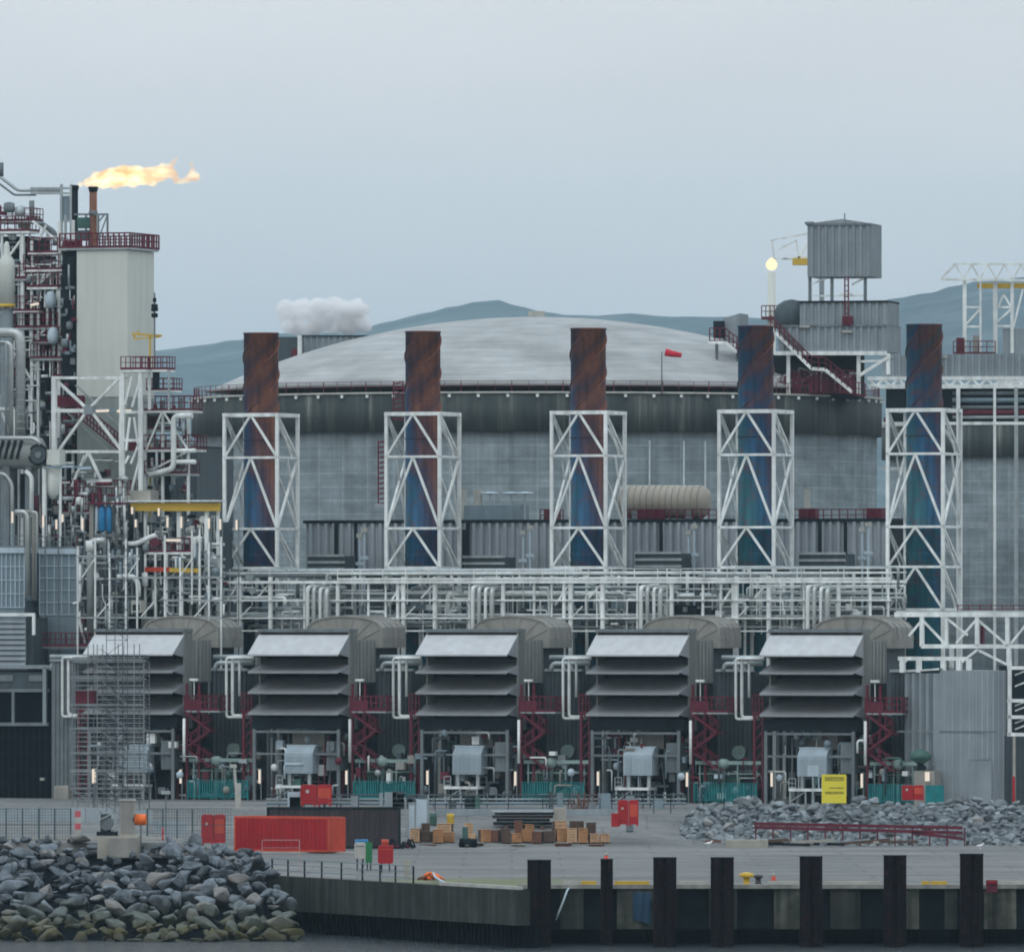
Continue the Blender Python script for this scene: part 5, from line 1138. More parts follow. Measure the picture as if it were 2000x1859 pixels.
# upper process tower with decks
vT = 28.; t = thing('process_tower', 'dense steel process tower with maroon railed decks and dark equipment, beside the white process box', 'process tower', RF, (RF.u(60,vT), vT, 0))
a, b_ = A(2, 470, vT+3.2), A(146, 470, vT+3.2); MB().box(a.x-6, RF.u(60,vT+3.2), vT+3.2, vT+8, 0, RF.z(462, a.x, vT+3)).build('dark_equipment', M['dark'], t)
MB().box(RF.u(60,vT+3.2), RF.u(92,vT+3.2), vT+3.3, vT+8, 0, RF.z(515, a.x, vT+3)).build('dark_equipment', M['cladd'], t); MB().box(RF.u(92,vT+3.2), RF.u(149,vT+3.2), vT+3.4, vT+8, 0, RF.z(545, a.x, vT+3)).build('dark_equipment', M['dark'], t)
for px, yt, w in ((4,455,.22), (44,455,.3), (62,470,.24), (75,520,.24), (116,432,.3), (128,420,.2), (143,430,.24), (37,520,.2), (104,560,.2), (22,660,.18)): post(t, px, yt, None, vT, w, 'white' if w > .21 else 'galv')
for pa, pb, py, dk in ((-12,56,452,'white'), (54,112,494,'white'), (46,128,527,'white'), (52,126,561,'white'), (-12,76,608,'white'), (66,150,668,'galv'), (-12,40,730,'maroon'), (104,150,735,'white'), (30,112,640,'galv'), (112,150,560,'maroon'), (-12,50,545,'galv'), (60,150,700,'galv')): deck_rail(t, pa, pb, py, vT-.3, 2.6, 1.4, .55, True, dk)
rnd = random.Random(12)
for k in range(22):
    x = rnd.uniform(-5, 142); y0 = rnd.uniform(400, 760) if x < 60 else rnd.uniform(500, 780); l = rnd.uniform(14, 60); v = vT + rnd.uniform(.2, 2.8); m = rnd.choice(('galv','grey','maroon','white','pipe','dark'))
    pts = [(x, y0), (x, y0+l)] + ([(x+rnd.uniform(8,30)*rnd.choice((-1,1)), y0+l)] if rnd.random() < .6 else [])
    pipep(t, pts, rnd.choice((.07,.1,.14,.2)), m, v, 6)
for k in range(12):
    x = rnd.uniform(0, 135); y0 = rnd.uniform(420, 700) if x < 60 else rnd.uniform(530, 740); pbox(t, x, x+rnd.uniform(7,18), y0, y0+rnd.uniform(6,20), vT+rnd.uniform(.4,1.5), 1.2, rnd.choice(('grey','maroon','dark','beige','bluegr','galv')), 'equipment_box')
clutter(t, 46, 112, 500, 850, vT-.2, 2.6, 95, 52); clutter(t, -6, 48, 440, 860, vT+.2, 2.6, 70, 53)
mb = MB()
for (xa, ya, xb, yb) in ((64,432,112,470), (76,556,90,530), (70,660,96,636), (118,680,150,700), (6,740,20,790), (76,470,90,440), (80,552,104,528), (4,520,40,470), (30,690,60,740), (120,600,146,560)): mb.bar(A(xa,ya,vT-.1), A(xb,yb,vT-.1), .18)
rnd = random.Random(71)
for k in range(34):
    x = rnd.uniform(-4, 146); y = rnd.uniform(440, 800) if x < 60 else rnd.uniform(500, 830); mb.bar(A(x, y, vT-.15+rnd.uniform(0,1)), A(x, y+rnd.uniform(20,90), vT-.1), rnd.choice((.08,.11,.14)))
    x = rnd.uniform(-4, 120); mb.bar(A(x, y, vT-.2), A(x+rnd.uniform(14,40), y, vT-.2), rnd.choice((.08,.11)))
mb.build('brace_lattice', M['white'], t)
for px, py in ((99, 585), (104, 655)): MB().lathe([(.05,-.85),(.45,-.7),(.58,-.2),(.5,.35),(.28,.7),(.05,.8)], A(px, py, vT-.6), 16).build('white_drum', M['paleblue'], t)
MB().lathe([(.5,-.5),(.55,-.1),(.5,.4),(.1,.5)], A(18, 405, vT), 14).build('dome_valve', M['grey'], t); MB().lathe([(.4,-.5),(.5,-.1),(.4,.4),(.1,.5)], A(40, 412, vT), 14).build('dome_valve', M['galv'], t)
deck_rail(t, -12, 60, 432, vT, 3, 1.2, .5, True, 'galv')
beam(t, 60, 596, 75, 593, vT-.5, .2, 'lamp', 'lamp_strip')
pipep(t, [(2, 318), (2, 345)], .25, 'grey', vT)

def vlabelled(name, label, cat, px, v, fn, zb=0):
    t = thing(name, label, cat, RF, (RF.u(px, v), v, 0)); fn(t); return t
def f(t):
    c = A(13, 600, 24.); ztop = RF.z(475, c.x, 24); zz = lambda y: RF.z(y, c.x, 24)
    MB().lathe([(.75, zz(596)), (.78, zz(520)), (.72, zz(508)), (.3, zz(497)), (.28, zz(480)), (.12, zz(472))], (c.x, 24, 0), 24).build('shell', M['cream'], t)
    MB().lathe([(.8, zz(600)), (.8, zz(594))], (c.x, 24, 0), 24).build('yellow_band', M['yellow'], t)
    MB().lathe([(.6, 0), (.6, zz(602))], (c.x, 24, 0), 16).build('skirt', M['grey'], t)
vlabelled('pressure_vessel', 'white upright pressure vessel with domed top and a yellow band, at the tower edge', 'vessel', 13, 24., f)
def f(t):
    pipep(t, [(-60, 650), (40, 650), (40, 862)], .47, 'pipe', 19., 16, 'pipe', .9); pipep(t, [(-60, 670), (22, 670), (22, 862)], .25, 'pipe', 18.5, 12, 'pipe', .6); pipep(t, [(-60, 668), (12, 668), (12, 862)], .12, 'galv', 18.2, 8)
    mb = MB()
    for y in range(670, 850, 14): p = A(40, y, 19.); mb.lathe([(.485, 0), (.485, .05)], p, 16)
    mb.build('seam', M['galv'], t)
    beam(t, -20, 798, 28, 798, 18.6, .28); beam(t, 5, 806, 18, 845, 18.6, .18); post(t, 27, 800, 860, 18.6, .25)
vlabelled('insulated_pipe', 'thick silver pipe bending down in a big elbow beside the process tower', 'pipe', 40, 19., f)
def f(t):
    v = 16.5; a, b_ = A(-70, 884, v), A(86, 884, v); r = 1.55; d_ = b_-a
    mb = MB(); mb.tube([a, a+d_*.9, a+d_*.955, a+d_*.985, b_], [r, r, r*.9, r*.65, r*.2], 28); mb.build('shell', mat('vessel_grey', (.26,.275,.265), .5, .1, .12), t)
    pipep(t, [(-60, 856, -1.6), (68, 856, -1.6), (80, 868, -1.6)], .22, 'pipe', v, 10); mb = MB()
    for x in (10, 22, 34, 46): p = A(x, 878, v); mb.bar(p+V3(0,-1.62,-.9), p+V3(.5,-1.5,1.0), .22)
    mb.build('rib', M['dark'], t)
    for k in range(3): c = A(74, 888, v-1.5-.1*k); MB().tube([c, c+V3(0,.12,0)], (1.0,.8,.3)[k], 20).build('end_flange', (M['dark'], M['cladd'], M['grey'])[k], t)
    for x in (20, 62): p = A(x, 910, v); MB().box(p.x-.3, p.x+.3, v-.9, v+.9, 0, p.z+.4).build('saddle', M['grey'], t)
    pipep(t, [(-30, 925), (10, 925), (24, 945), (24, 1075)], .2, 'pipe', v-1, 8); pipep(t, [(50, 920), (62, 930), (62, 1010)], .22, 'white', v-1, 8); pbox(t, 40, 58, 925, 1000, v, 1.5, 'dark', 'shaded_frame')  # last block is dark to paint the shade below the vessel
vlabelled('horizontal_vessel', 'big grey horizontal vessel with a dark flanged end under the silver elbow pipe', 'vessel', 40, 16.5, f)
def f(t):
    v = 15.; pbox(t, 91, 116, 878, 908, v, 1.4, 'cream', 'casing'); c = A(104, 940, v+.7); zz = lambda y: RF.z(y, c.x, v)
    MB().lathe([(.15, zz(975)), (.5, zz(966)), (.62, zz(955)), (.62, zz(912))], (c.x, v+.7, 0), 20).build('drum', M['cream'], t)
    MB().bar(A(84, 912, v-.2), A(178, 912, v-.2), .2).build('beam', M['bluegr'], t); post(t, 87, 912, None, v, .34); post(t, 118, 912, None, v+.8, .2)
    beam(t, 122, 911, 143, 911, v-.4, .18, 'paleblue', 'lamp_strip'); beam(t, 156, 915, 178, 914, v-.4, .18, 'paleblue', 'lamp_strip')
vlabelled('white_drum', 'small white drum and box on a white post, below the cross braced frame', 'drum', 104, 15., f)
# cross braced frame
def f(t):
    v = 20.; 
    for px, yt in ((106, 735), (238, 735)): post(t, px, yt, None, v, .42)
    for a, b_, y in ((104,240,738), (108,172,802), (112,240,882)): beam(t, a, y, b_, y, v, .26 if y != 802 else .34)
    MB().bar(A(172,803,v), A(236,801,v), .38).build('blue_beam', M['bluegr'], t)
    for (xa,ya,xb,yb) in ((116,748,172,800), (176,800,236,878), (232,740,176,796), (168,806,116,878), (160,905,172,886), (174,886,200,942), (166,890,140,950)): beam(t, xa, ya, xb, yb, v-.1, .24, 'white', 'brace')
    for (xa,ya,xb,yb) in ((132,806,210,878), (148,752,240,838), (196,820,222,848)): beam(t, xa, ya, xb, yb, v+4, .16, 'galv', 'brace')
    MB().cbox(A(173, 801, v-.25), .9, .1, .8).build('gusset', M['clad'], t)
    for a, b_ in ((188,212), (229,256)): beam(t, a, 803, b_, 802, v-.45, .22, 'lamp', 'lamp_strip')
    mb = MB(); p = A(150, 812, v+1.5); q = A(236, 882, v+1.5)
    for h in (.0, .5, 1.0, 1.5): mb.bar(p+V3(0,0,h), q+V3(0,0,h), .12)
    for k in range(14): r = p.lerp(q, k/13); mb.bar(r, r+V3(0,0,1.5), .1)
    mb.build('stair_railing_frame', M['maroon'], t)
    pbox(t, 110, 150, 772, 795, v+2, 2, 'maroon', 'maroon_screen'); clutter(t, 112, 234, 890, 975, v+.5, 2, 26, 54); clutter(t, 112, 146, 745, 880, v+1, 2, 18, 55, ('grey','galv','dark','maroon'))
vlabelled('braced_frame', 'white steel frame with one big cross brace in front of the off white process box', 'steel frame', 172, 20., f)
def f(t):
    v = 19.; 
    for px in (240, 275): post(t, px, 724, 972, v, .36); post(t, px-2, 724, None, v+3, .26)
    for y in (726, 805, 860): beam(t, 238, y, 278, y, v, .26)
    for (xa,ya,xb,yb) in ((258,795,276,735), (244,790,258,735), (246,880,254,815), (262,815,272,880), (256,905,274,860), (244,905,252,890), (256,962,272,900)): beam(t, xa, ya, xb, yb, v-.1, .2, 'white', 'brace')
    deck_rail(t, 236, 284, 722, v-.3, 3, 1.2, .4, True, 'white'); deck_rail(t, 278, 326, 722, v+1, 2, 1.2, .5, True, 'white'); post(t, 292, 722, 800, v+1, .22); post(t, 330, 722, 800, v+1, .16, 'galv'); pbox(t, 251, 266, 862, 880, v+1, 1, 'maroon', 'maroon_panel'); pbox(t, 240, 294, 958, 978, v-.5, 2, 'concl', 'base_block')
    post(t, 305, 722, 760, v+1.5, .5, 'dark')
vlabelled('frame_tower', 'slim white lattice tower with a maroon railed top deck, standing beside the cross braced frame', 'tower', 257, 19., f)
def f(t):
    v = 22.
    deck_rail(t, 280, 372, 802, v, 3, 1.35, .5, True, 'white'); deck_rail(t, 280, 380, 878, v, 3, 1.35, .5, True, 'white')
    for px in (284, 318, 368): post(t, px, 802, None, v+.2, .24)
    deck_rail(t, 282, 352, 838, v+1, 2, 1.1, .5, True, 'galv'); deck_rail(t, 282, 366, 925, v, 3, 1.2, .5, True, 'galv'); deck_rail(t, 286, 340, 762, v+1.5, 2, 1.1, .5, True, 'white')
    for (xa, ya, xb, yb) in ((286,878,316,806), (320,806,366,876), (286,924,366,882)): beam(t, xa, ya, xb, yb, v-.1, .16, 'white', 'brace')
    pipep(t, [(376, 812), (339, 812), (339, 915), (292, 928)], .26, 'white', v-.8, 10); pipep(t, [(358, 820), (358, 850)], .16, 'galv', v-.6); pipep(t, [(382, 880), (344, 880)], .2, 'white', v-.8); pipep(t, [(382, 902), (345, 902)], .22, 'white', v-.8); pipep(t, [(306, 880), (306, 918), (288, 918)], .14, 'galv', v-.5)
    pbox(t, 284, 336, 882, 912, v+1, 2, 'dark', 'shaded_module'); pbox(t, 284, 330, 808, 840, v+1, 2, 'dark', 'shaded_module')  # dark blocks stand in for the shade below the decks
    rnd = random.Random(8)
    for k in range(14): x = rnd.uniform(284, 366); y = rnd.choice((801, 877)); pbox(t, x, x+rnd.uniform(3,9), y-rnd.uniform(5,26), y-1, v+rnd.uniform(.5,2), .5, rnd.choice(('galv','grey','kerb','maroon')), 'valve_block')
    post(t, 318, 930, None, v, .2); post(t, 326, 930, None, v+1, .5, 'dark'); clutter(t, 284, 370, 806, 965, v+.2, 2.5, 60, 56)
vlabelled('valve_platform', 'two storey maroon railed valve platform with white pipe loop beside the big tank', 'platform', 330, 22., f)
# antenna and davit
def f(t):
    v = 24.; post(t, 302, 572, 720, v, .12, 'grey', 'mast'); mb = MB()
    for y, w in ((586,.3),(598,.55),(604,.6),(616,.55)): p = A(302, y, v); mb.lathe([(w*.5,-.2),(w*.6,0),(w*.5,.2)], p, 10)
    mb.build('antenna_element', M['dark'], t)
vlabelled('antenna_mast', 'thin dark antenna mast beside the white process box', 'antenna', 302, 24., f)
def f(t):
    v = 24.5; beam(t, 258, 652, 316, 656, v, .2, 'yellow', 'jib'); beam(t, 262, 662, 312, 658, v, .14, 'yellow', 'strut'); beam(t, 262, 652, 262, 662, v, .14, 'yellow', 'strut'); post(t, 293, 655, None, v, .14, 'yellow', 'mast'); beam(t, 270, 652, 270, 646, v, .14, 'yellow', 'strut')
vlabelled('davit_crane', 'small yellow davit crane in front of the white process box', 'crane', 286, 24.5, f)
# yellow monorail crane
def f(t):
    v = 17.; MB().box(RF.u(250,v), RF.u(430,v), v-.6, v+1.5, A(300,980,v).z, A(300,977,v).z).build('roof_plate', M['white'], t); MB().bar(A(256, 990, v), A(430, 990, v), .3, .75).build('crane_beam', M['yellow'], t)
    for px in (284, 350, 404, 426): post(t, px, 982, None, v+.5, .36 if px in (350,404) else .24)
    rnd = random.Random(4)
    for k in range(16): x = rnd.uniform(256, 424); y = rnd.uniform(1010, 1060); pipep(t, [(x, y), (x, y+rnd.uniform(15,50)), (x+rnd.uniform(-14,14), y+60)], rnd.uniform(.06,.16), rnd.choice(('galv','white','grey','pipe')), v+rnd.uniform(.4,2), 6)
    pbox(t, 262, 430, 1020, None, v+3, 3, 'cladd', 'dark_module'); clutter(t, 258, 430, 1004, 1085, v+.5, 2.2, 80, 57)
vlabelled('monorail_crane', 'yellow crane beam under a white roof plate on posts next to the first stack', 'crane', 340, 17., f)
k = 0
for px, py, h, v in ((24,1010,26,13.), (84,1018,26,13.), (110,1024,22,13.), (122,1012,18,14.), (161,1023,26,13.), (258,997,16,15.8), (310,1000,18,15.8), (265,1022,18,15.5), (327,1020,22,15.5), (354,1020,26,15.5), (408,1022,24,15.5), (430,1024,24,15.5), (462,1025,22,16.)):
    p = A(px, py, v); hh = h/2/20.9; wh = ('under the big horizontal vessel', 'beside the white drum post', 'just past the white drum post', 'over the panelled cooler', 'beside the blue drum', 'upper one at the crane beam end', 'upper one hanging from the crane beam', 'lower one below the crane beam end', 'first below the middle of the crane beam', 'second below the middle of the crane beam', 'at the pale crane post', 'at the last crane post', 'inside the first stack tower')[k]; k += 1
    h *= .85; hh = h/2/20.9; t = thing('lamp_tube', f"short cream lit lamp tube, {wh}", 'lamp', RF, (p.x, p.y, 0), 'lit lamp tubes in the process plant'); MB().tube([p-V3(0,0,hh), p+V3(0,0,hh)], .10, 8).build('tube', M['lamp'], t); MB().bar((p.x+.15, p.y+.15, 0), (p.x+.15, p.y+.15, p.z+hh), .1).build('post', M['grey'], t)
def f(t):
    v = 14.
    for px, w, m in ((189,.16,'paleblue'), (200,.34,'blue'), (213,.32,'blue'), (222,.18,'cladd')): c = A(px, 1038, v); zz = lambda y: RF.z(y, c.x, v); MB().lathe([(w*.3, zz(1040)), (w, zz(1034)), (w, zz(995)), (w*.6, zz(987))], (c.x, v, 0), 16).build('cylinder', M[m], t)
    post(t, 180, 985, None, v, .4, 'beige'); pbox(t, 184, 226, 1042, 1048, v-.3, 1, 'grey', 'base'); post(t, 205, 1048, None, v, .3, 'grey')
    MB().box(RF.u(176,v), RF.u(240,v), v-.5, v+1.5, A(200,985,v).z, A(200,981,v).z).build('roof', M['maroon'], t)
vlabelled('gas_cylinder_rack', 'bright blue upright gas cylinders under a small maroon roof', 'gas cylinders', 205, 14., f)
# maroon deck zone over the coolers
def f(t):
    v = 18.
    deck_rail(t, 82, 250, 970, v, 3, 1.5, .45, True, 'grey'); deck_rail(t, 105, 180, 1000, v-.5, 2, 1.4, .5, True, 'galv'); deck_rail(t, 60, 110, 1050, v-1, 2, 1.4, .5, True, 'galv'); beam(t, 170, 940, 218, 938, v-.3, .26, 'white'); pbox(t, 60, 250, 985, None, v+1.5, 4, 'cladd', 'shaded_module')  # dark backing block, shade of the deck put into its colour
    clutter(t, 62, 250, 930, 1075, v-2, 3, 95, 58, ('galv','grey','maroon','white','beige','pipe'))
    rnd = random.Random(31)
    for k in range(34): x = rnd.uniform(60, 250); y = rnd.uniform(935, 1060); m = rnd.choice(('maroon','galv','grey','white','beige','pipe','dark','galv')); pipep(t, [(x, y), (x, y+rnd.uniform(10,60)), (x+rnd.uniform(-22,22), y+62)], rnd.choice((.06,.1,.14,.2)), m, v+rnd.uniform(-2,1.4), 6)
    for k in range(12): x = rnd.uniform(64, 236); y = rnd.uniform(950, 1060); pbox(t, x, x+rnd.uniform(4,14), y, y+rnd.uniform(6,26), v+rnd.uniform(-1.5,1), 1, rnd.choice(('grey','maroon','beige','cladd','galv')), 'equipment_box')
vlabelled('pump_deck', 'crowded maroon railed pump deck above the panelled coolers', 'platform', 160, 18., f)
# panelled coolers
def cooler(name, label, pa, pb, yt, yb, v, m, nx, ny):
    t = thing(name, label, 'cooler', RF, (RF.u((pa+pb)/2, v), v, 0)); a, b_ = A(pa, yt, v), A(pb, yb, v)
    MB().box(a.x, b_.x, v, v+4, 0, a.z).build('panel_wall', M[m], t); mb = MB()
    for i in range(nx+1): x = a.x+(b_.x-a.x)*i/nx; mb.bar((x, v-.05, b_.z), (x, v-.05, a.z), .09)
    for j in range(ny+1): z = b_.z+(a.z-b_.z)*j/ny; mb.bar((a.x, v-.07, z), (b_.x, v-.07, z), .08)
    mb.build('panel_frame', M['paleblue' if m == 'bluegr' else 'galv'], t); MB().box(a.x-.1, b_.x+.1, v-.3, v+4.2, a.z, a.z+.5).build('top_rim', M['paleblue'], t)
    mb = MB(); mb.rail((a.x, v-.2, a.z+.5), (b_.x, v-.2, a.z+.5), 1.1, .8, .08); mb.build('railing_frame', M['grey'], t); return t
cooler('panelled_cooler', 'pale blue-grey panelled cooler block at the picture edge, under the horizontal vessel', -40, 48, 1080, 1186, 13., 'bluegr', 10, 4)
cooler('panelled_cooler', 'darker blue-grey panelled cooler block between two grey pipes', 78, 150, 1082, 1200, 14., 'bluegr', 5, 5)
def f(t):
    v = 11.5
    for px, r in ((54,.26),(66,.2),(72,.14)): pipep(t, [(30, 1000), (px, 1000), (px, 1172)], r, 'pipe' if px != 66 else 'beige', v, 10)
    pipep(t, [(74, 1080), (74, 1240)], .1, 'dark', v-.2, 6); MB().lathe([(.4,-.35),(.45,0),(.4,.3)], A(57, 1170, v), 14).build('flange', M['cladd'], t)
    pipep(t, [(206, 1056), (176, 1056), (176, 1235)], .32, 'pipe', v, 12, 'pipe', .8); MB().lathe([(.4,-.5),(.42,.5)], A(176, 1066, v-.05), 14).build('elbow_sleeve', M['white'], t); pipep(t, [(212, 1058), (212, 1100), (150, 1100)], .12, 'galv', v+.5, 7); post(t, 152, 1085, None, v+1, .3, 'clad')
    for x in (186, 196, 218, 228, 258): post(t, x, 1080, None, v+1.5, .16, 'grey')
    for y in (1090, 1110, 1130, 1165, 1200): beam(t, 150, y, 268, y, v+1.4, .14, 'galv')
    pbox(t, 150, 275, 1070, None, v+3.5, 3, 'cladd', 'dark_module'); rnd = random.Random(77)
    for k in range(26): x = rnd.uniform(152, 268); y = rnd.uniform(1070, 1200); pipep(t, [(x, y), (x, y+rnd.uniform(12,60)), (x+rnd.uniform(-18,18), y+62)], rnd.choice((.06,.09,.13)), rnd.choice(('galv','grey','bluegr','white')), v+rnd.uniform(.6,2.4), 6)
    clutter(t, 152, 272, 1070, 1245, v+.4, 2.4, 95, 59)
    pipep(t, [(230, 1126), (262, 1126), (270, 1140), (270, 1165)], .24, 'white', v, 10); pbox(t, 256, 276, 1172, 1196, v, 1.2, 'kerb', 'white_box'); pbox(t, 259, 272, 1180, 1192, v-.05, .04, 'dark', 'opening'); pbox(t, 252, 268, 1200, 1242, v+.3, 1, 'black', 'dark_doorway')
    deck_rail(t, 55, 205, 1262, v-1, 2, 1.25, .45, True, 'grey')
vlabelled('pipe_cluster', 'upright grey pipes with a white elbow, crowded beside the panelled coolers', 'pipes', 176, 11.5, f)
def f(t):
    v = 15.5
    deck_rail(t, 282, 372, 1078, v, 2, 1.3, .5, True, 'white'); beam(t, 325, 1055, 352, 1055, v-.3, .2, 'lamp', 'lamp_strip'); MB().bar(A(284, 1112, v-.6), A(332, 1112, v-.6), .3, .4).build('red_beam', M['redor'], t); MB().bar(A(332, 1113, v-.6), A(392, 1114, v-.6), .3, .4).build('orange_beam', M['yellow'], t)
    c = A(302, 1060, v-.4); MB().tube([c, c+V3(0,.8,0)], .4, 14).build('maroon_wheel', M['maroon'], t); pipep(t, [(240, 1062), (268, 1062), (290, 1050), (305, 1045)], .24, 'white', v, 8)
    for x in (284, 304, 326, 356, 390): post(t, x, 1082, None, v, .2)
    for y in (1092, 1125, 1150): beam(t, 280, y, 440, y, v+.3, .2, 'galv')
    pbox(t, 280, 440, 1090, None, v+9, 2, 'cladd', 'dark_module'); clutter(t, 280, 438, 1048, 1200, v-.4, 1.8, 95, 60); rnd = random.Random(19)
    for k in range(26): x = rnd.uniform(282, 440); y = rnd.uniform(1080, 1150); pipep(t, [(x, y), (x, y+rnd.uniform(10,40)), (x+rnd.uniform(-20,20), y+42)], rnd.choice((.07,.1,.15)), rnd.choice(('galv','white','grey','pipe','dark')), v+rnd.uniform(-.4,1.4), 6)
    for x, yt in ((375,1030),(390,1028)): post(t, x, yt, 1180, v-1, .14, 'white', 'lamp_pole'); MB().cbox(A(x, yt, v-1), .4, .3, .35).build('lamp_head', M['kerb'], t)
    pbox(t, 268, 292, 1205, 1240, v-2, 1, 'concl', 'concrete_post'); pipep(t, [(283, 1118), (283, 1145)], .3, 'white', v-.6, 10)
vlabelled('valve_skid', 'white framed valve skid with a red and orange beam beside the pipe rack', 'valve skid', 335, 15.5, f)
# louvred building, hall and corrugated tower at the picture edge
def f(t):
    v = 8.; a, b_ = A(-60, 1206, v), A(52, 1300, v); MB().box(a.x, b_.x, v, v+5, 0, a.z).build('wall', M['cladd'], t); mb = MB(); n = 9
    for k in range(n): z = b_.z+(a.z-b_.z)*k/n; mb.add([(a.x,v-.35,z+.06),(b_.x,v-.35,z+.06),(b_.x,v-.01,z+.7),(a.x,v-.01,z+.7),(a.x,v-.35,z),(b_.x,v-.35,z),(b_.x,v-.01,z+.6),(a.x,v-.01,z+.6)], [(0,1,2,3),(4,7,6,5),(0,4,5,1),(1,5,6,2),(0,3,7,4)])
    mb.build('louvre_slat', M['clad'], t); beam(t, -60, 1200, 68, 1200, v-.4, .3); post(t, 66, 1200, 1240, v-.4, .25); pbox(t, 56, 66, 1212, 1300, v+.5, 3, 'cladd', 'side_panel')
vlabelled('louvred_building', 'small grey building with horizontal louvre slats at the picture edge', 'building', 20, 8., f)
def f(t):
    v = 4.; a, b_ = A(-70, 1303, v), A(100, 1400, v); zz = lambda y: RF.z(y, RF.u(40,v), v); u1 = RF.u(100, v)
    MB().box(a.x, u1, v+.4, v+12, 0, zz(1310)).build('hall_wall', M['black'], t); beam(t, -70, 1302, 108, 1302, v, .34, 'clad'); post(t, 88, 1302, 1415, v, .34, 'clad'); beam(t, -70, 1414, 96, 1414, v, .3, 'grey'); beam(t, -70, 1348, 96, 1348, v+.2, .3, 'grey'); post(t, 26, 1348, 1414, v+.2, .25, 'grey')
    pbox(t, -70, 86, 1312, 1344, v+.25, .12, 'cladd', 'upper_panel'); mb = MB()
    for k in range(14): x = a.x + (u1-a.x)*k/14; mb.bar((x, v+.33, 0), (x, v+.33, zz(1420)), .1)
    for y in (1440, 1470, 1500, 1530): mb.bar((a.x, v+.34, zz(y)), (u1, v+.34, zz(y)), .05)
    mb.build('door_rib', M['dark'], t); MB().cbox(A(83, 1521, v), .4, .3, .25).build('lamp_head', M['kerb'], t); mb = MB()
    for k in range(4): mb.box(a.x+k*3.2, a.x+k*3.2+1.6, v+.1, v+.24, zz(1330), zz(1318))
    mb.build('window_frame', M['grey'], t)
vlabelled('machine_hall', 'dark open machine hall with grey lintel frame at the picture edge', 'building', 40, 4., f)
def f(t):
    v = 3.; a, b_ = A(101, 1292, v), A(150, 1292, v); MB().corr((a.x, v), (b_.x, v), 0, a.z, .42, .12).build('front_wall', M['grey'], t); MB().corr((b_.x, v), (b_.x, v+4), 0, a.z, .42, .12).build('side_wall', M['grey'], t); MB().box(a.x, b_.x, v+.1, v+4, 0, a.z+.02).build('core', M['grey'], t)
    MB().box(a.x-.1, b_.x+.2, v-.3, v+4.1, a.z+.02, a.z+.25).build('roof', M['clad'], t)
vlabelled('corrugated_tower', 'narrow grey corrugated stair tower next to the dark machine hall', 'tower', 125, 3., f)
def f(t):
    v = 1.; pbox(t, 106, 133, 1534, None, v, 1.2, 'concl', 'body'); pbox(t, 108, 131, 1538, 1575, v-.04, .03, 'beige', 'door')
vlabelled('utility_cabinet', 'beige utility cabinet at the foot of the corrugated tower', 'cabinet', 120, 1., f)

# scaffold stair tower before the first intake house
SF = Fr(PX(215, 852), 852., G, R_(10)); su = SF.u; sz = lambda py, v=0: SF.z(py, 0, v)
t = thing('scaffold_tower', 'tall galvanised scaffold stair tower with many planked levels covering the first intake house', 'scaffold', SF, (0, 0, 0))
ul, ur = su(141), su(281); um = su(190)
zs_ = [sz(y) for y in (1575, 1541, 1508, 1472, 1424, 1378, 1326, 1290)]
for u_ in (ul, su(172), um, su(231), su(262), ur):
    for v in (0, 2.2): MB().bar((u_, v, 0), (u_, v, zs_[-1] + (1.4 if u_ not in (ul, ur) else -.2)), .075).build('standard', M['scaf'], t)
for j, z in enumerate(zs_[1:]):
    MB().box(ul-.3 if j not in (1,) else um, ur-.2, .05, 2.1, z-.07, z).build('planked_deck', M['scaf'], t)
n_l = 0; mb = MB(); z = .7
while z < zs_[-1]+.4:
    a = ul if int(z*1.3) % 3 else um; mb.bar((a, 0, z), (ur, 0, z), .085); mb.bar((ul, 2.2, z), (ur, 2.2, z), .07); mb.bar((um, 1.1, z+.18), (ur, 1.1, z+.18), .07); z += .40
mb.build('ledger_frame', M['scaf'], t)
for j in range(len(zs_)-1):
    a, b_ = (um+.2, su(246)) ; za, zb = zs_[j], zs_[j+1]; mb = MB()
    for dv in (.3, 1.0): mb.bar((b_, dv, za), (a, dv, zb), .1, .16)
    mb.bar((b_, .28, za+1), (a, .28, zb+1), .06)
    for k in range(9): q = (k+.5)/9; x = b_+(a-b_)*q; mb.box(x-.12, x+.12, .3, 1.0, za+(zb-za)*q-.03, za+(zb-za)*q+.02)
    mb.build('stair_flight_frame', M['scaf'], t)
for j, z in enumerate(zs_[1:]): MB().box(ul-.2, ur-.1, -.04, .0, z+.003, z+.16).build('toe_board', M['scaf'], t)
MB().box(ul+.2, um-.3, .4, 1.8, zs_[5]+.003, zs_[5]+1.3).build('maroon_screen', M['maroon'], t)
mb = MB(); mb.bar((ul,0,zs_[1]),(um,0,zs_[0]),.08); mb.bar((ul,0,zs_[0]+.4),(um,0,zs_[1]),.08); mb.bar((ur,0,zs_[0]),(su(262),0,zs_[3]),.07); mb.build('diagonal_frame', M['scaf'], t)
p = SF.at(182, 1515, -.3); t = thing('lamp_tube', 'lit white upright lamp tube on the scaffold stair tower', 'lamp', SF, (p.x, p.y, 0)); MB().tube([p-V3(0,0,.6), p+V3(0,0,.6)], .11, 8).build('tube', M['lamp'], t); MB().bar((p.x+.1, p.y+.1, 0), (p.x+.1, p.y+.1, p.z), .08).build('post', M['grey'], t)
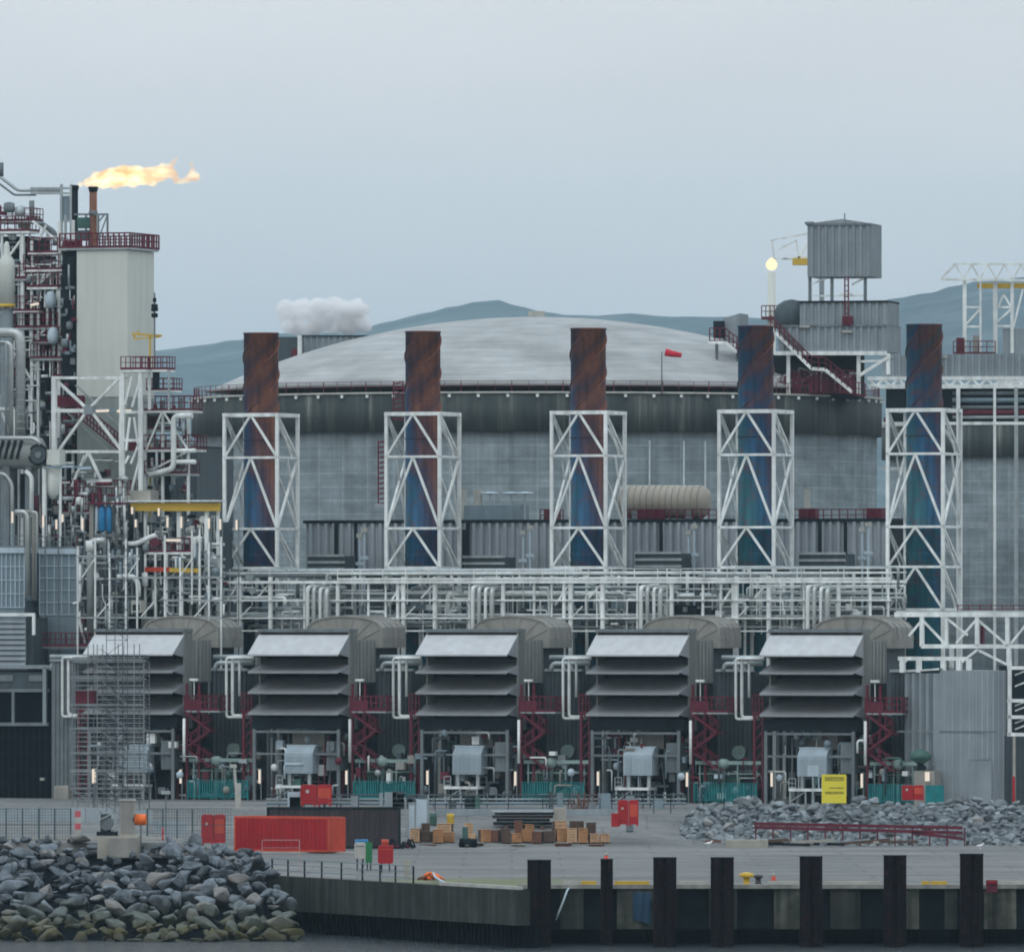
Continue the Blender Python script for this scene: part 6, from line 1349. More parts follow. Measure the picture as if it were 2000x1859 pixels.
# lattice mast on its plinth by the road
YM = 732.; zm = PZ(1632, YM)
t = thing('lattice_mast', 'tall thin dark lattice mast rising from the concrete plinth by the road', 'mast', WF, (PX(228,YM), YM, zm))
xs4 = [(PX(p, YM), YM+d_) for p, d_ in ((208,0), (224,.7), (249,0), (238,1.2))]; zt_ = PZ(945, YM); zb_ = PZ(1630, YM)
for x, y in xs4: MB().bar((x, y, zb_), (x, y, zt_), .05).build('leg', M['cladd'], t)
mb = MB(); z = zb_; k = 0
while z < zt_-1: mb.bar((xs4[0][0], YM, z), (xs4[2][0], YM, z), .04); mb.bar((xs4[k%2*2][0], YM, z), (xs4[2-k%2*2][0], YM, z+1.1), .035); z += 1.1; k += 1
mb.build('bracing_lattice', M['cladd'], t)
# thin pale steel over the lower plant
def f(t):
    v = 10.5; mb = MB()
    for x, y in ((152,1066), (186,1050), (214,1080), (246,1052), (268,1070), (322,1046), (352,1088), (408,1060), (432,1048)): MB().bar((RF.u(x, v), v, 0), A(x, y, v), .14).build('post', M['white'], t)
    for y, a, b_ in ((1086,150,272), (1128,240,434), (1206,150,434), (1172,320,434)): MB().bar(A(a, y, v), A(b_, y, v), .15).build('beam', M['galv'], t)
    for x in (160, 246, 350): mb.bar(A(x, 1128, v), A(x+26, 1090, v), .1); mb.bar(A(x+30, 1204, v), A(x+56, 1174, v), .1)
    mb.build('brace_lattice', M['white'], t)
vlabelled('steel_structure', 'pale open steel structure in front of the crowded lower process pipes', 'steel structure', 250, 10.5, f)

# ------------------------------------------------------------------ yard: plinth, cabinets, fences, containers, crates
def at(px, py, Y): return V3(PX(px, Y), Y, PZ(py, Y))
Yp = 731.; x0, x1 = PX(190,Yp), PX(272,Yp)
single(MB().box(x0, x1, Yp, Yp+3, PZ(1676,Yp), PZ(1632,Yp)), 'concrete_plinth', M['concl'], 'brown grey concrete plinth at the top of the riprap', 'plinth')
single(MB().box(PX(214,Yp-.5), PX(268,Yp-.5), Yp-.6, Yp-.004, PZ(1674,Yp), PZ(1636,Yp)), 'concrete_block', M['beige'], 'beige weathered concrete block against the plinth', 'block')
zP = PZ(1632,Yp)
t = thing('control_cabinet', 'tall beige control cabinet standing on the concrete plinth', 'cabinet', WF, (PX(247,Yp), Yp+1, zP))
MB().box(PX(233,Yp), PX(262,Yp), Yp+.4, Yp+1.6, zP, PZ(1564,Yp)).build('body', M['concl'], t); MB().box(PX(236,Yp), PX(259,Yp), Yp+.36, Yp+.397, zP+.2, PZ(1568,Yp)).build('door', M['beige'], t); MB().box(PX(231,Yp), PX(264,Yp), Yp+.3, Yp+1.7, PZ(1564,Yp)+.002, PZ(1561,Yp)).build('lid', M['kerb'], t)
t = thing('winch_machine', 'small dark grey winch machine with a drum on the concrete plinth', 'machine', WF, (PX(207,Yp), Yp+1, zP))
MB().box(PX(188,Yp), PX(228,Yp), Yp+.5, Yp+2, zP, PZ(1624,Yp)).build('skid', M['dark'], t); c = at(208, 1608, Yp+.8); MB().tube([c, c+V3(0,1,0)], .5, 16).build('drum', M['grey'], t)
mb = MB(); mb.bar(at(192,1624,Yp+.7), at(196,1584,Yp+.7), .12); mb.bar(at(226,1624,Yp+.7), at(224,1584,Yp+.7), .12); mb.bar(at(196,1586,Yp+.7), at(224,1586,Yp+.7), .12); mb.bar(at(196,1600,Yp+.7), at(224,1586,Yp+.7), .1); mb.build('a_frame', M['galv'], t)
MB().box(PX(195,Yp), PX(215,Yp), Yp+1.2, Yp+2, zP, PZ(1590,Yp)).build('motor', M['cladd'], t)
c = at(275, 1600, Yp+.6); t = thing('lifebuoy_case', 'round orange lifebuoy case beside the beige cabinet', 'lifebuoy', WF, (c.x, c.y, zP)); MB().tube([c+V3(-.38,.1,0), c+V3(-.36,.1,0), c+V3(.34,-.1,0), c+V3(.38,-.1,0)], [.37,.41,.41,.37], 18).build('case', M['orange'], t); MB().bar((c.x, c.y+.3, zP-1.2), (c.x, c.y+.3, c.z), .09).build('post', M['grey'], t); MB().tube([c+V3(-.44,.12,0), c+V3(-.385,.1,0)], .38, 18).build('rim', M['dark'], t)
# fence along the road
t = thing('mesh_fence', 'thin dark wire mesh fence on posts along the road behind the riprap', 'fence', WF, (PX(60,742), 742, G)); Yf = 742.
for k, px in enumerate((12,44,76,107,138,288,318,346,376)):
    Yk = Yf if px < 200 else 746.; a = at(px, 1578 + (px>200)*2, Yk); MB().bar((a.x, Yk, gz(a.x,Yk)-.1), a, .10).build('post', M['fence'], t)
for a, b_ in ((-10,140), (286,455)):
    mb = MB()
    Yk = Yf if a < 100 else 746.
    for y in (1579, 1611): mb.bar(at(a,y,Yk), at(b_,y,Yk), .04)
    k = a
    while k < b_: mb.bar(at(k,1579,Yk), at(k,1640,Yk), .018); k += 5.5
    y = 1585
    while y < 1640: mb.bar(at(a,y,Yk), at(b_,y,Yk), .016); y += 6
    mb.build('wire_mesh', M['fence'], t)
for px, Yk, n_ in ((152, 741, 'next to the winch machine'), (318, 741, 'in front of the mesh fence')):
    a = at(px, 1583 if px < 200 else 1615, Yk); t = thing('marker_post', f"red and white marker post {n_}", 'marker post', WF, (a.x, Yk, gz(a.x,Yk)))
    z0 = gz(a.x, Yk) - .6; n = 6; w = .42 if px < 200 else .14
    for q in range(n): MB().box(a.x-w/2, a.x+w/2, Yk-.1, Yk+.1, z0+(a.z-z0)*q/n, z0+(a.z-z0)*(q+1)/n-.004).build('band', mat('marker_red', (.50,.10,.12), .6) if q % 2 else M['kerb'] if px < 200 else M['red'], t)
c = at(324, 1548, 760); t = thing('road_lamp', 'short grey lamp post with a flat head by the road fence', 'lamp post', WF, (c.x, 760, G)); MB().bar((c.x, 760, G), c, .12).build('post', M['grey'], t); MB().box(c.x-.35, c.x+.35, 759.7, 760.3, c.z-.1, c.z+.14).build('lamp_head', M['galv'], t)
c = at(458, 1498, 850); t = thing('tall_road_lamp', 'tall pale road lamp post in front of the first transformer bay', 'lamp post', WF, (c.x, 850, G)); MB().bar((c.x+.25, 850, G), c, .22).build('post', M['kerb'], t); MB().cbox(c+V3(-.1,0,.1), .55, .5, .3).build('lamp_head', M['kerb'], t); MB().cbox((c.x+.3, 850, G+1.3), .5, .4, 2.2).build('junction_box', M['kerb'], t)
single(MB().box(PX(-20,744), PX(188,744), 744, 744.35, G-.05, G+.22), 'road_kerb', M['kerb'], 'pale kerb line along the road behind the riprap fence', 'kerb')
single(MB().bar((PX(276,744),744.2,gz(PX(276,744),744)+.1), (PX(392,744),744.2,gz(PX(392,744),744)+.2), .3, .3), 'road_kerb', M['kerb'], 'pale kerb line between plinth and red pump cabinet', 'kerb')
# concrete barriers along the plant road
k = 0
for px in range(-30, 350, 66):
    Yb_ = 806.; a = PX(px, Yb_); w = 64*Yb_/F; h = 1.15; z = gz(a+w/2, Yb_); z = max(z, 1.2); mb = MB()
    mb.add([(a,Yb_,z),(a+w,Yb_,z),(a+w,Yb_+.25,z+h),(a,Yb_+.25,z+h),(a,Yb_+.8,z),(a+w,Yb_+.8,z),(a+w,Yb_+.5,z+h),(a,Yb_+.5,z+h)], [(0,1,2,3),(3,2,6,7),(7,6,5,4),(0,3,7,4),(1,5,6,2),(0,4,5,1)])
    k += 1
    single(mb, 'concrete_barrier', M['clad'], 'grey concrete road barrier in the line behind the mesh fence', 'barrier', group='concrete barriers along the plant road')
# red pump cabinets
def red_cabinet(label, px0, px1, yt, yb, Y, legs=True):
    x0, x1 = PX(px0,Y), PX(px1,Y); zt, zb = PZ(yt,Y), PZ(yb,Y); t = thing('pump_cabinet', label, 'cabinet', WF, ((x0+x1)/2, Y+.6, zb)); w = x1-x0; m_ = (x0+x1)/2 + .02*w
    for a, b_ in ((x0, m_-.02), (m_+.02, x1)):
        mb = MB(); n = 9; e = min(.35, (zt-zb)*.22); pl = [(a, zb+e*.9), (a+.12*(b_-a), zb+.02), (a+.25*(b_-a), zb+e*.8), (b_-.25*(b_-a), zb+e*.8), (b_-.12*(b_-a), zb+.02), (b_, zb+e*.9), (b_, zt-.12), (b_-.15, zt), (a+.15, zt), (a, zt-.12)] if legs else [(a,zb),(b_,zb),(b_,zt-.1),(b_-.1,zt),(a+.1,zt),(a,zt-.1)]
        n = len(pl); mb.add([(p[0],Y,p[1]) for p in pl] + [(p[0],Y+1.3,p[1]) for p in pl], [tuple(range(n)), tuple(reversed(range(n,2*n)))] + [((i+1)%n, i, n+i, n+(i+1)%n) for i in range(n)]); mb.build('cabinet_half', M['red'], t)
    c = V3(x0+w*.22, Y-.03, zt-(zt-zb)*.3); MB().tube([c, c+V3(0,.02,0)], w*.06, 12).build('badge', M['kerb'], t)
    MB().box(m_+.1, x1-.1, Y-.03, Y-.004, zb+(zt-zb)*.4, zb+(zt-zb)*.85).build('door', M['redor'], t)
    return t
red_cabinet('red two part pump cabinet on short feet beside the red container', 393, 440, 1590, 1652, 800., True)
red_cabinet('wide red double pump cabinet behind the dark container', 587, 648, 1532, 1576, 860.)
red_cabinet('red cabinet on splayed feet standing alone on the yard before the fourth unit', 1207, 1247, 1562, 1616, 818.)
single(MB().box(PX(1194,817.5), PX(1208,817.5), 817.5, 818.4, PZ(1614,817.5), PZ(1588,817.5)), 'hose_box', M['red'], 'small dark red hose box beside the lone red cabinet on the yard', 'hose box')
red_cabinet('low red double pump cabinet at the end of the last transformer bay', 1762, 1804, 1533, 1562, 845., False)
# containers
def container(name, label, px0, px1, yt, yb, Y, m, m2, endpx=None):
    fr = Fr(PX(px0,Y), Y, 0, R_(30 if endpx else 0)); u1 = fr.u(endpx or px1); zb = PZ(yb,Y); zt = PZ(yt,Y); t = thing(name, label, 'container', fr, (u1/2, 1.2, zb)); D = 2.4
    MB().corr((0,0),(u1,0), zb+.12, zt-.1, .42, .07).build('side_wall', M[m], t)
    if endpx: mb = MB().corr((u1,0),(u1, D), zb+.12, zt-.1, .42, .07); mb.build('end_wall', M[m2], t)
    MB().box(.03, u1-.03, .08, D-.05, zb+.1, zt-.06).build('core', M[m], t)
    mb = MB()
    for a, b_ in (((0,0),(u1,0)), ((u1,0),(u1,D)), ((u1,D),(0,D)), ((0,D),(0,0))):
        for z in (zb+.08, zt-.06): mb.bar((*a, z), (*b_, z), .17)
    for a in ((0,0),(u1,0),(u1,D),(0,D)): mb.bar((*a, zb), (*a, zt), .17)
    mb.build('edge_frame', M[m2], t); return t
container('shipping_container', 'bright red corrugated shipping container standing on the yard behind the handrail', 460, 675, 1594, 1661, 800., 'red', 'redor', 642)
container('dark_container', 'long dark brown container standing behind the red one', 523, 780, 1577, 1656, 812., 'darkbox', 'dark')
x0 = PX(523, 812)
t = thing('grey_cabinet', 'pair of pale grey electrical cabinets beside the dark container', 'cabinet', WF, (PX(815,822), 822, .3)); zb = PZ(1625,822)
for a, b_, yt in ((797,811,1567), (813,834,1561)): MB().box(PX(a,822), PX(b_,822), 822, 823, 0, PZ(yt,822)).build('cabinet', M['clad' if a < 800 else 'paleblue'], t); MB().box(PX(a+2,822), PX(b_-2,822), 821.96, 821.997, .6, PZ(yt+5,822)).build('door', M['paleblue'], t)
MB().bar((PX(836,823),823.5,0), (PX(836,823),823.5,PZ(1552,823)), .12).build('post', M['galv'], t); MB().bar((PX(796,823),823.5,0), (PX(790,823),823.5,PZ(1556,823)), .1).build('post', M['galv'], t)
# handrail on the sea wall
t = thing('handrail', 'dark blue grey tubular handrail along the top of the slanting sea wall', 'handrail', WL, (0, .3, 0))
us_ = [0.3, 3.1, 6.0, 9.0, 12.4, 16.0, 19.0, 21.6, 24.6]
for u_ in us_:
    if u_ < wl*.55+9: MB().bar((u_, .3, 0), (u_, .3, 1.25), .10).build('post', M['dark'], t)
us_ = [u_ for u_ in us_ if u_ < wl*.55+9]
for h in (1.25, .85, .42): MB().bar((us_[0], .3, h), (us_[-1], .3, h), .06).build('rail', M['bluegr'], t)
# low retaining edge under the container
single(MB().box(PX(470,797), PX(720,797), 796.6, 797.2, -.1, PZ(1664,797)+.05), 'retaining_edge', M['kerb'], 'low pale edge beam in front of the red container', 'edge beam')
t = thing('steel_frame_gate', 'thin pale wire frame gate in front of the red container', 'gate', WF, (PX(548,735), 735, .2)); mb = MB(); P = lambda a, b_: at(a, b_, 735.); mb.bar(P(512,1640), P(585,1640), .05); mb.bar(P(512,1640), P(512,1703), .05); mb.bar(P(585,1640), P(585,1703), .05); mb.bar(P(512,1655), P(585,1655), .03); mb.build('gate_frame', mat('pale_red_wire', (.42,.30,.30), .6), t)
# bins on the yard
for (a, b_, yt, yb, Y, m, nm, lb) in ((692,714,1645,1676,742,'kerb','white_box','white plastic box standing by the sea wall handrail'), (714,727,1644,1684,742,'green','green_board','narrow green board beside the white box'), (1742-1004,1772-1004,1651,1686,738,'red','red_bin','red rounded bin hanging by the sea wall handrail')):
    x0, x1 = PX(a,Y), PX(b_,Y); z0, z1 = PZ(yb,Y), PZ(yt,Y); t = thing(nm, lb, 'box' if nm != 'red_bin' else 'bin', WF, ((x0+x1)/2, Y, 0))
    if nm == 'green_board': MB().box(x0, x1, Y, Y+.12, z0, z1).build('board', mat('sign_green', (.02,.19,.07), .6), t)
    else: mb = MB(); e = .1; pl = [(x0+e,z0),(x1-e,z0),(x1,z0+e),(x1,z1-e),(x1-e,z1),(x0+e,z1),(x0,z1-e),(x0,z0+e)]; mb.add([(p[0],Y,p[1]) for p in pl]+[(p[0],Y+.9,p[1]) for p in pl], [tuple(range(8)), tuple(reversed(range(8,16)))]+[((i+1)%8,i,8+i,8+(i+1)%8) for i in range(8)]); mb.build('body', M[m], t); MB().box(x0+e, x1-e, Y-.03, Y-.003, z1-.3, z1-.22).build('lid', M['grey' if m == 'kerb' else 'redor'], t)
    for q in (.25, .75): xx = x0+(x1-x0)*q; MB().box(xx-.05, xx+.05, Y+.3, Y+.4, -.02, z0+.02).build('leg', M['dark'], t)
for a, b_, yt, yb, Y, nm, lb, m in ((788,800,1678,1716,720,'grey_post','short square grey post at the end of the sea wall handrail','concl'), (1312,1316,1,1,1,'','','')):
    if nm: single(MB().box(PX(a,Y), PX(b_,Y), Y, Y+.4, -.02, PZ(yt,Y)), nm, M[m], lb, 'post')
def heap(name, label, cat, px, py, Y, n, cs, spread, seed, sz_=.35):
    rnd = random.Random(seed); t = thing(name, label, cat, WF, (PX(px,Y), Y, gz(PX(px,Y), Y)))
    for k in range(n): p = at(px+rnd.uniform(-spread,spread), py, Y); z = gz(p.x, Y); MB().pipe([V3(p.x-rnd.uniform(.2,.6), Y+rnd.uniform(-.5,.5), z+.08), V3(p.x, Y, z+rnd.uniform(.2,.9)*sz_*2), V3(p.x+rnd.uniform(.2,.6), Y+rnd.uniform(-.5,.5), z+.1)], rnd.uniform(.06,.16), 7).build('coil', M[rnd.choice(cs)], t)
heap('orange_net_heap', 'crumpled orange rope and net heap on the sea wall top', 'heap of rope', 843, 1700, 716, 9, ('orange','brown','orange'), 14, 3)
heap('black_hose_heap', 'dark tangle of hoses and a maroon reel beside the dark container', 'hoses', 783, 1652, 812, 10, ('dark','dark','maroon'), 22, 4, .6)
t = thing('blue_rope', 'pale blue mooring rope hanging over the quay wall beside the wide dark pile', 'rope', WF, (PX(1105,698), 698, 0)); MB().tube([V3(PX(p,Y), Y, PZ(y,Y)) for p, y, Y in ((1128,1722,704), (1116,1728,701), (1108,1738,699.2), (1100,1760,699), (1092,1780,699), (1086,1796,699))], .07, 6).build('rope', M['paleblue'], t)
t = thing('blue_rope', 'pale blue rope lying curled over the slanting sea wall top by the orange heap', 'rope', WF, (PX(853,706), 706, 0)); MB().tube([V3(PX(p,Y), Y, PZ(y,Y)+.07) for p, y, Y in ((846,1706,717), (850,1714,708), (862,1722,703.5), (870,1726,701.6))], .08, 6).build('rope', M['paleblue'], t)
mb = MB(); nn = 8
x0, x1 = PX(1236,699.6), PX(1272,699.6); g = [[V3(x0+(x1-x0)*i/nn, 699.72-.07*math.sin(i*1.9+j*.4), PZ(1742,699.6)+(PZ(1800+ (i-4)*1.5,699.6)-PZ(1742,699.6))*j/6) for i in range(nn+1)] for j in range(7)]
vs_ = [p for r in g for p in r]; mb.add(vs_, [(j*(nn+1)+i, j*(nn+1)+i+1, (j+1)*(nn+1)+i+1, (j+1)*(nn+1)+i) for j in range(6) for i in range(nn)], True); mb.add([p+V3(0,.04,0) for p in vs_], [((j+1)*(nn+1)+i, (j+1)*(nn+1)+i+1, j*(nn+1)+i+1, j*(nn+1)+i) for j in range(6) for i in range(nn)], True); single(mb, 'blue_tarp', mat('tarp_blue', (.018,.06,.11), .6), 'blue tarpaulin hanging on the quay wall between the slim pile and the third pile', 'tarpaulin')
# crates
ords = ('first','second','third','fourth','fifth','sixth','seventh','eighth','ninth','tenth','eleventh','twelfth','thirteenth','fourteenth','fifteenth','sixteenth')
def crate(px0, px1, yt, yb, Y, m, label):
    x0, x1 = PX(px0,Y), PX(px1,Y); z0, z1 = gz((x0+x1)/2, Y), None; z0 = PZ(yb, Y) if PZ(yb,Y) > z0+.3 else z0; z1 = PZ(yt,Y); t = thing('wooden_crate', label, 'crate', WF, ((x0+x1)/2, Y+.6, z0), 'wooden crates on the quay yard'); w = x1-x0; h = z1-z0
    MB().box(x0+.04, x1-.04, Y+.04, Y+1.2, z0+.12, z1-.04).build('box', M['woodd'], t); mb = MB(); n = 5
    for k in range(n): mb.box(x0, x1, Y, Y+.035, z0+.14+(h-.2)*k/n, z0+.14+(h-.2)*(k+.86)/n)
    mb.build('front_slat', M[m], t); mb = MB()
    for k in range(5): mb.box(x0+w*k/5, x0+w*(k+.9)/5, Y+.0, Y+1.22, z1-.037, z1)
    mb.build('lid_slat', M[m], t); MB().box(x0, x0+.1, Y-.03, Y-.002, z0+.1, z1-.05).build('batten', M[m], t); MB().box(x1-.1, x1, Y-.03, Y-.002, z0+.1, z1-.05).build('batten', M[m], t)
    mb = MB(); [mb.box(x0+w*q, x0+w*q+.14, Y+.02, Y+1.2, z0, z0+.115) for q in (.02,.45,.88)]; mb.build('skid_slat', M['woodd'], t); t.rotation_euler[2] = random.uniform(-.28, .28)
row1 = [(803,822,'woodp'),(824,843,'woodd'),(845,864,'wood'),(866,888,'wood'),(936,956,'wood'),(958,976,'brown'),(978,995,'woodd'),(998,1017,'wood'),(1020,1040,'wood'),(1042,1060,'brown'),(1062,1083,'woodd'),(1086,1106,'wood'),(1108,1127,'woodp'),(1130,1148,'wood'),(1151,1169,'woodp'),(1172,1190,'woodp')]
cn = {'wood':'orange brown','woodp':'pale','woodd':'dark','brown':'dull brown'}
rnd = random.Random(14)
for k, (a, b_, m) in enumerate(row1): crate(a, b_, 1622 + rnd.uniform(-6,6), 1650, 819 + rnd.uniform(-.6,.6), m, f"{cn[m]} wooden crate, {ords[k]} of the front row counted from the dark container")
row2 = [(824,840,'woodd'),(856,884,'woodp'),(908,924,'woodp'),(1004,1020,'brown'),(1022,1040,'wood'),(1080,1104,'woodp'),(1112,1140,'woodd'),(1146,1164,'woodd')]
for k, (a, b_, m) in enumerate(row2): crate(a, b_, 1606 + rnd.uniform(-5,5), 1640, 821.5 + rnd.uniform(-.3,.3), m, f"{cn[m]} wooden crate, {ords[k]} of the back row counted from the dark container")
for k, (px, n_) in enumerate(((836,2),(930,3),(1012,2),(1100,3),(1165,2))):
    x = PX(px, 817); t = thing('pallet', f"{('low stack of two' if n_==2 else 'low stack of three')} grey pallets lying before the {('third','pale truck','seventh','twelfth','last')[k]} front crate", 'pallet', WF, (x, 817, 0))
    for j in range(n_): MB().box(x-.6, x+.6, 816.4, 817.6, .15*j+.05, .15*j+.1).build('deck_board', M[rnd.choice(('woodd','brown','concl'))], t); MB().box(x-.55, x+.55, 816.5, 817.5, .15*j-.04, .15*j+.049).build('bearer', M['woodd'], t)
    t.rotation_euler[2] = rnd.uniform(-.5, .5)
t = thing('pallet_truck', 'small dark pallet truck standing among the wooden crates', 'truck', WF, (PX(912,815), 815, 0)); Yk = 815.
MB().box(PX(897,Yk), PX(932,Yk), Yk, Yk+1.4, .25, .75).build('chassis', M['dark'], t); MB().box(PX(903,Yk), PX(914,Yk), Yk+.1, Yk+1.2, .75, 1.7).build('mast', M['green'], t); MB().box(PX(918,Yk), PX(929,Yk), Yk+.1, Yk+1.2, .75, 1.15).build('engine_cover', M['woodp'], t)
for px in (902, 926): c = V3(PX(px,Yk), Yk-.05, .28); MB().tube([c, c+V3(0,.25,0)], .28, 12).build('wheel', M['black'], t)
t = thing('steel_bundle', 'long dark steel beams stacked on bearers behind the crates', 'steel beams', WF, (PX(1030,828), 828, 0)); rnd = random.Random(2)
for k in range(14): y = 1588 + (k%4)*6.5; p = at(965+rnd.uniform(-5,12), y, 827+k*.14); q = at(1075+rnd.uniform(-20,8), y, 827+k*.14); MB().bar(p, q, .24).build('steel_beam', M[rnd.choice(('dark','darkbox','dark','green','brown'))], t)
for px in (985, 1055): MB().box(PX(px,828), PX(px+8,828), 826.6, 829, 0, PZ(1608,828)-.1).build('bearer', M['woodd'], t)
MB().box(PX(960,827), PX(1080,827), 826.5, 829.5, PZ(1586,827), PZ(1583,827)).build('cover_board', M['galv'], t)
single(MB().box(PX(1082,828), PX(1106,828), 827, 829, gz(PX(1095,828),828), PZ(1577,828)), 'concrete_cube', M['concl'], 'pale concrete block at the end of the stacked steel beams', 'block')
rnd = random.Random(6); mb = MB()
for k in range(60): p = V3(PX(1133,838)+rnd.gauss(0,.35), 838+rnd.gauss(0,.3), G-.5); mb.bar(p, p+V3(rnd.gauss(0,.5), rnd.gauss(0,.3), rnd.uniform(1.4,2.6)), .035)
single(mb, 'dry_bush', M['brown'], 'leafless grey brown bush in front of the middle transformer bay', 'bush')
# sparse yard fence with dark posts across the middle
t = thing('yard_fence', 'thin dark post and wire fence crossing the yard in front of the turbine units', 'fence', WF, (PX(1000,840), 840, G))
for px in (700, 776, 850, 880, 993, 1060, 1110, 1148, 1172, 1195, 1277, 1310, 1374, 1414): a = at(px, 1558, 840); MB().bar((a.x, 840, G-.4), a, .07).build('post', M['dark'], t)
mb = MB(); 
for y in (1559, 1568, 1576): mb.bar(at(640,y,840), at(1320,y,840), .03)
mb.build('wire_mesh', M['bluegr'], t)
single(MB().box(PX(850,836), PX(1200,836), 836, 836.4, 2.0, 2.75), 'low_barrier_wall', M['clad'], 'low grey concrete barrier wall behind the crates', 'barrier')
# yellow notice board: four rows of small black lettering, not legible from the sea
Yn = 829.; c0_ = at(1605, 1512, Yn); c1_ = at(1653, 1568, Yn)
t = thing('notice_board', 'bright yellow notice board with rows of dark lettering standing on the berm', 'sign', WF, ((c0_.x+c1_.x)/2, Yn, 2.4))
MB().box(c0_.x, c1_.x, Yn, Yn+.06, c1_.z, c0_.z).build('board', mat('sign_yellow', (.78,.68,.06), .6, 0, .06, 1), t)
for q in (.15, .85): xx = c0_.x+(c1_.x-c0_.x)*q; MB().box(xx-.05, xx+.05, Yn+.063, Yn+.16, 1.0, c0_.z-.1).build('leg', M['grey'], t)
rnd = random.Random(44); w = c1_.x-c0_.x; h = c0_.z-c1_.z
for r, (z, x0q, x1q, hh) in enumerate(((.88,.13,.9,.075), (.80,.13,.86,.05), (.53,.3,.86,.04), (.36,.14,.88,.085))):
    mb = MB(); x = x0q
    while x < x1q:
        l = rnd.uniform(.03,.06); a = c0_.x+w*x; b_ = a+w*l; zz0 = c1_.z+h*(z-hh/2); zz1 = c1_.z+h*(z+hh/2)
        mb.box(a, a+w*.012, Yn-.012, Yn-.003, zz0, zz1); mb.box(b_-w*.012, b_, Yn-.012, Yn-.003, zz0, zz1); zc = rnd.choice((zz0, zz1-.03, (zz0+zz1)/2)); mb.box(a, b_, Yn-.016, Yn-.0125, zc, zc+.03); x += l+.018
    mb.build('lettering', M['dark'], t)
c = at(1588, 1505, 833); t = thing('notice_sign', 'small pale blue square sign on a thin post beside the yellow board', 'sign', WF, (c.x, 833, 2)); MB().box(c.x-.45, c.x+.45, 833, 833.05, c.z-.45, c.z+.45).build('plate', M['paleblue'], t); MB().bar((c.x, 833.09, 1.5), (c.x, 833.09, c.z), .08).build('post', M['paleblue'], t)
t = thing('berm_machine', 'grey green pump machine with a cowl beside the corrugated silo foot', 'machine', RF, (U(1800,-2), -2, 0)); v = -1.5
pbox(t, 1785, 1825, 1505, None, v, 2, 'beige', 'engine_body'); c = A(1798, 1478, v+.8); MB().lathe([(.3,-.6),(.9,-.2),(1.0,.1),(.6,.5),(.1,.7)], c, 16).build('cowl', M['green'], t); MB().bar((c.x, c.y, 0), c, .5).build('pipe', M['dark'], t); c = A(1811, 1516, v-.4); MB().cbox(c, .35, .25, .8).build('lamp_box', M['lamp'], t)
for px in (1808, 1826): pbox(t, px, px+17, 1533, None, v-.6, .1, 'teal', 'screen_panel')
# red guard rail on the berm
t = thing('guard_rail', 'long maroon double guard rail lying along the foot of the stone berm', 'guard rail', WF, (PX(1680,822), 822, .5)); Yr = 821.5
for y0, y1 in ((1608,1616), (1615,1626)): MB().bar(at(1473,y0,Yr), at(1880,y1,Yr), .12, .27).build('rail', M['maroon'], t)
MB().bar(at(1780,1626,Yr), at(1880,1637,Yr), .12, .24).build('rail', M['maroon'], t)
for px in range(1476, 1885, 34): a = at(px, 1607+(px-1473)*.02, Yr); MB().bar((a.x, Yr+.1, 0), (a.x, Yr+.1, a.z), .12).build('post', M['maroon'], t)
mb = MB(); rnd = random.Random(8)
t = thing('timber_heap', 'low heap of grey timbers and planks below the maroon guard rail', 'timber', WF, (PX(1620,819), 819, 0))
for k in range(16): x = PX(rnd.uniform(1440,1760), 819); MB().bar(V3(x-rnd.uniform(1,3), 819+rnd.uniform(-1,1), rnd.uniform(.1,.5)), V3(x+rnd.uniform(1,3), 819+rnd.uniform(-1,1), rnd.uniform(.1,.6)), .16, .22).build('timber', M[rnd.choice(('galv','woodd','dark','concl','brown','clad'))], t)
single(MB().box(PX(1418,815), PX(1500,815), 815, 817, -.02, PZ(1628,815)-.5), 'sand_slab', M['concl'], 'low pale concrete slab before the timber heap', 'slab')
# cones, bollards, birds
def cone(px, py, Y, label):
    p = at(px, py, Y); z = gz(p.x, Y); t = thing('traffic_cone', label, 'cone', WF, (p.x, Y, z)); MB().lathe([(.28,0),(.28,.04),(.2,.05),(.13,.32)], (p.x,Y,z), 14).build('lower_cone', M['redor'], t); MB().lathe([(.13,.32),(.08,.56)], (p.x,Y,z), 14).build('white_band', M['kerb'], t); MB().lathe([(.08,.56),(.03,.75),(.02,.78)], (p.x,Y,z), 14).build('tip', M['kerb'], t)
cone(1184, 1672, 776, 'red and white traffic cone behind the slim pile'); cone(1511, 1712, 715, 'red and white traffic cone between the fourth and fifth pile')
t = thing('bollard', 'yellow mooring bollard on the quay edge between the fourth and fifth pile', 'bollard', WF, (PX(1458,701.5), 701.5, 0)); c = (PX(1458,701.5), 701.5, .0); MB().lathe([(.42,0),(.42,.06),(.24,.1),(.22,.55)], c, 16).build('body', M['yellow'], t); MB().lathe([(.22,.55),(.5,.62),(.5,.85),(.1,.95)], c, 16).build('cap', M['yellow'], t)
t = thing('bollard', 'small dark mooring bollard just past the yellow one', 'bollard', WF, (PX(1481,706), 706, 0)); c = (PX(1481,706), 706, 0); MB().lathe([(.3,0),(.2,.08),(.2,.4)], c, 14).build('body', M['darkbox'], t); MB().lathe([(.2,.4),(.34,.45),(.34,.6),(.08,.66)], c, 14).build('cap', M['darkbox'], t)
t = thing('ladder_box', 'red safety ladder box hanging at the quay edge beyond the last pile', 'ladder box', WF, (PX(1935,699.5), 699.3, 0)); MB().box(PX(1926,699.4), PX(1948,699.4), 699.2, 699.6, PZ(1742,699.4), PZ(1718,699.4)).build('box', M['maroon'], t); MB().box(PX(1928,699.4), PX(1946,699.4), 699.1, 699.18, PZ(1724,699.4), PZ(1720,699.4)).build('lid', M['red'], t)
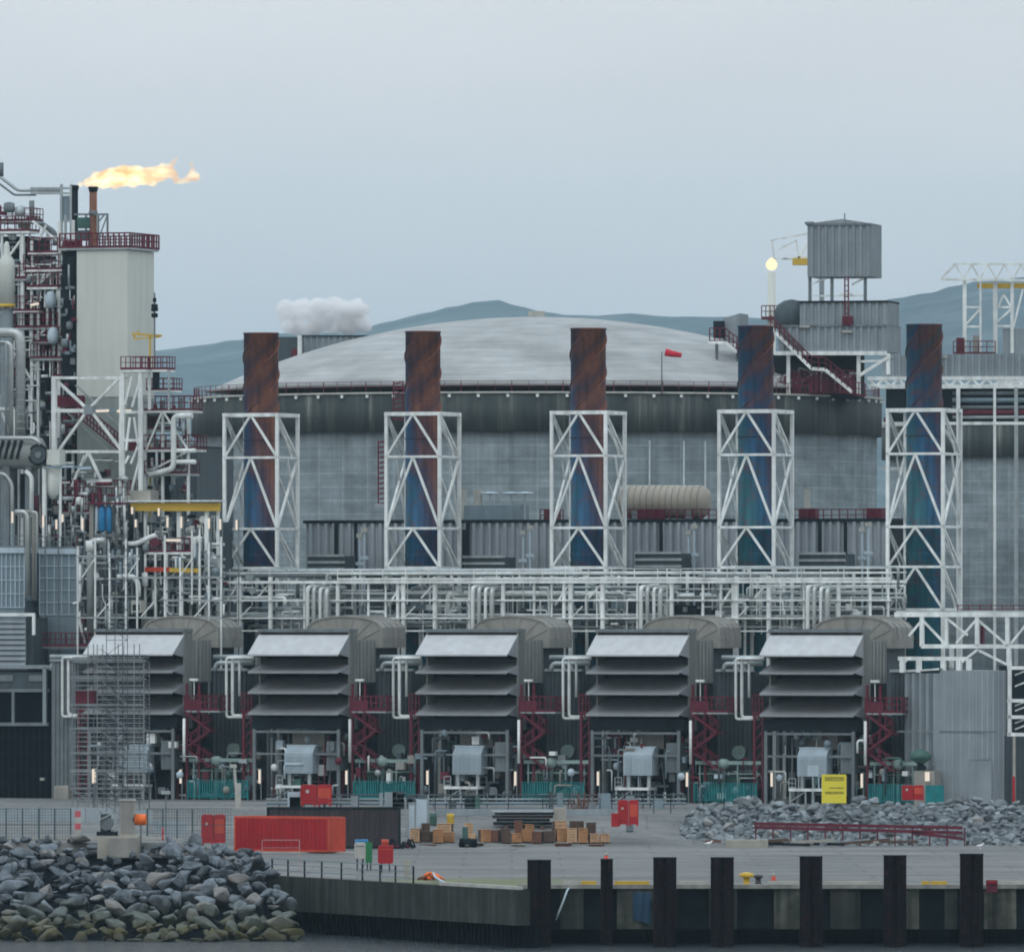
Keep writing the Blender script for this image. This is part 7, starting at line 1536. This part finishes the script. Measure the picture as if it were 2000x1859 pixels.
BW = mat('gull_white', (.75,.75,.74), .7)
for n_, (px, py) in enumerate(((1384,1655), (1428,1655), (1914,1660))):
    Y = ZC*F/(py-HY); p = V3(PX(px,Y), Y, .0); mb = MB(); mb.tube([p+V3(-.34,0,.34), p+V3(-.2,0,.36), p+V3(0,0,.36), p+V3(.16,0,.40), p+V3(.22,0,.50), p+V3(.27,0,.54), p+V3(.33,0,.54), p+V3(.40,0,.52)], [.015,.06,.12,.10,.065,.065,.04,.008], 10)
    for dy in (-.04,.04): mb.bar(p+V3(.02,dy,0), p+V3(.0,dy,.3), .025)
    single(mb, 'gull', BW, f"white gull standing on the quay yard, {('first of the two by the berm corner', 'second of the two by the berm corner', 'alone near the end of the berm')[n_]}", 'bird', base=(p.x, p.y, 0), group='gulls on the yard')

# low pipes and small boxes along the foot of the turbine row
t = thing('foot_pipe_run', 'low blue grey pipes on short supports along the foot of the turbine row', 'pipes', WF, (PX(1000,862), 862, G)); Yl = 862.
for k, (z, r) in enumerate(((.45,.12),(.8,.09),(1.15,.07))): MB().tube([(PX(520,Yl), Yl+k*.25, G+z), (PX(1340,Yl), Yl+k*.25, G+z)], r, 7).build('run_pipe', M[('bluegr','galv','cladd')[k]], t)
rnd = random.Random(88)
for k in range(26): x = PX(rnd.uniform(525,1335), Yl); MB().bar((x, Yl+.2, G-.2), (x, Yl+.2, G+rnd.uniform(.9,1.6)), .1).build('support', M['grey'], t)
for k in range(22): x = PX(rnd.uniform(525,1330), Yl); w = rnd.uniform(.3,1.1); MB().box(x, x+w, Yl-.8, Yl-.2, G-.1, G+rnd.uniform(.5,1.5)).build('junction_box', M[rnd.choice(('bluegr','clad','grey','cladd','paleblue','green','dark'))], t)

for n_, (px, Y, m, h) in enumerate(((700,806,'blue',.9),(712,806.5,'blue',.9),(752,806,'redor',.9),(1230,826,'bluegr',.9),(846,829,'green',1.0),(880,829.4,'yellow',.9))):
    x = PX(px, Y); z = gz(x, Y); t = thing('oil_drum', f"{('dark blue drum, closest to the red container','dark blue drum, second from the red container','orange red drum before the dark container','grey drum beside the lone red cabinet','green drum behind the crates','yellow drum behind the crates')[n_]}", 'drum', WF, (x, Y, z)); MB().lathe([(.3,0),(.31,.02),(.3,.3),(.31,.32),(.3,.6),(.31,.62),(.3,h)], (x, Y, z), 16).build('shell', M[m], t); MB().lathe([(.27,h-.02),(.25,h+.005)], (x, Y, z), 16).build('lid', M['grey'], t)
